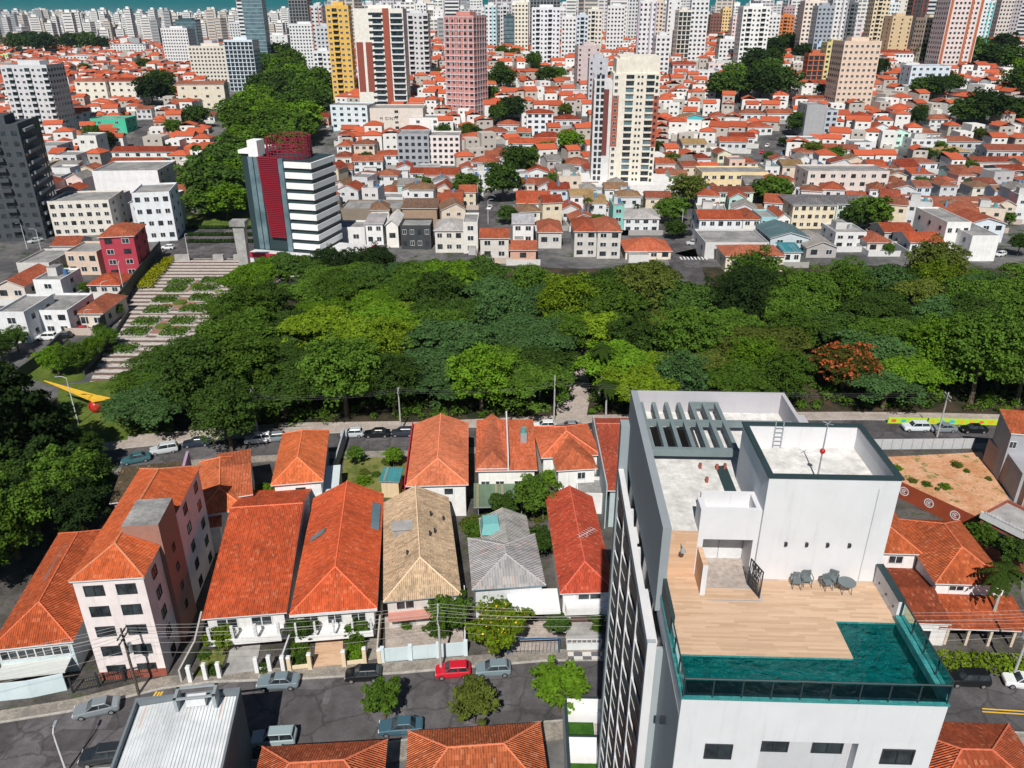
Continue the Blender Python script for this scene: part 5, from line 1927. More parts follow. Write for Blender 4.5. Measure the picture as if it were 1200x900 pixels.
mid('turquoise-fronted shop between two white shop houses', 891, 909, 256, 278, 11, 'flat', (.30, .58, .62), (.76, .76, .76), cat='shop', name='shop_house', cols=3, rows=2)
mid('white shop house right of the turquoise shop', 909, 925, 256, 276, 12, 'gable_y', (.78, .76, .72), SAL, cat='shop', name='shop_house', cols=2, rows=2)
mid('broad grey-roofed hall at the park corner with a green sign edge', 826, 900, 286, 303, 16, 'flat', (.60, .60, .60), (.25, .27, .30), cat=BLD, name='hall', cols=0)
mid('beige corner house with orange roofs at the park edge', 850, 918, 300, 318, 11, 'hip', (.72, .64, .52), SAL, cat='house', cols=3)
mid('teal-roofed pale blue workshop in front of the cream balcony flats', 902, 947, 279, 297, 16, 'gable_y', (.52, .58, .62), (.10, .18, .20), cat=BLD, name='workshop', tile='sheet_metal', cols=2)
mid('small house with a teal metal roof at the park edge', 918, 938, 295, 309, 7, 'shed', (.70, .74, .72), (.05, .26, .32), tile='sheet_metal', rh=.8, cols=2)
mid('grey gable warehouse right of the teal-roofed workshop', 945, 980, 290, 302, 14, 'gable_y', (.42, .40, .39), (.34, .32, .30), cat=BLD, name='warehouse', tile='sheet_metal', cols=2)
mid('white house with a stained concrete roof facing the park', 978, 1014, 274, 291, 12, 'flat', (.70, .70, .70), (.30, .29, .28), cols=3)
mid('orange-roofed white house with a dark gable side by the park', 1016, 1044, 284, 296, 11, 'hip', (.68, .64, .60), OR, cols=2)
mid('orange house with a grey side wall behind the white park house', 1036, 1070, 272, 285, 11, 'gable_x', (.50, .48, .47), OR, cols=2)
mid('white house with four windows under an orange roof at the park edge', 1066, 1104, 284, 298, 12, 'gable_x', (.80, .80, .79), OR, cols=4)
mid('white three-storey block with a broad pale flat roof', 1106, 1134, 262, 297, 20, 'flat', (.80, .80, .78), (.50, .48, .45), cat=BLD, name='apartment_block', cols=3, rows=2)
mid('tall white gable end of the pale flat-roofed block', 1136, 1168, 278, 306, 22, 'flat', (.80, .80, .79), (.50, .48, .45), cat=BLD, name='apartment_block', cols=0)
mid('long orange-roofed row on the slope above the white block', 1096, 1170, 240, 252, 12, 'gable_x', (.70, .68, .66), OR, cols=5)
mid('orange house with pale blue walls behind the tall white gable end', 1132, 1176, 262, 284, 13, 'gable_y', (.66, .72, .78), OR, cols=3)
mid('lime-green three-storey house on the right slope', 1143, 1166, 216, 232, 10, 'gable_x', (.50, .66, .26), RED, cols=3, rows=2)
mid('white house with bright orange door panel on the right slope', 1072, 1090, 219, 236, 9, 'gable_x', (.62, .70, .78), RED, cols=2)
mid('maroon-roofed white house beside the orange panel house', 1040, 1062, 214, 230, 9, 'hip', (.72, .66, .58), RED, cols=2)
mid('grey house with a pale hip roof right of the ruined lot', 510, 543, 270, 296, 13, 'hip', (.66, .63, .58), (.46, .44, .43), tile='tile_grey', cols=3, rows=2)
mid('white three-storey balcony house between two grey houses', 543, 560, 262, 297, 12, 'flat', (.70, .68, .64), (.44, .43, .42), cols=1, rows=3)
mid('stone-grey house with an orange roof at the park edge, left of the salmon garage', 563, 596, 279, 304, 11, 'gable_x', (.62, .59, .55), SAL, cols=2, rows=2, rh=1.6)
mid('salmon-roofed garage at the park edge', 598, 628, 293, 306, 10, 'gable_x', (.60, .36, .28), SAL, cols=1, rh=1.6)
mid('white house with a grey gable roof and one crimson window', 601, 625, 262, 286, 12, 'gable_x', (.76, .75, .74), (.42, .42, .44), tile='tile_grey', cols=2, rows=2)
mid('grey rendered house with one red hip roof facing the park', 631, 658, 272, 291, 14, 'hip', (.56, .55, .53), OR, cols=2, rows=1)
mid('left half of the grey twin flats with red hip roofs', 673, 699, 271, 301, 15, 'hip', (.56, .54, .51), OR, cat=BLD, name='twin_flats', cols=2, rows=3)
mid('right half of the grey twin flats with red hip roofs', 700, 727, 271, 303, 15, 'hip', (.58, .56, .53), OR, cat=BLD, name='twin_flats', cols=2, rows=3)
mid('white house with a pale hipped roof and teal side, below the cream tower', 731, 772, 256, 272, 14, 'hip', (.72, .74, .76), (.48, .46, .45), tile='tile_grey', cols=4, cat='house')
mid('teal rendered block between the twin flats and the pale hipped house', 718, 731, 243, 272, 12, 'flat', (.24, .54, .48), GRR, cols=1)
mid('wide orange hipped house at the zebra crossing', 733, 786, 296, 304, 12, 'hip', (.74, .66, .56), SAL, cols=4, rh=2.6)
mid('orange double-roofed house beside the climbing street', 606, 644, 238, 256, 14, 'gable_x', (.74, .74, .74), OR, cols=3, rh=3.0)
mid('white shop with a tan awning beside the striped office', 386, 428, 268, 288, 9, 'flat', (.72, .72, .72), (.46, .44, .44), cat='shop', name='shop', cols=2, rows=1)
mid('white shop with a grey metal roof right of the tan awning shop', 429, 449, 262, 287, 10, 'shed', (.76, .76, .77), (.40, .38, .40), cat='shop', name='shop', tile='sheet_metal', cols=2, rows=2, rh=.8)
mid('arch-roofed shop with a teal round sign', 453, 467, 264, 290, 14, 'gable_y', (.78, .76, .72), (.70, .69, .66), cat='shop', name='shop', tile='sheet_metal', cols=1, rows=1)
mid('dark steel-framed shop under construction by the ruined lot', 470, 505, 266, 292, 9, 'flat', (.05, .055, .06), (.08, .08, .08), cat='shop', name='shop', cols=4, rows=2)
mid('row of ruined concrete stalls with a bare brown roof', 400, 470, 246, 262, 14, 'flat', (.24, .20, .16), (.26, .20, .15), cat=BLD, name='ruin', cols=0)
mid('charred rubble-walled ruin beside the dark shop frame', 472, 512, 244, 266, 10, 'shed', (.34, .24, .17), (.22, .14, .10), cat=BLD, name='ruin', cols=0, rh=1.2)
mid('white two-storey modern house with ribbon windows by the red car', 35, 82, 366, 392, 12, 'flat', (.76, .77, .79), (.5, .5, .52), cols=3, rows=2)
mid('white cube house with a dark roof terrace, left of the plaza wall', 42, 74, 330, 354, 10, 'flat', (.78, .79, .80), (.10, .10, .11), cols=1)
mid('white rendered workshop with a sagging roof at the left edge', 0, 33, 368, 402, 12, 'flat', (.72, .73, .75), (.40, .40, .42), cols=1)
mid('orange tiled house against the plaza wall', 92, 122, 367, 385, 12, 'hip', (.66, .60, .52), OR, cols=2)
mid('orange tiled house above the plaza wall house', 104, 141, 334, 345, 9, 'hip', (.62, .58, .54), OR, cols=3)
mid('orange tiled house at the left edge among white workshops', -4, 30, 336, 352, 14, 'gable_y', (.62, .56, .5), OR, cols=2)
mid('pale flat store by the left avenue crossing', 22, 60, 310, 330, 14, 'flat', (.56, .55, .53), (.52, .46, .38), cat='shop', name='shop', cols=0)
mid('orange-roofed white house below the beige four-storey block', 62, 92, 288, 302, 9, 'gable_x', (.62, .60, .62), OR, cols=2)
# dark balcony tower at the left edge
t = tower('dark tower with stacked balconies cut by the left edge', -40, 36, 150, 230, 246, (.065, .075, .088), 'bal', d=22, rz=R(14), zb=-1)  # near-black wall colour all over
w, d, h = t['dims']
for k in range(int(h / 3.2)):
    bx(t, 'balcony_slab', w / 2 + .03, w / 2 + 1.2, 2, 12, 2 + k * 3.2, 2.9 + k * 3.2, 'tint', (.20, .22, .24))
mark('dark balcony tower', t.location)
mark('big white hall', (at(150, 240).x, at(150, 240).y, 0))
mark('long cream flats', tuple(ground(860, 224)))
mark('long pinkish-beige flats', tuple(ground(990, 230)))
mark('bare grey flats', tuple(ground(485, 196)))
mark('white and blue flats', tuple(ground(632, 159)))
mark('grey gable-end flats', tuple(ground(955, 165)))
mark('lime-green house', tuple(ground(1155, 232)))
mark('pale blue flats with maroon strips', tuple(ground(1090, 104)))
mark('beige four-storey block', tuple(ground(95, 277)))
mark('cream five-storey flats', tuple(ground(128, 125)))
mark('long beige three-gabled flats', tuple(ground(236, 128)))
mark('orange double-roofed house', tuple(ground(625, 256)))

# ---------------- more houses seen one by one: px left, right, eave row, base row, depth, roof, wall, roof colour
HS = [
    (395, 412, 171, 184, 10, 'hip', W1, SAL), (415, 439, 169, 187, 10, 'hip', BEIGE, OR), (440, 472, 182, 196, 12, 'hip', W1, OR), (393, 412, 184, 195, 9, 'hip', W3, RED),
    (414, 448, 189, 203, 9, 'gable_x', W1, OR), (415, 440, 207, 225, 10, 'hip', W1, OR), (441, 466, 206, 222, 10, 'hip', W1, SAL), (396, 413, 199, 216, 10, 'gable_x', W2, OR),
    (481, 504, 203, 216, 10, 'gable_x', W1, RED), (498, 538, 205, 217, 11, 'gable_x', PINKW, OR), (537, 557, 199, 211, 12, 'gable_y', W1, OR), (552, 582, 190, 207, 11, 'hip', W2, OR),
    (541, 570, 161, 172, 11, 'hip', W2, SAL), (443, 466, 163, 171, 9, 'hip', (.5, .55, .5), OR), (466, 500, 153, 160, 10, 'hip', W1, RED), (396, 414, 158, 168, 9, 'hip', W1, RED),
    (568, 595, 155, 166, 10, 'hip', (.6, .62, .66), OR), (583, 608, 146, 156, 10, 'hip', W2, OR), (596, 650, 168, 179, 11, 'gable_x', W1, OR), (627, 660, 161, 171, 10, 'hip', W1, RED),
    (606, 622, 155, 163, 8, 'shed', (.18, .30, .22), SAL), (660, 684, 156, 167, 10, 'hip', PINKW, OR), (650, 681, 140, 150, 11, 'hip', W2, RED), (614, 644, 203, 217, 11, 'gable_y', W1, OR),
    (645, 670, 203, 214, 10, 'hip', W3, OR), (662, 690, 193, 203, 14, 'hip', W2, OR), (577, 591, 178, 187, 9, 'hip', (.6, .5, .3), OR), (569, 598, 184, 194, 10, 'gable_x', W2, OR),
    (800, 828, 169, 181, 11, 'gable_x', W3, TAN), (776, 797, 185, 197, 10, 'gable_y', (.72, .66, .44), OR), (768, 791, 192, 204, 9, 'gable_x', PINKW, SAL), (817, 833, 186, 198, 9, 'hip', (.6, .7, .76), RED),
    (841, 857, 180, 191, 9, 'gable_y', (.7, .68, .5), OR), (843, 875, 166, 177, 10, 'gable_x', W2, OR), (856, 884, 161, 171, 10, 'gable_x', W1, RED), (876, 906, 149, 159, 11, 'hip', W1, OR),
    (866, 896, 133, 142, 10, 'hip', W1, OR), (899, 928, 133, 143, 10, 'gable_x', W1, SAL), (799, 828, 138, 147, 10, 'gable_y', (.10, .50, .56), TAN), (833, 852, 136, 144, 9, 'hip', W3, RED),
    (933, 958, 179, 191, 10, 'hip', W2, OR), (960, 982, 175, 187, 10, 'gable_x', (.6, .64, .7), OR), (925, 957, 164, 177, 11, 'flat', W1, OR), (868, 888, 191, 198, 9, 'hip', W1, OR),
    (1003, 1025, 136, 151, 11, 'hip', W1, RED), (1022, 1042, 150, 166, 11, 'gable_y', (.62, .74, .80), OR), (1041, 1064, 155, 172, 11, 'gable_y', (.55, .78, .68), OR), (1067, 1108, 164, 178, 11, 'flat', W1, RED),
    (1104, 1150, 166, 177, 12, 'hip', (.52, .54, .55), OR), (1089, 1119, 140, 151, 10, 'hip', W1, OR), (1067, 1100, 156, 164, 10, 'hip', BEIGE, OR), (1156, 1200, 176, 187, 12, 'gable_x', (.5, .52, .54), RED),
    (1141, 1187, 190, 201, 11, 'gable_x', PINKW, RED), (1066, 1099, 191, 201, 10, 'hip', (.72, .76, .82), RED), (1061, 1098, 205, 214, 10, 'hip', W1, RED), (1172, 1204, 200, 217, 12, 'gable_x', (.20, .22, .24), RED),
    (1024, 1047, 181, 193, 11, 'hip', (.2, .2, .2), OR), (1099, 1137, 178, 188, 10, 'hip', (.3, .3, .32), TAN), (1000, 1022, 168, 180, 10, 'flat', W1, RED), (985, 1004, 176, 188, 10, 'gable_x', W1, RED),
    (1100, 1115, 119, 128, 9, 'hip', W3, RED), (1122, 1150, 112, 121, 10, 'hip', W1, RED), (936, 965, 86, 93, 10, 'hip', (.1, .35, .4), OR), (949, 970, 84, 91, 10, 'gable_x', W1, OR),
    (935, 968, 98, 106, 11, 'gable_x', W1, OR), (962, 985, 99, 107, 11, 'gable_x', W2, RED), (940, 972, 116, 122, 10, 'gable_x', W1, OR), (905, 930, 87, 96, 9, 'gable_y', W1, SAL),
    (830, 880, 75, 88, 12, 'flat', PINKW, OR), (788, 815, 76, 92, 12, 'gable_x', (.68, .6, .64), RED), (818, 842, 84, 95, 12, 'flat', W1, GRR), (842, 872, 82, 93, 11, 'flat', (.64, .72, .82), GRR),
    (572, 600, 84, 90, 10, 'gable_x', W1, OR), (600, 628, 84, 92, 10, 'gable_x', W1, RED), (622, 658, 85, 92, 10, 'gable_x', W1, OR), (600, 612, 92, 101, 9, 'gable_y', W1, OR),
    (612, 660, 106, 114, 10, 'gable_x', W1, OR), (576, 600, 106, 117, 11, 'gable_y', W3, SAL), (662, 690, 108, 122, 12, 'flat', W2, GRR), (648, 668, 94, 102, 9, 'gable_x', W2, OR),
    (357, 385, 138, 150, 12, 'gable_x', (.72, .36, .26), RED), (20, 38, 158, 172, 10, 'gable_x', W2, RED), (48, 72, 162, 172, 10, 'gable_x', W2, OR), (70, 98, 158, 168, 10, 'gable_x', W3, SAL),
    (40, 58, 252, 268, 10, 'flat', W2, GRR), (200, 232, 120, 132, 10, 'gable_x', W1, OR), (205, 230, 132, 140, 10, 'gable_x', W2, OR), (232, 252, 136, 143, 9, 'gable_x', W1, RED),
    (272, 300, 93, 101, 11, 'hip', W2, OR), (160, 178, 128, 140, 10, 'gable_x', W2, OR), (126, 145, 78, 84, 10, 'gable_x', (.16, .3, .34), SAL), (70, 110, 66, 76, 14, 'gable_y', W1, PINKW),
    (130, 170, 52, 66, 14, 'gable_y', W1, GRR), (0, 10, 64, 74, 9, 'flat', (.6, .66, .3), GRR),
]
ADJ = {'hip': 'hip-roofed', 'gable_x': 'long-ridged', 'gable_y': 'gable-fronted', 'flat': 'flat-roofed', 'shed': 'lean-to-roofed'}


def colour_word(c):
    import colorsys
    h_, s_, v_ = colorsys.rgb_to_hsv(*c)
    if s_ < .16:
        return 'white' if v_ > .56 else 'grey' if v_ > .28 else 'dark grey'
    h_ *= 360
    if h_ < 50:
        return 'beige' if s_ < .5 else 'orange'
    return 'pink' if h_ > 320 else 'green' if h_ < 165 else 'teal' if h_ < 195 else 'pale blue'


def roof_word(c):
    return 'grey' if abs(c[0] - c[2]) < .1 else 'tan' if c[1] > .3 else 'dark red' if c[0] < .5 else 'orange' if c[0] < .6 else 'salmon'


for q in HS:
    rz = R(random.uniform(-6, 6))
    mid('', *q[:8], rh=random.uniform(1.5, 2.2), rz=rz, noun='house',
        adj='%s %s %s' % (colour_word(q[6]), roof_word(q[7]) if q[5] != 'flat' else '', ADJ[q[5]]))
NEAR_HOUSES = sum(1 for o in bpy.data.objects if o.name.split('.')[0] == 'house')
pod = [o for o in bpy.data.objects if o.name == 'podium_building'][0]
w, d = 30, 20
fc = bpy.data.curves.new('lettering', 'FONT')
fc.body = 'M CINTI'
fc.size = 2.1
fc.extrude = .06
fc.space_character = 1.25
fc.materials.append(M['dark_frame'])
tmp_ = bpy.data.objects.new('lettering_curve', fc)
COL.objects.link(tmp_)
bpy.context.view_layer.update()
me_ = bpy.data.meshes.new_from_object(tmp_.evaluated_get(bpy.context.evaluated_depsgraph_get()))
bpy.data.objects.remove(tmp_)
fo = link('lettering', me_, pod)
fo.location = (5, -.1, max(.5, aty(465, 133, pod.location.y).z - pod.location.z - 3.2))
fo.rotation_euler = (R(90), 0, 0)

# ================================================================== trees
def foliage(name, blobs, leaf, seed, mat_='leaf', up=.35, dens=1.0):
    """a crown: leaf-sized faces gathered in puffs; blobs = (centre, radii, count)"""
    r_ = np.random.default_rng(seed)
    V, TI = [], []
    for (c, rad, n_) in blobs:
        n_ = max(4, int(n_ * dens))
        dirs = r_.normal(size=(n_, 3))
        dirs /= np.linalg.norm(dirs, axis=1)[:, None]
        dirs[:, 2] = np.where(dirs[:, 2] < -.35, -dirs[:, 2], dirs[:, 2])
        rr = r_.uniform(.62, 1.08, size=(n_, 1))
        P = np.array(c) + dirs * rr * np.array(rad)
        nrm = dirs * .8 + np.array([0, 0, up]) + r_.normal(size=(n_, 3)) * .55
        nrm /= np.linalg.norm(nrm, axis=1)[:, None]
        ref = r_.normal(size=(n_, 3))
        u = np.cross(nrm, ref)
        u /= np.linalg.norm(u, axis=1)[:, None]
        v = np.cross(nrm, u)
        sz = leaf * r_.uniform(.6, 1.35, size=(n_, 1))
        quad = np.stack([P - u * sz * .5 - v * sz * .28, P + u * sz * .1 - v * sz * .5, P + u * sz * .5 + v * sz * .2, P - u * sz * .12 + v * sz * .5], axis=1)
        V.append(quad.reshape(-1, 3))
        TI.append(np.clip(r_.uniform(.15, .85) + r_.normal(size=n_) * .16, 0, 1))
    V = np.concatenate(V)
    TI = np.concatenate(TI)
    nf = len(TI)
    me = bpy.data.meshes.new(name)
    me.vertices.add(nf * 4)
    me.vertices.foreach_set('co', V.astype(np.float32).ravel())
    me.loops.add(nf * 4)
    me.loops.foreach_set('vertex_index', np.arange(nf * 4, dtype=np.int32))
    me.polygons.add(nf)
    me.polygons.foreach_set('loop_start', np.arange(0, nf * 4, 4, dtype=np.int32))
    me.polygons.foreach_set('loop_total', np.full(nf, 4, dtype=np.int32))
    at2 = me.attributes.new('tint', 'FLOAT', 'FACE')
    at2.data.foreach_set('value', TI.astype(np.float32))
    me.materials.append(M[mat_])
    me.update(calc_edges=True)
    return me


def umbrella_blobs(seed, Rr, H, n_, per, flat=.42, rb=.22):
    """a spreading crown of several overlapping tiers, each a shallow dome of leaf puffs"""
    r_ = np.random.default_rng(seed)
    tiers = [(0, 0, 0, .62)]
    nt_ = int(r_.integers(5, 8))
    for k in range(nt_):
        a, q = k * 6.283 / nt_ + r_.uniform(-.4, .4), r_.uniform(.42, .72)
        tiers.append((q * math.cos(a), q * math.sin(a), r_.uniform(-.30, .02), r_.uniform(.30, .48)))
    out = []
    tot = sum(t_[3] ** 2 for t_ in tiers)
    for (tx, ty, tz, tr_) in tiers:
        m_ = max(8, int(n_ * tr_ ** 2 / tot))
        for i in range(m_):
            rad = math.sqrt((i + .5) / m_)
            th = i * 2.39996 + r_.uniform(-.3, .3)
            rim = 1 + .18 * math.sin(3 * th + seed + tx * 5)
            x, y = Rr * (tx + tr_ * rim * rad * math.cos(th)), Rr * (ty + tr_ * rim * rad * math.sin(th))
            z = H + Rr * (tz - flat * tr_ * rad ** 2 * 1.5) + r_.uniform(-.5, .5) * Rr * .10
            s_ = Rr * rb * r_.uniform(.65, 1.3)
            out.append(((x, y, z), (s_ * 1.15, s_ * 1.15, s_ * .62), per))
    for i in range(n_ // 4):                                # hanging skirt and inner sprays
        th, rad = r_.uniform(0, 6.28), r_.uniform(.3, 1)
        s_ = Rr * .17
        out.append(((Rr * rad * math.cos(th), Rr * rad * math.sin(th), H - Rr * flat * 1.3 * rad ** 2 - Rr * r_.uniform(.15, .45)), (s_, s_, s_ * .8), per * .7))
    return out


def round_blobs(seed, Rr, Hc, n_, per, tall=1.1, rb=.30, lo=.72):
    r_ = np.random.default_rng(seed)
    out = []
    for i in range(n_):
        z = 1 - 1.75 * (i + .5) / n_
        q = math.sqrt(max(0, 1 - z * z))
        th = i * 2.39996 + r_.uniform(-.3, .3)
        k = r_.uniform(lo, 1.05) * (1 + .22 * math.sin(2.3 * th + 3 * z + seed))
        s_ = Rr * rb * r_.uniform(.7, 1.3)
        out.append(((Rr * k * q * math.cos(th), Rr * k * q * math.sin(th), Hc + Rr * tall * k * z), (s_, s_, s_ * .8), per))
    for i in range(n_ // 4):
        out.append(((r_.uniform(-.5, .5) * Rr, r_.uniform(-.5, .5) * Rr, Hc + r_.uniform(-.5, .5) * Rr), (Rr * .3, Rr * .3, Rr * .3), per))
    return out


def trunk_mesh(name, H, r0, spread, seed, n_=6):
    r_ = np.random.default_rng(seed)
    b = MB()
    f = H * .45
    lean = r_.uniform(-.4, .4)
    b.path([(0, 0, -1.0), (lean * .2, 0, f * .5), (lean, .1, f)], [r0 * 1.25, r0, r0 * .75], 7)
    for k in range(n_):
        a = k * 6.283 / n_ + r_.uniform(-.3, .3)
        q = spread * r_.uniform(.5, .85)
        b.path([(lean, .1, f * .92), (lean + q * .5 * math.cos(a), .1 + q * .5 * math.sin(a), f + (H - f) * .45), (lean + q * math.cos(a), .1 + q * math.sin(a), H * r_.uniform(.80, .93))], [r0 * .5, r0 * .32, r0 * .12], 5)
    return b.mesh(name, 'trunk')


UMB = [(trunk_mesh('trunk', 8.8, .38, 5.0, 10 + s_), foliage('crown', umbrella_blobs(s_, 6.5, 9.6, 190, 84, .36, .145), .34, 20 + s_, up=.75)) for s_ in range(5)]
RND = [(trunk_mesh('trunk', 8.5, .32, 3.2, 30 + s_), foliage('crown', round_blobs(s_ + 5, 4.6, 7.2, 130, 84, .85, .23), .32, 40 + s_, up=.7)) for s_ in range(4)]
FAR = [(trunk_mesh('trunk', 8, .35, 3.5, 50 + s_, 4), foliage('crown', round_blobs(s_ + 15, 5.2, 6.6, 60, 52, .75, .30), .72, 60 + s_, up=.7)) for s_ in range(3)]
STR = [(trunk_mesh('trunk', 4.4, .14, 1.9, 70 + s_), foliage('crown', round_blobs(s_ + 25, 2.5, 3.9, 62, 62, .62, .21, .45), .25, 80 + s_, up=.6)) for s_ in range(3)]
BIG = [(trunk_mesh('trunk', 15, .45, 4.0, 90 + s_), foliage('crown', round_blobs(s_ + 35, 5.6, 11, 130, 75, 1.35, .25), .50, 95 + s_)) for s_ in range(2)]
BSH = [(None, foliage('foliage', round_blobs(s_ + 45, 1.0, .6, 26, 42, .9, .4), .20, 110 + s_)) for s_ in range(2)]
GREENS = {'dark green': (.054, .102, .022), 'mid green': (.078, .146, .022), 'fresh green': (.108, .205, .018), 'yellow-green': (.150, .225, .018), 'blue-green': (.066, .132, .046),
          'olive': (.104, .132, .028), 'deep green': (.030, .058, .018)}


def tree(name, label, loc, proto, sc, col, group=None, adj=None, noun='tree', cat='tree', zs=1.0, blossom=None):
    t_ = thing(name, label, cat, loc, random.uniform(0, 6.28), group)
    if proto[0] is not None:
        o = link('trunk', proto[0], t_)
        o.scale = (sc, sc, sc * zs)
    v = random.uniform(.74, 1.26)
    o = link('crown' if proto[0] is not None else 'foliage', proto[1], t_, tuple(c * v for c in col))
    o.scale = (sc, sc, sc * zs)
    if blossom:
        o = link('blossom', blossom[0], t_, blossom[1])
        o.scale = (sc, sc, sc * zs)
    if adj:
        later(t_, adj, noun, loc)
    return t_


# ---------------- the park
def inside(p, poly):
    c = False
    j = len(poly) - 1
    for i in range(len(poly)):
        if (poly[i][1] > p[1]) != (poly[j][1] > p[1]) and p[0] < (poly[j][0] - poly[i][0]) * (p[1] - poly[i][1]) / (poly[j][1] - poly[i][1]) + poly[i][0]:
            c = not c
        j = i
    return c


PARK = G0([(180, 505), (178, 475), (232, 442), (292, 408), (348, 376), (402, 352), (480, 340), (560, 352), (690, 362), (860, 372), (1000, 356), (1130, 352), (1260, 380)]) + [(150, 128), (60, 128), (0, 126.5), (-30, 123.5), (-52, 121)]
CLEAR = G0([(640, 505), (650, 455), (664, 425), (694, 425), (692, 455), (690, 505)])
mark('orange-flowering park tree', tuple(at(985, 455)))
mark('white forecourt in the park', tuple(at(668, 470)))
mark('stone obelisk', tuple(at(287, 318)))
mark('mural wall', tuple(at(1120, 497)))
mark('arch-roofed shop', tuple(ground(460, 290)))
mark('grey twin flats', tuple(ground(700, 302)))
mark('pale flat-roofed white block', tuple(ground(1140, 300)))
mark('corner of the grassy lot', tuple(at(440, 525)))
pts = []
tries = 0
while tries < 9000 and len(pts) < 240:
    tries += 1
    x, y = random.uniform(-75, 165), random.uniform(119, 216)
    if not inside((x, y), PARK) or any(inside((x + 3.4 * math.cos(k_ * .785), y + 3.4 * math.sin(k_ * .785)), CLEAR) for k_ in range(8)) or inside((x, y), CLEAR):
        continue
    dmin = 7.6 if y > 140 else 6.6
    if any((x - a) ** 2 + (y - c) ** 2 < dmin ** 2 for a, c in pts):
        continue
    pts.append((x, y))
flame = at(985, 462)
flame2 = at(925, 352)
pts = [p for p in pts if (p[0] - flame.x) ** 2 + (p[1] - flame.y) ** 2 > 49]
for q_ in ((292, 366), (312, 352), (338, 345), (362, 338), (388, 336), (415, 334), (268, 388), (445, 336)):
    pts.append(tuple(at(*q_)[:2]))
for (x, y) in pts:
    px, py = proj((x, y, 8))
    n_ = math.sin(x * .071 + 1.2) + math.sin(y * .093 + x * .03) + random.uniform(-1.5, 1.5)
    if n_ < -1.9:
        cn = 'deep green'
    elif n_ < -.6:
        cn = 'dark green'
    elif n_ < .5:
        cn = random.choice(['mid green', 'blue-green'])
    elif n_ < 1.7:
        cn = random.choice(['mid green', 'olive', 'fresh green'])
    else:
        cn = random.choice(['fresh green', 'yellow-green'])
    if px > 900 and random.random() < .5:
        cn = random.choice(['blue-green', 'dark green', 'mid green'])
    px, py = proj((x, y, 10))
    if 370 < px < 490 and 352 < py < 392 or 705 < px < 790 and 395 < py < 452:
        cn = random.choice(['yellow-green', 'fresh green'])
    elif 840 < px < 925 and 395 < py < 455:
        cn = random.choice(['fresh green', 'mid green'])
    elif 715 < px < 840 and 320 < py < 392:
        cn = random.choice(['olive', 'mid green', 'dark green'])
    elif 490 < px < 660 and 330 < py < 420:
        cn = random.choice(['blue-green', 'blue-green', 'dark green', 'mid green'])
    elif px < 300 and random.random() < .6:
        cn = random.choice(['blue-green', 'mid green'])
    umb = random.random() < (.72 if y > 135 else .5)
    if umb:
        tree('broad_tree', '', (x, y, 0), random.choice(UMB), random.uniform(.85, 1.32) if y > 140 else random.uniform(1.0, 1.3), GREENS[cn], 'park trees', cn + ' spreading', 'park tree', zs=random.uniform(.75, 1.05) if y > 140 else random.uniform(.62, .80))
    else:
        tree('round_tree', '', (x, y, 0), random.choice(RND), random.uniform(.85, 1.35), GREENS[cn], 'park trees', cn + ' rounded', 'park tree', zs=random.uniform(.9, 1.15))
fb = foliage('blossom', [((c[0] * 1.02, c[1] * 1.02, c[2] + .15), r2, n2 * .22) for c, r2, n2 in umbrella_blobs(2, 6.5, 9.6, 150, 62, .34, .17) if random.random() < .72], .50, 500, 'blossom')
tree('flame_tree', 'orange-flowering flame tree in the middle of the right half of the park', flame, UMB[2], .95, (.05, .06, .014), blossom=(fb, (.30, .062, .014)))
tree('flame_tree', 'small red-flowering tree at the far edge of the park near the teal-roofed house', flame2, UMB[2], .55, (.06, .09, .014), blossom=(fb, (.45, .05, .012)))


ub = []
ru = np.random.default_rng(8)
for i in range(420):
    k_ = ru.uniform(-50, 150)
    yy_ = float(np.interp(k_, [p[0] for p in PF], [p[1] for p in PF])) + ru.uniform(3.6, 13)
    if inside((k_, yy_), CLEAR):
        continue
    s_ = ru.uniform(.7, 1.7)
    ub.append(((k_, yy_, s_ * .6), (s_, s_, s_ * .8), 60))
uo = link('undergrowth', foliage('undergrowth', ub, .34, 900, up=.6), None, GREENS['mid green'])
tag(uo, 'dark undergrowth below the front row of park trees', 'undergrowth', None, 'stuff')


def palm_proto(H, seed):
    r_ = np.random.default_rng(seed)
    b = MB()
    b.path([(0, 0, -.5), (.15, 0, H * .5), (.1, .05, H)], [.22, .17, .14], 7)
    tm = b.mesh('trunk', 'pole_concrete')
    c = MB()
    for k in range(15):
        a = k * 2.39996
        el = r_.uniform(-.1, .9)
        L = 2.9 * r_.uniform(.85, 1.1)
        prev = None
        for q in range(8):
            s_ = q / 7
            rr = L * s_ * math.cos(el * (1 - .3 * s_))
            z = H + L * (math.sin(el) * s_ - .75 * s_ * s_)
            p = Vector((rr * math.cos(a), rr * math.sin(a), z))
            wd = .55 * math.sin(math.pi * min(1, s_ * .9 + .1))
            sd_ = Vector((-math.sin(a), math.cos(a), 0))
            if prev is not None:
                p0, w0 = prev
                for sg in (-1, 1):
                    e0, e1 = p0 + sd_ * sg * w0 + Vector((0, 0, -.35 * w0)), p + sd_ * sg * wd + Vector((0, 0, -.35 * wd))
                    gap = (e1 - e0) * .25
                    c.poly([p0, p, e1 - gap, e0])
            prev = (p, wd)
    return tm, c.mesh('crown', 'leaf')


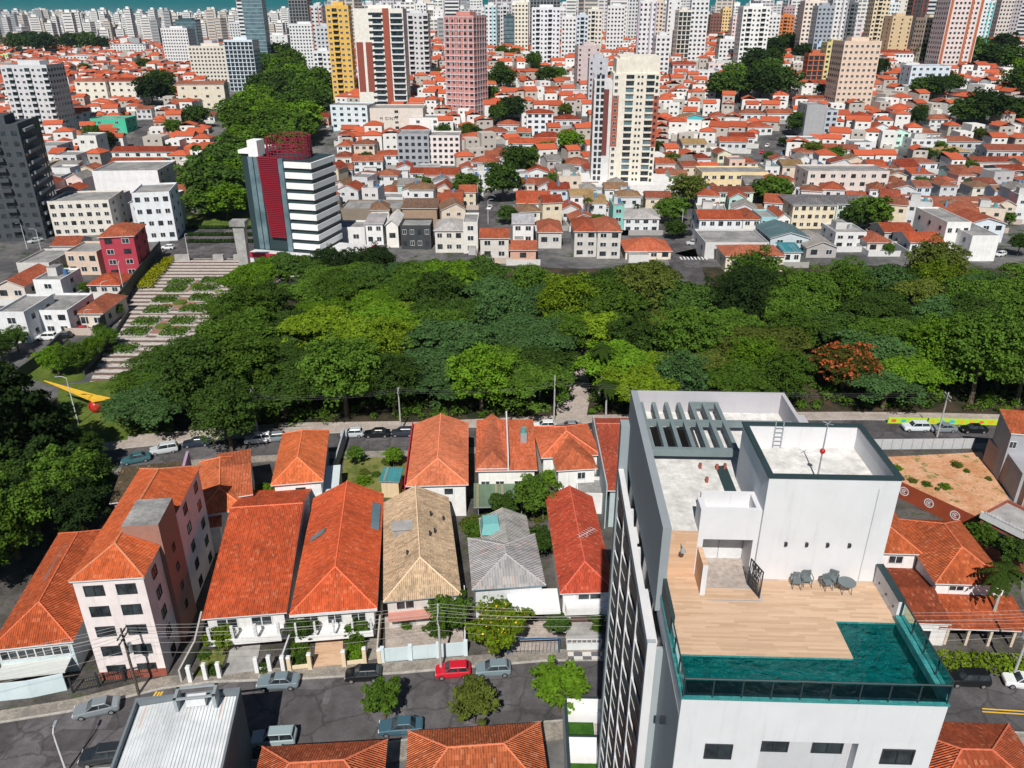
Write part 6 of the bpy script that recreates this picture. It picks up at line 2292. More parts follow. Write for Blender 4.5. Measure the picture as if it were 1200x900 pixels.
PAL = [palm_proto(8.0, 1), palm_proto(10.5, 2)]
for i, (px, py, sc, lab) in enumerate([(632, 470, 1.0, 'palm at the left side of the park forecourt'), (702, 470, 1.05, 'palm at the right side of the park forecourt'), (710, 492, .9, 'palm by the street in front of the white tower roof'),
                                       (268, 432, 1.1, 'palm rising over the trees beside the striped plaza'), (655, 430, 1.0, 'palm at the back of the park forecourt'), (688, 262, .8, 'palm by the podium of the cream tower'),
                                       (1157, 742, 1.0, 'tall palm casting its shadow on the orange house roof'), (745, 265, .7, 'small palm beside the teal rendered block')]):
    p = ground(px, py)
    t = thing('palm_tree', lab, 'palm', p, i * 1.3, 'palms')
    pr = PAL[i % 2] if i != 6 else PAL[0]
    o = link('trunk', pr[0], t)
    o.scale = (sc,) * 3 if i != 6 else (1, 1, 1.15)
    o = link('crown', pr[1], t, (.05, .09, .018))
    o.scale = (sc,) * 3 if i != 6 else (1, 1, 1.15)

# ---------------- big trees at the left edge and single trees near the street
for (px, py, z, sc, cn, zs, lab) in [
        (16, 580, 0, 1.12, 'deep green', 1.05, 'tall dark evergreen at the left edge, tallest of its clump'),
        (62, 562, 0, .74, 'deep green', 1.0, 'dark evergreen beside the tallest one, over the park street corner'),
        (-25, 545, 0, 1.1, 'dark green', 1.1, 'dark evergreen cut by the left edge behind the tallest one'),
        (104, 556, 0, .50, 'dark green', .8, 'smaller dark evergreen nearest the parked cars on the park street'),
        (28, 528, 0, .66, 'deep green', .9, 'dark evergreen behind the clump, next to the lawn with the bird sculpture')]:
    tree('evergreen_tree', lab, at(px, py), BIG[0], sc, GREENS[cn], 'evergreens at the left edge', zs=zs)
for (px, py, sc, cn, lab) in [(84, 612, .95, 'mid green', 'bright green tree in front of the dark evergreens'), (22, 655, 1.0, 'mid green', 'bright green tree over the orange roof at the left edge'),
                              (48, 632, .9, 'dark green', 'darker green tree between the two bright trees at the left edge'), (112, 592, .7, 'dark green', 'small dark tree against the brown roof behind the pink flats'), (60, 595, .9, 'deep green', 'shaded deep green tree at the foot of the dark evergreens'), (10, 620, 1.0, 'dark green', 'dark green tree under the tallest evergreen at the left edge'), (-5, 655, 1.0, 'deep green', 'deep green tree cut by the left edge above the roof-panel house'), (100, 630, .75, 'deep green', 'deep green tree squeezed between the roof-panel house and the pink flats'), (-15, 690, .95, 'mid green', 'green tree cut by the left edge beside the orange roof')]:
    tree('round_tree', lab, at(px, py), RND[0], sc, GREENS[cn], 'garden trees at the left edge')
yb = foliage('blossom', [(c, r2, 4) for c, r2, n2 in round_blobs(25, 2.5, 3.9, 62, 62, .62, .21, .45)], .17, 501, 'blossom')
for (px, py, sc, proto, cn, lab, bl) in [
        (452, 842, .82, 0, 'mid green', 'small tree over the parked blue car on the street', None),
        (556, 848, .92, 1, 'olive', 'olive street tree beside the orange roof gutter', None),
        (655, 835, 1.05, 2, 'fresh green', 'bright street tree beside the white terrace', None),
        (586, 775, 1.30, 0, 'yellow-green', 'round yellow-flowering tree in front of the white carport', (yb, (.78, .50, .02))),
        (528, 745, .92, 1, 'mid green', 'bushy green tree by the tan house garden', None),
        (508, 728, .55, 2, 'olive', 'red-flowering shrub tree at the corner of the tan house', (yb, (.55, .08, .02))),
        (577, 712, .72, 2, 'mid green', 'small dense tree at the left of the white carport', None),
        (625, 612, 1.25, 1, 'mid green', 'bushy garden tree at the right end of the mossy canopy', None),
        (590, 616, .9, 0, 'dark green', 'dark garden tree in front of the mossy canopy', None),
        (560, 640, .72, 2, 'mid green', 'garden tree left of the teal skylight', None),
        (632, 655, .85, 0, 'dark green', 'garden tree between the grey roof and the red roof', None),
        (590, 568, .6, 0, 'mid green', 'small tree against the twin orange house', None),
        (645, 575, .62, 1, 'fresh green', 'fresh green tree by the cross-hipped orange house', None),
        (462, 548, .62, 2, 'fresh green', 'bush-like tree at the right of the grassy lot', None),
        (417, 545, .58, 1, 'mid green', 'small tree at the left of the grassy lot', None),
        (313, 592, .62, 2, 'fresh green', 'little tree between the salmon and bright orange houses', None),
        (366, 590, .5, 1, 'fresh green', 'little yellow-green tree behind the solar panel house', None),
        (263, 765, .62, 1, 'yellow-green', 'yellow-green shrub tree in the broad gable house garden', None),
        (357, 755, .7, 0, 'dark green', 'dark garden shrub tree left of the solar panel house drive', None),
        (421, 755, .55, 2, 'mid green', 'garden shrub tree right of the solar panel house drive', None),
        (652, 745, .55, 1, 'dark green', 'clipped dark tree between the carport and the red house', None),
        (1150, 648, .9, 2, 'mid green', 'banana-like garden tree beside the brick shop', None),
        (1180, 670, .9, 0, 'dark green', 'dark garden tree by the brick shop at the right edge', None),
        (700, 735, .4, 0, 'mid green', 'potted tree in the red house forecourt', None)]:
    tree('street_tree' if py > 780 else 'garden_tree', lab, at(px, py), STR[proto], sc, GREENS[cn], blossom=bl)
tree('round_tree', 'dark round tree hanging over the park street by the parked white car', at(272, 527), RND[1], 1.0, GREENS['dark green'])

# hedge by the right-hand house, plaza beds and hedges
def hedge(label, a, e, wd, h, col, name='hedge', leaf=.30, z=0.0):
    d_ = Vector(e) - Vector(a)
    n_ = max(3, int(d_.length / (wd * .75)))
    bl = []
    for k in range(n_ + 1):
        p = d_ * (k / n_)
        for sg in (-.3, .3):
            nv = Vector((-d_.y, d_.x, 0)).normalized() * wd * sg
            bl.append(((p.x + nv.x, p.y + nv.y, h * .55), (wd * .42, wd * .42, h * .5), 110))
    t_ = thing(name, label, 'hedge', (a[0], a[1], z))
    link('foliage', foliage('foliage', bl, leaf, random.randint(0, 9999)), t_, col)
    return t_


hedge('bright yellow-green hedge along the pavement below the large orange house', at(1090, 783), at(1210, 788), 2.0, 1.9, GREENS['yellow-green'])
hedge('long clipped yellow hedge running along the striped plaza', at(170, 338), at(196, 306), 3.2, 1.3, (.24, .25, .012), leaf=.4)
for (px, py, wd, lab) in [(212, 332, 6, 'top-left'), (250, 330, 6, 'top-right'), (206, 340, 5, 'second-row left'), (240, 339, 6, 'second-row right'), (194, 352, 5.5, 'third-row left'), (236, 350, 5, 'third-row right'),
                          (185, 364, 5.5, 'fourth-row left'), (226, 363, 5.5, 'fourth-row right'), (172, 378, 5.5, 'fifth-row left'), (214, 377, 5.5, 'fifth-row right'),
                          (160, 390, 5.5, 'sixth-row left'), (205, 390, 5.5, 'sixth-row right'), (146, 410, 5, 'lowest')]:
    p = at(px, py)
    t = thing('plant_bed', 'dark green planting bed, %s one of the striped plaza beds' % lab, 'plant bed', p, 0, 'planting beds on the plaza')
    bl = [((x * wd * .2, y * 1.2, .35), (wd * .15, 1.1, .7), 46) for x in range(-2, 3) for y in (-1.2, 0, 1.2)]
    link('foliage', foliage('foliage', bl, .36, int(px)), t, GREENS['mid green'])
    bx(t, 'kerb', -wd * .58, wd * .58, -2.6, 2.6, -.05, .14, 'kerb')
for (px, py, lab) in [(231, 335, 'farthest'), (211, 355, 'middle'), (191, 383, 'nearest')]:
    p = at(px, py)
    t = thing('round_bed', 'round brick-paved flower bed, %s of the three on the plaza' % lab, 'flower bed', p, 0, 'round beds on the plaza')
    b = MB()
    b.prism([(4.4 * math.cos(k * math.pi / 14), 4.4 * math.sin(k * math.pi / 14)) for k in range(28)], .0, .05)
    b.build('paving', 'tint', t, (.30, .16, .12))
    b = MB()
    b.prism([(1.7 * math.cos(k * math.pi / 10), 1.7 * math.sin(k * math.pi / 10)) for k in range(20)], .05, .35)
    b.build('planter', 'lawn', t)

# ---------------- trees among the far houses: px, base row, width in the picture
FT = []
rt = random.Random(11)
for k in range(84):                                         # the wooded valley
    s_ = rt.random()
    cx = 338 - 92 * max(0, (s_ - .28)) / .72 + rt.uniform(-1, 1) * (44 if s_ < .7 else 36)
    FT.append((cx, 82 + 178 * s_, rt.uniform(30, 48) * (.7 + .5 * s_), rt.choice(['dark green', 'mid green', 'mid green', 'fresh green'])))
FT += [(548, 236, 30, 'mid green'), (590, 236, 38, 'dark green'), (577, 212, 24, 'dark green'), (607, 210, 34, 'dark green'), (622, 196, 24, 'mid green'), (640, 190, 22, 'olive'), (668, 178, 26, 'fresh green'), (520, 160, 16, 'dark green'),
       (548, 158, 14, 'mid green'), (556, 160, 14, 'dark green'), (548, 110, 24, 'dark green'), (566, 108, 26, 'mid green'), (590, 108, 26, 'dark green'), (600, 143, 30, 'deep green'), (584, 146, 22, 'dark green'), (575, 120, 20, 'mid green'),
       (640, 100, 22, 'dark green'), (655, 96, 16, 'mid green'), (603, 72, 16, 'dark green'), (588, 70, 14, 'mid green'), (628, 84, 12, 'deep green'), (625, 82, 18, 'mid green'),
       (805, 243, 38, 'olive'), (786, 262, 34, 'mid green'), (905, 245, 36, 'mid green'), (893, 238, 30, 'dark green'), (1018, 268, 40, 'mid green'), (1000, 268, 28, 'dark green'), (788, 200, 20, 'mid green'), (770, 180, 14, 'dark green'),
       (845, 122, 34, 'dark green'), (866, 118, 38, 'mid green'), (890, 122, 40, 'deep green'), (912, 118, 38, 'dark green'), (896, 104, 34, 'dark green'), (884, 92, 30, 'deep green'), (902, 86, 26, 'dark green'), (906, 70, 24, 'deep green'),
       (922, 66, 26, 'dark green'), (940, 74, 22, 'deep green'), (860, 100, 26, 'mid green'), (890, 72, 16, 'dark green'), (800, 62, 24, 'deep green'), (792, 70, 20, 'dark green'), (845, 56, 14, 'deep green'),
       (935, 160, 26, 'dark green'), (918, 172, 12, 'deep green'), (900, 190, 12, 'dark green'), (950, 188, 22, 'olive'), (975, 196, 22, 'mid green'), (1000, 84, 18, 'dark green'), (1028, 92, 20, 'deep green'), (1035, 60, 26, 'deep green'),
       (1078, 118, 26, 'dark green'), (1092, 118, 30, 'deep green'), (1112, 112, 26, 'dark green'), (1072, 150, 20, 'deep green'), (1085, 78, 26, 'dark green'), (1110, 74, 30, 'deep green'), (1135, 82, 34, 'dark green'), (1160, 84, 34, 'deep green'),
       (1185, 88, 32, 'dark green'), (1172, 72, 28, 'deep green'), (1150, 150, 42, 'deep green'), (1128, 150, 34, 'dark green'), (1192, 118, 36, 'dark green'), (1186, 148, 32, 'dark green'), (1180, 44, 40, 'deep green'), (1200, 40, 36, 'deep green'),
       (1160, 50, 26, 'dark green'), (1108, 196, 20, 'dark green'), (1136, 200, 14, 'olive'), (1085, 186, 14, 'dark green'), (1100, 178, 12, 'mid green'), (1146, 166, 14, 'olive'), (1198, 92, 24, 'fresh green'), (962, 112, 12, 'dark green'),
       (180, 124, 32, 'deep green'), (190, 112, 30, 'dark green'), (198, 122, 22, 'dark green'), (124, 178, 24, 'deep green'), (110, 168, 18, 'mid green'), (105, 208, 16, 'dark green'), (205, 160, 22, 'mid green'), (232, 150, 26, 'dark green'),
       (40, 62, 26, 'deep green'), (55, 66, 26, 'deep green'), (22, 64, 22, 'dark green'), (85, 62, 24, 'deep green'), (105, 62, 22, 'dark green'), (120, 62, 18, 'deep green'), (170, 84, 16, 'dark green'), (8, 160, 12, 'dark green'),
       (100, 88, 12, 'mid green'), (75, 330, 16, 'dark green'), (100, 345, 12, 'mid green'), (128, 408, 22, 'mid green'), (112, 420, 24, 'fresh green'), (92, 438, 34, 'mid green'), (70, 440, 34, 'fresh green'), (118, 395, 14, 'mid green'),
       (138, 372, 14, 'mid green'), (145, 358, 12, 'olive'), (22, 412, 26, 'dark green'), (4, 425, 30, 'dark green'), (1192, 300, 22, 'dark green'), (1180, 262, 14, 'mid green'), (475, 250, 14, 'dark green'), (497, 235, 10, 'mid green'),
       (536, 278, 18, 'dark green'), (640, 238, 12, 'olive'), (650, 222, 20, 'mid green'), (595, 262, 22, 'dark green'), (700, 268, 16, 'mid green'), (1040, 300, 12, 'mid green'), (960, 300, 10, 'dark green'), (790, 280, 22, 'dark green')]
for (px, py, wp, cn) in FT:
    g_ = ground(px, py)
    F_ = g_.y * CT + (CAM_H - g_.z) * ST
    sc = wp / FPX * F_ / 10.4
    pr = rt.choice(FAR) if g_.y > 230 else rt.choice(RND)
    tree('round_tree', '', (g_.x, g_.y, g_.z), pr, sc * (1.0 if pr in FAR else 1.1), GREENS[cn], 'trees among the houses', cn, 'tree', zs=rt.uniform(.8, 1.05))
    occupy(g_.x, g_.y, sc * 3.4)

# ---------------- the other houses of the far quarter, block by block (after the trees have taken their plots)
WALLC = [W1, W1, W2, W2, W3, CREAM, BEIGE, PINKW, (.55, .62, .70), (.44, .62, .58), (.62, .60, .60), (.70, .50, .42), (.48, .48, .49)]
ROOFC = [OR, OR, OR, RED, RED, SAL, TAN, (.40, .12, .06), (.30, .29, .28), (.40, .38, .36), (.34, .20, .12)]
for q_ in ((215, 300), (250, 300), (285, 300), (230, 285), (270, 285), (300, 285), (240, 268), (280, 268), (215, 272), (250, 255), (290, 255), (400, 300), (430, 295)):
    p_ = at(*q_)
    occupy(p_.x, p_.y, 8)
cells = []
yy = 262.0
while yy < 1900:
    step = 10.8 if yy < 600 else 13 if yy < 900 else 24
    xx = -yy * .78
    row_shift = random.uniform(0, 6)
    while xx < yy * .78:
        cells.append((xx + row_shift + random.uniform(-1.2, 1.2), yy + random.uniform(-1.5, 1.5)))
        xx += random.uniform(7.4, 11.0)
    yy += step
rest = []
made = 0
for (x, y) in cells:
    gx, gy = x * .012, y * .012
    if int(y / 10.8) % 6 == 5 and random.random() < .75:      # cross streets stay open
        continue
    z = terrain(x, y)
    px, py = proj((x, y, z + 3))
    if not (-30 < px < 1230 and py < 300):
        continue
    if yy and y > 900 and x / y > -.22:
        continue
    if 240 < px < 400 and py > 60 and px < 400 - max(0, (py - 150)) * .6 + 20:
        continue                                             # the wooded valley
    w, d = random.uniform(5.8, 9.6), random.uniform(7, 10)
    if not is_free(x, y + d / 2, min(w, d) * .46):
        continue
    kind = random.choice(['hip', 'hip', 'gable_x', 'gable_x', 'gable_y', 'flat', 'flat', 'shed', 'gable_y'])
    rz = .22 * math.sin(gx * 2.1 + 1.3) + .16 * math.sin(gy * 3.1 + gx) + random.uniform(-.05, .05)
    rest.append((y, x, z, w, d, kind, rz, random.choice([3.0, 3.4, 5.6, 6.0, 6.4, 6.6, 8.6]), random.choice(WALLC), random.choice(ROOFC if kind != 'flat' else [GRR, (.5, .5, .5), (.62, .61, .6)])))
    occupy(x, y + d / 2, min(w, d) * .5)
for k in range(70):                                          # small trees in the gaps between the houses
    x, y = random.uniform(-260, 380), random.uniform(275, 640)
    px, py = proj((x, y, terrain(x, y)))
    if not (0 < px < 1200) or not is_free(x, y, 1.2):
        continue
    cn = random.choice(['dark green', 'mid green', 'deep green', 'olive'])
    tree('small_tree', '', (x, y, terrain(x, y)), random.choice(FAR), random.uniform(.38, .70), GREENS[cn], 'small trees among the houses', cn + ' small', 'yard tree')
rest.sort()
LIMIT = 292 - NEAR_HOUSES
for (y, x, z, w, d, kind, rz, h, wc, rc) in rest[:LIMIT]:
    hh = house('house', '', 'house', (x - w / 2, y, z), rz, w, d, h, kind, rh=random.uniform(1.4, 2.2), oh=.35 if kind != 'flat' else 0, wall=wc, roof=aged(rc), z0=-4, k=random.choice([.5, .5, .6, .7]) if kind.startswith('gable') else .5)
    later(hh, '%s %s %s' % (colour_word(wc), roof_word(rc) if kind != 'flat' else '', ADJ[kind]), 'house', (x, y, 0))
    clutter(hh, w, d, h, kind)
    fl = 2 if h > 5 else 1
    for f in range(fl):
        for c in range(2):
            win(hh, w * (.28 + .44 * c), 0, h * (f + .55) / fl, 1.3, 1.1, 0, random.choice([WIN, WIN_DARK]))
    if random.random() < .25 and kind != 'flat':
        b = MB()
        b.tube((w * .5, d * .4, h + .3), (w * .5, d * .4, h + 2.7), .5, .5, 8)
        b.build('water_tank', 'tint', hh, (.12, .26, .42))
# the farthest roofs read as one mass
B = MB()
for (y, x, z, w, d, kind, rz, h, wc, rc) in rest[LIMIT:]:
    X = Matrix.Translation((x - w / 2, y, z)) @ Matrix.Rotation(rz, 4, 'Z')
    mi = 0 if wc[0] > .6 else 1
    B.X = X
    B.box(0, w, 0, d, -4, h, mi)
    if y < 760:
        for f_ in range(2 if h > 5 else 1):
            for c_ in range(2):
                xc, zc = w * (.3 + .4 * c_), h * (f_ + .55) / (2 if h > 5 else 1)
                B.poly([(xc - .6, -.05, zc - .5), (xc + .6, -.05, zc - .5), (xc + .6, -.05, zc + .5), (xc - .6, -.05, zc + .5)], 4)
        if int(x * 7) % 3 == 0:
            B.box(w * .2, w * .7, -3.4, -.1, -4, 2.6, int(x) % 2)
        if int(x * 5) % 4 == 0:
            B.box(-1.2, w + 1.2, -4.4, -4.2, -4, 1.6, 1)
    if kind == 'flat':
        continue
    F, _ = roof_faces(w, d, kind, 1.8, .35)
    B.X = X @ Matrix.Translation((0, 0, h + .02))
    for f in F:
        B.poly(f, 2 if random.random() < .7 else 3)
B.X = Matrix.Identity(4)
M['far_wall'] = plain('far_wall', (.72, .71, .69), .8)
M['far_wall2'] = plain('far_wall2', (.46, .42, .38), .8)
M['far_roof'] = plain('far_roof', (.50, .105, .045), .9, var=.3)
M['far_roof2'] = plain('far_roof2', (.42, .085, .035), .9, var=.3)
if B.f:
    tag(B.build('distant_rooftops', ['far_wall', 'far_wall2', 'far_roof', 'far_roof2', 'glass']), 'mass of small distant rooftops below the skyline', 'rooftops', None, 'stuff')

# the skyline city on the horizon: thousands of blocks
B = MB()
rs = np.random.default_rng(3)
N = 5200
for i in range(N):
    u = rs.random()
    y = 1900 * (4.6 ** u) if i < 3600 else 1300 * (5 ** u)
    x = y * rs.uniform(-.74, .74)
    if i < 3600:
        x = y * rs.uniform(-.74, -.24)
    z = terrain(x, y) - 3
    h = rs.choice([14, 20, 30, 40, 48, 56]) * rs.uniform(.8, 1.15) * (1.0 if x / y < -.2 else .8)
    w, d = rs.uniform(9, 18), rs.uniform(9, 16)
    a = rs.uniform(-.4, .4)
    B.X = Matrix.Translation((x, y, z)) @ Matrix.Rotation(a, 4, 'Z')
    m_ = int(rs.choice([0, 0, 0, 1, 2, 3]))
    B.box(-w / 2, w / 2, 0, d, -6, h, m_)
    if h > 25:
        B.box(-w / 4, w / 4, d * .3, d * .7, h, h + 4, m_)
        # window bands
        if y < 2600:
            n_ = int(h / 4)
            for k in range(n_):
                zz = 2 + k * h / n_
                B.poly([(-w * .42, -.1, zz), (w * .42, -.1, zz), (w * .42, -.1, zz + 1.5), (-w * .42, -.1, zz + 1.5)], 4)
                B.poly([(w / 2 + .1, d * .1, zz), (w / 2 + .1, d * .9, zz), (w / 2 + .1, d * .9, zz + 1.5), (w / 2 + .1, d * .1, zz + 1.5)], 4)
for i in range(340):                                         # the wall of towers behind the nearer ones
    y = rs.uniform(760, 1500)
    x = y * rs.uniform(-.22, .66)
    z = terrain(x, y) - 3
    h = max(16, rs.choice([60, 66, 72, 78, 86]) * rs.uniform(.94, 1.04) - z)
    w, d, a = rs.uniform(11, 20), rs.uniform(11, 18), rs.uniform(-.5, .5)
    B.X = Matrix.Translation((x, y, z)) @ Matrix.Rotation(a, 4, 'Z')
    m_ = int(rs.choice([0, 0, 0, 1, 2, 3, 3]))
    B.box(-w / 2, w / 2, 0, d, -6, h, m_)
    B.box(-w * .25, w * .2, d * .3, d * .7, h, h + rs.uniform(2.5, 5), m_)
    n_ = int(h / 3.2)
    cols_ = [(-.42, -.18), (-.1, .14), (.22, .42)] if rs.random() < .6 else [(-.44, .44)] if rs.random() < .4 else [(-.40, -.05), (.05, .40)]
    for k in range(n_):
        zz = 1.5 + k * h / n_
        for (c0, c1) in cols_:
            B.poly([(w * c0, -.1, zz), (w * c1, -.1, zz), (w * c1, -.1, zz + 1.5), (w * c0, -.1, zz + 1.5)], 4)
            for sx in (-1, 1):
                B.poly([(sx * (w / 2 + .1), d * (.5 + sx * c0), zz), (sx * (w / 2 + .1), d * (.5 + sx * c1), zz), (sx * (w / 2 + .1), d * (.5 + sx * c1), zz + 1.5), (sx * (w / 2 + .1), d * (.5 + sx * c0), zz + 1.5)], 4)
B.X = Matrix.Identity(4)
plain('sky_a', (.70, .70, .68), .8)
plain('sky_b', (.58, .52, .46), .8)
plain('sky_c', (.34, .36, .38), .8)
plain('sky_d', (.62, .60, .62), .8)
plain('sky_g', (.16, .17, .18), .6)
tag(B.build('distant_city', ['sky_a', 'sky_b', 'sky_c', 'sky_d', 'sky_g']), 'hazy mass of pale high-rises along the horizon', 'distant city', None, 'stuff')

# ================================================================== cars
def loft(b, st, m=0, close=True):
    """st: rings of equal length along the car"""
    i = len(b.v)
    n_ = len(st[0])
    for r_ in st:
        b.add(r_)
    for q in range(len(st) - 1):
        for k in range(n_):
            j = (k + 1) % n_
            b.f.append((i + q * n_ + k, i + q * n_ + j, i + (q + 1) * n_ + j, i + (q + 1) * n_ + k))
            b.m.append(m)
    if close:
        b.f.append(tuple(i + k for k in reversed(range(n_))))
        b.m.append(m)
        b.f.append(tuple(i + (len(st) - 1) * n_ + k for k in range(n_)))
        b.m.append(m)


CARS = {
    # stations of the lower body (x, low, high, half width) and the cabin (x at waist, x at roof) front and rear
    'hatch': dict(L=3.9, H=1.48, st=[(-1.95, .42, .62, .70), (-1.88, .25, .78, .80), (-1.2, .20, .90, .84), (-.6, .19, .96, .86), (1.2, .19, .98, .86), (1.8, .24, .98, .82), (1.95, .40, .86, .74)], cab=(-.95, -.30, 1.45, 1.85)),
    'sedan': dict(L=4.5, H=1.45, st=[(-2.25, .42, .60, .72), (-2.15, .25, .76, .82), (-1.3, .20, .88, .86), (-.6, .19, .94, .87), (1.2, .19, .97, .87), (2.1, .26, .96, .82), (2.25, .42, .86, .74)], cab=(-.95, -.25, 1.0, 1.65)),
    'suv': dict(L=4.4, H=1.68, st=[(-2.2, .45, .72, .74), (-2.1, .30, .92, .84), (-1.3, .25, 1.02, .88), (-.6, .24, 1.06, .89), (1.5, .24, 1.08, .89), (2.1, .30, 1.08, .84), (2.2, .45, .98, .78)], cab=(-1.0, -.45, 1.9, 2.1)),
}
CARM = {}
for kind, c in CARS.items():
    b = MB()
    rings = []
    for (x, lo, hi, hw) in c['st']:
        rings.append([(x, -hw * .92, lo), (x, hw * .92, lo), (x, hw, lo + (hi - lo) * .35), (x, hw * .97, hi - .06), (x, hw * .86, hi), (x, -hw * .86, hi), (x, -hw * .97, hi - .06), (x, -hw, lo + (hi - lo) * .35)])
    loft(b, rings)
    H, (xa, xb, xc, xd) = c['H'], c['cab']
    waist = .93 if kind != 'suv' else 1.04
    rf = lambda x, z, w_: [(x, -w_, z), (x, w_, z)]
    # roof skin and pillars
    b.hexa([(xb - .05, -.60, H - .07), (xc + .05, -.60, H - .07), (xc + .05, .60, H - .07), (xb - .05, .60, H - .07)], [(xb + .12, -.54, H), (xc - .1, -.54, H), (xc - .1, .54, H), (xb + .12, .54, H)])
    for sy in (-1, 1):
        for (x0, x1) in ((xa, xb), ((xb + xc) / 2, (xb + xc) / 2), (xd, xc)):
            b.tube((x0, sy * .775, waist - .03), (x1, sy * .60, H - .04), .045, n=4)
    body = b.mesh('body', 'car_paint', smooth=False)
    g_ = MB()
    g_.hexa([(xa + .02, -.75, waist - .04), (xd - .02, -.75, waist - .04), (xd - .02, .75, waist - .04), (xa + .02, .75, waist - .04)], [(xb, -.585, H - .06), (xc, -.585, H - .06), (xc, .585, H - .06), (xb, .585, H - .06)])
    glass = g_.mesh('glass', 'glass')
    w_ = MB()
    w_.tube((0, -.10, 0), (0, .10, 0), .31, n=14)
    tyre = w_.mesh('tyre', 'rubber')
    w_ = MB()
    w_.tube((0, -.112, 0), (0, .112, 0), .20, n=10)
    rim = w_.mesh('rim', 'rim')
    l_ = MB()
    l_.box(-.06, .05, -.17, .17, -.07, .07)
    CARM[kind] = (body, glass, tyre, rim, l_.mesh('headlight', 'lamp_glass'), l_.mesh('taillight', 'tail_glass'))


def car(label, px, py, rz, kind, col, full=True, group=None, z=None):
    p = ground(px, py) if z is None else at(px, py, z)
    t_ = thing('parked_car', label, 'car', (p.x, p.y, p.z + .02), rz, group)
    bo, gl, ty, ri, hl, tl = CARM[kind]
    link('body', bo, t_, col)
    link('glass', gl, t_)
    L = CARS[kind]['L']
    for sx in (-1, 1):
        for sy in (-1, 1):
            o = link('wheel', ty, t_)
            o.location = (sx * L * .315, sy * .78, .31)
            if full:
                link('rim', ri, o)
            q = link('headlight' if sx < 0 else 'taillight', hl if sx < 0 else tl, t_)
            q.location = (sx * (L / 2 - .10), sy * .60, .68 if kind != 'suv' else .82)
    return t_


SIL, BLK, WHI, REDC, BLU, TEA = (.20, .23, .25), (.008, .009, .010), (.72, .73, .74), (.45, .012, .022), (.03, .06, .11), (.04, .12, .14)
G1, G2, G3 = 'cars parked along the near street', 'cars parked along the park street', 'cars on the far streets'
for a_ in [('silver sedan parked in front of the pink flats', 115, 834, R(17), 'sedan', SIL, G1), ('silver sedan parked by the white garden pillars', 327, 803, R(3), 'sedan', (.17, .22, .25), G1),
           ('black hatchback parked at the tan brick driveway', 426, 794, R(4), 'hatch', BLK, G1), ('red hatchback parked beside the concrete power pole', 531, 790, R(4), 'hatch', (.55, .012, .03), G1),
           ('silver hatchback parked behind the red one', 578, 788, R(4), 'hatch', (.18, .24, .27), G1), ('black people carrier parked below the yellow-green hedge', 1132, 800, R(-3), 'suv', BLK, G1),
           ('white hatchback at the right edge of the near street', 1197, 803, R(-12), 'hatch', WHI, G1), ('dark car half hidden by the grey corrugated building', 124, 890, R(9), 'suv', (.02, .025, .03), G1),
           ('pale car standing in the shadow of the grey corrugated building', 322, 870, R(4), 'suv', (.28, .36, .38), G1), ('blue-grey car under the small street tree', 470, 856, R(4), 'sedan', (.05, .11, .15), G1),  # pale car's body colour darkened to paint in the building's shadow
           ('white van-like car in the yard of the roof-panel house', 45, 783, R(6), 'suv', WHI, None), ('black car nosing out of the white carport', 655, 733, R(88), 'hatch', BLK, None)]:
    car(*a_[:6], group=a_[6])
for a_ in [('dark teal car nearest the bright green tree on the park street', 160, 541, R(24), 'sedan', TEA), ('silver people carrier on the park street by the mural slab', 193, 530, R(20), 'suv', (.50, .53, .56)),
           ('dark blue car right of the silver people carrier', 231, 522, R(12), 'sedan', (.02, .03, .05)), ('white car under the round street tree by the pole', 303, 518, R(10), 'suv', WHI),
           ('silver car tucked against the bright orange house', 322, 516, R(10), 'hatch', SIL), ('silver hatchback across from the grassy lot', 413, 511, R(4), 'hatch', (.46, .50, .53)),
           ('black car right of the silver hatchback opposite the lot', 442, 511, R(3), 'sedan', BLK), ('dark car at the left of the salmon roof', 472, 510, R(3), 'hatch', (.03, .035, .05)),
           ('white car behind the twin orange house', 638, 502, R(3), 'hatch', WHI), ('silver car on the forecourt mouth behind the cross-hipped house', 667, 503, R(3), 'sedan', SIL),
           ('dark car behind the left parapet of the white tower', 700, 503, R(2), 'hatch', (.02, .04, .05)), ('white people carrier left of three cars by the lime mural wall', 1072, 504, R(-1), 'suv', (.62, .68, .72)),
           ('silver sedan in the middle of three cars by the lime mural wall', 1104, 505, R(-1), 'sedan', SIL), ('black sedan right of three cars by the lime mural wall', 1140, 506, R(-1), 'sedan', BLK)]:
    car(*a_, group=G2)
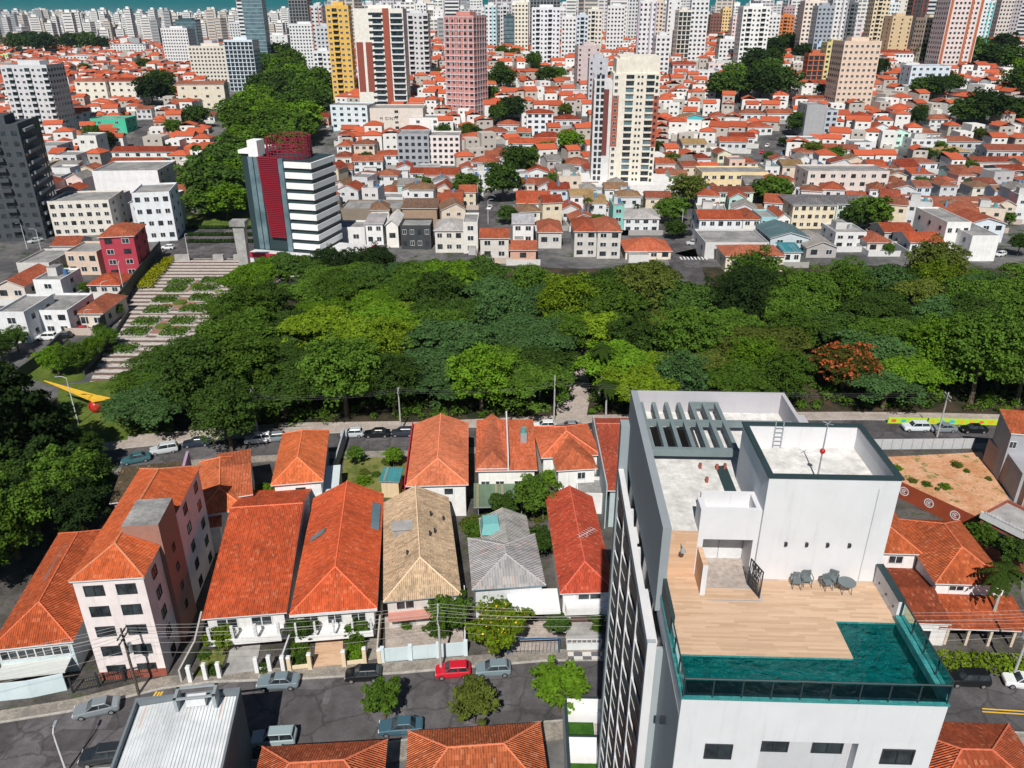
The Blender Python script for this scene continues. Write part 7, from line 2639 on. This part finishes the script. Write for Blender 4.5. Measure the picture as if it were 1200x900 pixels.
for a_ in [('white car at the top corner of the striped plaza', 197, 292, R(0), 'hatch', WHI), ('dark blue car parked behind the obelisk', 306, 290, R(0), 'sedan', (.03, .05, .12)), ('red car parked between the obelisk and the striped office', 314, 297, R(0), 'hatch', REDC),
           ('dark car at the left end of the row below the white modern house', 14, 391, R(4), 'sedan', BLK), ('white car below the white modern house', 55, 398, R(4), 'suv', WHI), ('black car between the white and crimson cars', 74, 396, R(4), 'hatch', BLK),
           ('crimson car near the plaza wall', 95, 389, R(4), 'sedan', REDC), ('pale car at the right end of the row by the plaza wall', 114, 387, R(4), 'hatch', WHI), ('pale car waiting on the left avenue', 42, 284, R(60), 'sedan', (.5, .55, .56)),
           ('dark car left of the zebra crossing', 803, 276, R(10), 'suv', BLK), ('silver car just above the zebra crossing', 812, 287, R(0), 'suv', (.5, .53, .55)), ('black car behind the silver crossing car', 800, 268, R(80), 'sedan', BLK),
           ('white car at the end of the street by the pale flat-roofed block', 1172, 300, R(30), 'hatch', WHI), ('red car parked up the far curving street', 893, 180, R(60), 'hatch', REDC), ('white car parked up the far curving street', 899, 172, R(60), 'hatch', WHI),
           ('dark car parked on the far curving street', 908, 188, R(-20), 'sedan', BLK), ('white car driving up beside the orange double-roofed house', 574, 245, R(80), 'sedan', WHI), ('dark car on the street left of the orange double-roofed house', 578, 234, R(80), 'sedan', BLK)]:
    car(*a_, full=False, group=G3)

# ================================================================== poles, wires, lamps
def pole(label, px, py, H, mat_='pole_concrete', arms=(8.6, 7.9), az=R(90), r=.16, cat='pole', name='power_pole', trafo=False):
    p = ground(px, py)
    t_ = thing(name, label, cat, p, az)
    b = MB()
    b.tube((0, 0, -.5), (0, 0, H), r, r * .65, 8)
    b.build('shaft', mat_, t_)
    for z in arms:
        b = MB()
        b.box(-1.1, 1.1, -.06, .06, z - .06, z + .06)
        for k in (-1, -.45, .45, 1):
            b.tube((k, 0, z + .06), (k, 0, z + .24), .05, .03, 6)
        b.build('crossarm', mat_, t_)
    if trafo:
        b = MB()
        b.tube((.45, 0, 5.6), (.45, 0, 6.7), .34, .34, 12)
        b.build('transformer', 'metal_grey', t_)
    return p


P1 = pole('dark wooden power pole in front of the pink flats', 163, 814, 9.2, 'pole_wood', trafo=True)
P2 = pole('pale concrete power pole beside the red hatchback', 517, 788, 9.6)
P3 = pole('concrete power pole by the white hatchback at the right', 1186, 796, 9.4, trafo=True)
P0 = Vector((-78, 50.5, 0))
P4 = pole('concrete power pole standing behind the white tower on the near street', 775, 786, 9.4)
PA = pole('white lamp pole at the edge of the park left of the bright orange house', 303, 513, 9.5, arms=(8.9,))
PB = pole('concrete pole at the park forecourt behind the twin orange house', 649, 497, 9.5, arms=(8.9, 8.2))
PC = pole('concrete pole standing over the sheet fence by the dirt lot', 1098, 512, 8.5, arms=(8.0, 7.4))
PD = pole('pole with wires at the left of the salmon roof', 470, 506, 8.5, arms=(8.0,))


def wire(label, a, e, sag, r=.014, m_='cable'):
    t_ = thing('cable', label, 'cable', a, 0, 'overhead cables')
    d_ = Vector(e) - Vector(a)
    b = MB()
    b.path([d_ * (k / 10) - Vector((0, 0, sag * 4 * (k / 10) * (1 - k / 10))) for k in range(11)], r, 4)
    b.build('strand', m_, t_)


names = ['top front', 'top second', 'top third', 'top rear', 'lower front', 'lower rear', 'telephone']
for (a, e, where) in ((P0, P1, 'left of the wooden pole'), (P1, P2, 'between the wooden pole and the concrete pole'), (P2, P4, 'between the two concrete poles of the near street'), (P4, P3, 'right of the white tower on the near street'),
                      (P3, P3 + Vector((30, -2, 0)), 'leaving the right-hand pole of the near street')):
    for k in range(7):
        z = (8.85, 8.85, 8.85, 8.85, 8.15, 8.15, 6.3)[k]
        o = (-1.0, -.45, .45, 1.0, -.8, .8, -.15)[k]
        wire('%s cable %s' % (names[k], where), a + Vector((0, o, z)), e + Vector((0, o, z)), .5 + .12 * k)
for (a, e, where) in ((PA, PD, 'left of the salmon roof'), (PD, PB, 'right of the salmon roof'), (PB, PC, 'behind the white tower')):
    for k in range(3):
        wire('%s park street cable %s' % (names[k], where), a + Vector((0, (-.8, .1, .9)[k], 8.0)), e + Vector((0, (-.8, .1, .9)[k], 8.0)), .7 + .1 * k, .018, 'dark_cable')


def lamp(label, px, py, H, reach=1.6, az=0):
    p = ground(px, py)
    t_ = thing('street_lamp', label, 'street lamp', p, az)
    b = MB()
    b.path([(0, 0, -.3), (0, 0, H * .8), (0, 0, H), (reach * .5, 0, H + .35), (reach, 0, H + .4)], [.10, .08, .06, .05, .05], 6)
    b.build('post', 'trim_white', t_)
    b = MB()
    b.box(reach - .1, reach + .55, -.13, .13, H + .34, H + .46)
    b.build('lamp_head', 'metal_grey', t_)


lamp('white street lamp on the lawn beside the bird sculpture', 92, 497, 9.0, 1.2, R(190))
lamp('white street lamp at the bottom left corner', 78, 905, 5.2, .6, R(100))
for i, (px, py, w_) in enumerate([(108, 405, 'lowest of those along the plaza wall'), (126, 370, 'second of those along the plaza wall'), (146, 345, 'third of those along the plaza wall'), (160, 312, 'by the crimson block corner'), (50, 300, 'right one on the left avenue'), (32, 292, 'left one on the left avenue'),
                                  (222, 306, 'at the parking behind the plaza'), (572, 262, 'on the climbing street'), (560, 240, 'higher on the climbing street'), (798, 276, 'at the zebra crossing')]):
    lamp('slim grey street lamp, ' + w_, px, py, 8.0, 1.2, i * .9)

# ================================================================== sculpture, obelisk, plaza walls
p = at(113, 482)
t = thing('bird_sculpture', 'long yellow beam sculpture balanced on a big red ball on the lawn', 'sculpture', p, R(-12))
b = MB()
b.ball((.2, 0, 1.15), 1.25, 0, 18)
b.build('ball', 'red_gloss', t, smooth=True)
b = MB()
b.hexa([(-9.5, -.05, 5.2), (.8, -.9, 2.3), (.8, .9, 2.3), (-9.5, .05, 5.2)], [(-9.5, -.05, 5.35), (.8, -.9, 2.8), (.8, .9, 2.8), (-9.5, .05, 5.35)])
b.build('tail_beam', 'yellow_paint', t)
b = MB()
b.hexa([(.4, -1.0, 2.35), (3.6, -.1, 2.9), (3.6, .1, 2.9), (.4, 1.0, 2.35)], [(.4, -1.0, 2.9), (3.6, -.1, 3.1), (3.6, .1, 3.1), (.4, 1.0, 2.9)])
b.build('head_beam', 'yellow_paint', t)
p = at(289, 322)
hh = aty(282, 264, p.y).z
t = thing('obelisk', 'weathered concrete obelisk with a darker cap standing over the plaza', 'monument', p)
b = MB()
b.hexa([(-1.2, -1.0, 0), (1.2, -1.0, 0), (1.2, 1.0, 0), (-1.2, 1.0, 0)], [(-1.5, -1.2, hh), (1.5, -1.2, hh), (1.5, 1.2, hh), (-1.5, 1.2, hh)])
b.build('shaft', 'concrete', t)
bx(t, 'cap', -2.1, 2.1, -1.7, 1.7, hh + .01, hh + 1.4, 'flat_roof')


def wall(label, pts, h, th, mat_, col=None, name='garden_wall', cat='wall', part='panel', z=0.0):
    a = Vector((*pts[0], 0))
    t_ = thing(name, label, cat, (a.x, a.y, z))
    for i in range(len(pts) - 1):
        p, q = Vector((*pts[i], 0)) - a, Vector((*pts[i + 1], 0)) - a
        d_ = (q - p).normalized()
        n_ = Vector((-d_.y, d_.x, 0)) * th
        b = MB()
        b.hexa([p + Vector((0, 0, -.2)), q + Vector((0, 0, -.2)), q + n_ + Vector((0, 0, -.2)), p + n_ + Vector((0, 0, -.2))], [p + Vector((0, 0, h)), q + Vector((0, 0, h)), q + n_ + Vector((0, 0, h)), p + n_ + Vector((0, 0, h))])
        b.build(part, mat_, t_, col)
    return t_


A2 = lambda px, py: tuple(at(px, py)[:2])
wall('tall dark screen wall along the left side of the striped plaza', [A2(120, 392), A2(150, 350), A2(170, 322), A2(190, 296)], 3.6, .25, 'tint', (.05, .055, .055), name='screen_wall')
wall('low black retaining wall between the ramp plants and the plaza', [A2(100, 440), A2(125, 410), A2(152, 368)], 1.1, .3, 'tint', (.06, .06, .06), name='retaining_wall')
wall('dark sloping wall above the green bank at the left', [A2(20, 448), A2(48, 428), A2(74, 402)], 2.4, .25, 'tint', (.07, .075, .08), name='retaining_wall')
for k in range(3):
    a, e = A2(222, 284 - k * 8), A2(300, 284 - k * 8)
    hedge('dark clipped hedge strip in the parking behind the plaza, %s row' % ('front', 'middle', 'back')[k], (*a, 0), (*e, 0), 1.6, .9, GREENS['deep green'], leaf=.4)
for k, (x0, x1) in enumerate(((205, 222), (250, 262), (274, 290))):
    p, q = at(x0, 306), at(x1, 306)
    t = thing('stone_block', 'pale stone wall block at the head of the plaza, %s of three' % ('left', 'middle', 'right')[k], 'wall', p)
    bx(t, 'panel', 0, q.x - p.x, 0, 1.2, -.1, 1.8, 'concrete')

# ================================================================== front gardens
wall('pale blue street wall with spiked top at the left end', [A2(-20, 824), A2(36, 818), A2(79, 809)], 2.3, .2, 'clean_wall', (.58, .68, .72))
a, e = at(86, 812), at(176, 792)
dv = e - a
t = thing('iron_fence', 'black iron railing in front of the pink flats', 'fence', a, math.atan2(dv.y, dv.x))
b = MB()
n_ = int(dv.length / .22)
for k in range(n_ + 1):
    x = k * dv.length / n_
    b.box(x - .018, x + .018, -.018, .018, 0, 1.75)
b.box(0, dv.length, -.03, .03, 1.55, 1.61)
b.box(0, dv.length, -.03, .03, .25, .31)
b.build('railing', 'dark_frame', t)
for k in range(4):
    bx(t, 'post', dv.length * k / 3 - .09, dv.length * k / 3 + .09, -.09, .09, 0, 2.1, 'dark_frame')


def pillar(label, px, py, h, col, w_=.42):
    p = at(px, py)
    t_ = thing('gate_pillar', label, 'pillar', p, R(3), 'gate pillars along the pavement')
    bx(t_, 'shaft', -w_ / 2, w_ / 2, -w_ / 2, w_ / 2, -.1, h, 'clean_wall', col)
    b = MB()
    b.hexa([(-w_ * .6, -w_ * .6, h), (w_ * .6, -w_ * .6, h), (w_ * .6, w_ * .6, h), (-w_ * .6, w_ * .6, h)], [(-w_ * .4, -w_ * .4, h + .12), (w_ * .4, -w_ * .4, h + .12), (w_ * .4, w_ * .4, h + .12), (-w_ * .4, w_ * .4, h + .12)])
    b.build('cap', 'trim_white', t_)


WP, CP = (.78, .79, .80), (.72, .60, .42)
for px, py, h, c_, lab in [(224, 799, 2.2, WP, 'white gate pillar, first from the left'), (242, 796, 2.2, WP, 'white gate pillar, second from the left'), (258, 794, 2.1, WP, 'white gate pillar, third from the left'),
                           (302, 788, 2.1, WP, 'white gate pillar right of the broad house drive'), (317, 786, 2.1, WP, 'white gate pillar second right of the broad house drive'), (333, 788, 2.3, WP, 'white gate pillar next to the first cream one'),
                           (340, 786, 2.0, CP, 'cream gate pillar, first from the left'), (364, 784, 2.2, CP, 'cream gate pillar left of the tan drive'), (404, 781, 2.3, CP, 'cream gate pillar right of the tan drive'),
                           (428, 777, 2.2, CP, 'cream gate pillar, fourth from the left'), (445, 777, 2.0, CP, 'cream gate pillar beside the pale blue gate wall')]:
    pillar(lab, px, py, h, c_)
wall('low cream garden wall left of the tan drive', [A2(342, 785.5), A2(363, 783)], .55, .16, 'clean_wall', CP)
wall('low cream garden wall right of the tan drive', [A2(407, 780), A2(427, 777.5)], .55, .16, 'clean_wall', CP)
wall('low white garden wall of the broad gable house', [A2(304, 787.5), A2(316, 786)], .6, .16, 'clean_wall', WP)
wall('stepped divider wall between the broad gable house and the solar panel house', [A2(333, 783), A2(345, 748), A2(352, 727)], 1.7, .18, 'clean_wall', (.55, .56, .58))
wall('divider wall between the solar panel house and the tan house', [A2(444, 772), A2(447, 735), A2(449, 715)], 1.6, .18, 'clean_wall', (.50, .46, .40))
wall('divider wall right of the tan house', [A2(546, 766), A2(546, 735), A2(545, 700)], 1.9, .16, 'clean_wall', (.62, .62, .62))
wall('divider wall between the pink flats and the broad gable house', [A2(214, 800), A2(232, 765), A2(240, 730)], 1.8, .2, 'clean_wall', (.46, .44, .42))
t = wall('pale blue gated street wall of the tan house', [A2(449, 776), A2(546, 768)], 1.9, .15, 'clean_wall', (.55, .65, .69))
for k in range(4):
    x = (at(546, 768) - at(449, 776)) * (k / 3)
    b = MB()
    b.box(x.x - .22, x.x + .22, x.y - .22, x.y + .22, -.1, 2.2)
    b.build('post', 'clean_wall', t, (.62, .72, .76))
t = wall('pale grey railing wall before the red house forecourt', [A2(664, 763), A2(704, 762)], 1.0, .12, 'clean_wall', (.62, .65, .66))
b = MB()
for k in range(8):
    x = k * (at(704, 762).x - at(664, 763).x) / 7
    b.box(x - .05, x + .05, -.05, .05, 1.0, 1.7)
b.box(0, at(704, 762).x - at(664, 763).x, -.04, .04, 1.7, 1.8)
b.build('railing', 'trim_white', t)
t = thing('blue_gate', 'blue steel gate frame of the white carport drive', 'gate', at(594, 768), R(3))
w_ = at(656, 765).x - at(594, 768).x
b = MB()
b.box(0, .14, -.07, .07, 0, 2.4)
b.box(w_ - .14, w_, -.07, .07, 0, 2.4)
b.box(.14, w_ - .14, -.07, .07, 2.26, 2.4)
for k in range(14):
    b.box(.2 + k * (w_ - .4) / 13 - .015, .2 + k * (w_ - .4) / 13 + .015, -.015, .015, .05, 2.26)
b.build('frame', 'tint', t, (.03, .10, .20))
# drives and forecourts
sheet('driveway', G0([(262, 792), (300, 787), (306, 752), (272, 754)]), .135, 'concrete')
sheet('driveway', G0([(367, 783), (402, 780), (402, 744), (371, 746)]), .135, 'wood_clad')
sheet('driveway', G0([(452, 772), (544, 764), (541, 712), (451, 720)]), .135, 'paving')
sheet('driveway', G0([(598, 764), (654, 762), (652, 728), (602, 730)]), .135, 'paving')
sheet('driveway', G0([(664, 760), (704, 760), (706, 716), (660, 718)]), .135, 'concrete')
sheet('driveway', G0([(430, 775), (443, 773), (445, 722), (432, 724)]), .135, 'sidewalk')
for q in ([(342, 783), (363, 781), (366, 736), (346, 738)], [(407, 778), (428, 775), (430, 730), (406, 733)], [(226, 794), (258, 790), (268, 760), (242, 764)]):
    sheet('garden_soil', G0(q), .132, 'wild_grass')
sheet('checkered_pavement', G0([(666, 774), (706, 774), (705, 765), (665, 765)]), .140, 'check_paving')
for q in ((352, 762, .8), (354, 775, .6), (417, 768, .75), (416, 752, .8), (250, 788, .6), (310, 785, .5), (476, 735, .5), (514, 742, 1.0), (660, 735, .7), (690, 722, .5), (700, 738, .5), (240, 770, .5)):
    p = at(q[0], q[1])
    t = thing('garden_shrub', '', 'shrub', p, q[0], 'front garden shrubs')
    o = link('foliage', BSH[q[0] % 2][1], t, GREENS[('mid green', 'fresh green', 'dark green', 'yellow-green')[q[0] % 4]])
    o.scale = (q[2] * 1.2, q[2] * 1.2, q[2])
    later(t, ('mid green', 'fresh green', 'dark green', 'yellow-green')[q[0] % 4] + ' garden', 'shrub', p)
mark('broad orange gable house', tuple(at(285, 740)))
mark('solar panel house', tuple(at(390, 740)))
mark('tan tiled house', tuple(at(495, 720)))
mark('red house with the aerial', tuple(at(685, 715)))
rg = random.Random(5)
for k in range(26):                                          # scrub in the grassy lot, the dirt lot and the back gardens
    px, py, s_ = rg.choice([(rg.uniform(404, 470), rg.uniform(540, 582), rg.uniform(.3, .8)), (rg.uniform(1040, 1160), rg.uniform(535, 590), rg.uniform(.25, .6)), (rg.uniform(548, 645), rg.uniform(596, 640), rg.uniform(.5, 1.0))])
    p = at(px, py)
    t = thing('scrub_bush', '', 'bush', p, k, 'scrub in the vacant lots and back gardens')
    nm = rg.choice(['olive', 'mid green', 'fresh green'])
    o = link('foliage', BSH[k % 2][1], t, GREENS[nm])
    o.scale = (s_ * 1.3, s_ * 1.3, s_ * .8)
    later(t, nm + ' low', 'scrub bush', p)
mark('rust-red hoarding', tuple(at(1095, 600)))
mark('mossy garden canopy', tuple(at(598, 585)))
# white lettering along the brick shop and dark lettering on the podium: too small in the photograph to be read
sh_t = [o for o in bpy.data.objects if o.get('category') == 'shop' and o.name.startswith('shop') and 'lettering' in o['label']][0]
w, d = SHOPB
b = MB()
x = .4
rg = random.Random(2)
pts_ = []
while x < w - .3:
    for (dx, dz) in ((0, 0), (.10, .55 if rg.random() < .35 else .34), (.24, .02), (.36, .30)):
        pts_.append((x + dx, -.26, 6.06 + dz))
    x += .46
b.path(pts_, .05, 5)
b.build('lettering', 'trim_white', sh_t)

# ================================================================== the air: far things fade to pale blue
b = MB()
b.box(-11000, 11000, -60, 11800, -1.6, 106)
t = NT('haze_air')
v = t.n('VolumePrincipled', None, Color=(.62, .80, .92), Density=0.000045, Anisotropy=0.2)
t.t.links.new(v.outputs[0], t.out.inputs['Volume'])
M['haze_air'] = t.m
tag(b.build('haze', 'haze_air'), 'pale blue city haze filling the air over the far quarter', 'haze', None, 'stuff')

# ================================================================== labels of repeats: by what stands next to each
def nth(k):
    words = ['', 'nearest', 'second', 'third', 'fourth', 'fifth', 'sixth', 'seventh', 'eighth', 'ninth', 'tenth', 'eleventh', 'twelfth',
             'thirteenth', 'fourteenth', 'fifteenth', 'sixteenth', 'seventeenth', 'eighteenth', 'nineteenth', 'twentieth']
    if k < len(words):
        return words[k]
    suf = 'th' if 10 <= k % 100 <= 20 else {1: 'st', 2: 'nd', 3: 'rd'}.get(k % 10, 'th')
    return '%d%s' % (k, suf)


bins = {}
for o, adj, noun, pos in PENDING:
    cand = []
    for ph, mp in MARKS:
        q = pos - mp
        cand.append((math.hypot(q.x, q.y), ph, q))
    dist, ph, q = min(cand, key=lambda c: c[0])
    if abs(q.y) > abs(q.x) * 1.2:
        side = 'behind' if q.y > 0 else 'in front of'
    else:
        side = 'right of' if q.x > 0 else 'left of'
    bins.setdefault((noun, ph, side), []).append((dist, o, adj))
for (noun, ph, side), L in bins.items():
    L.sort(key=lambda e: e[0])
    for k, (dist, o, adj) in enumerate(L):
        where = 'nearest' if k == 0 else nth(k + 1) + ' nearest'
        o['label'] = '%s %s, %s %s the %s' % (adj, noun, where, side, ph)
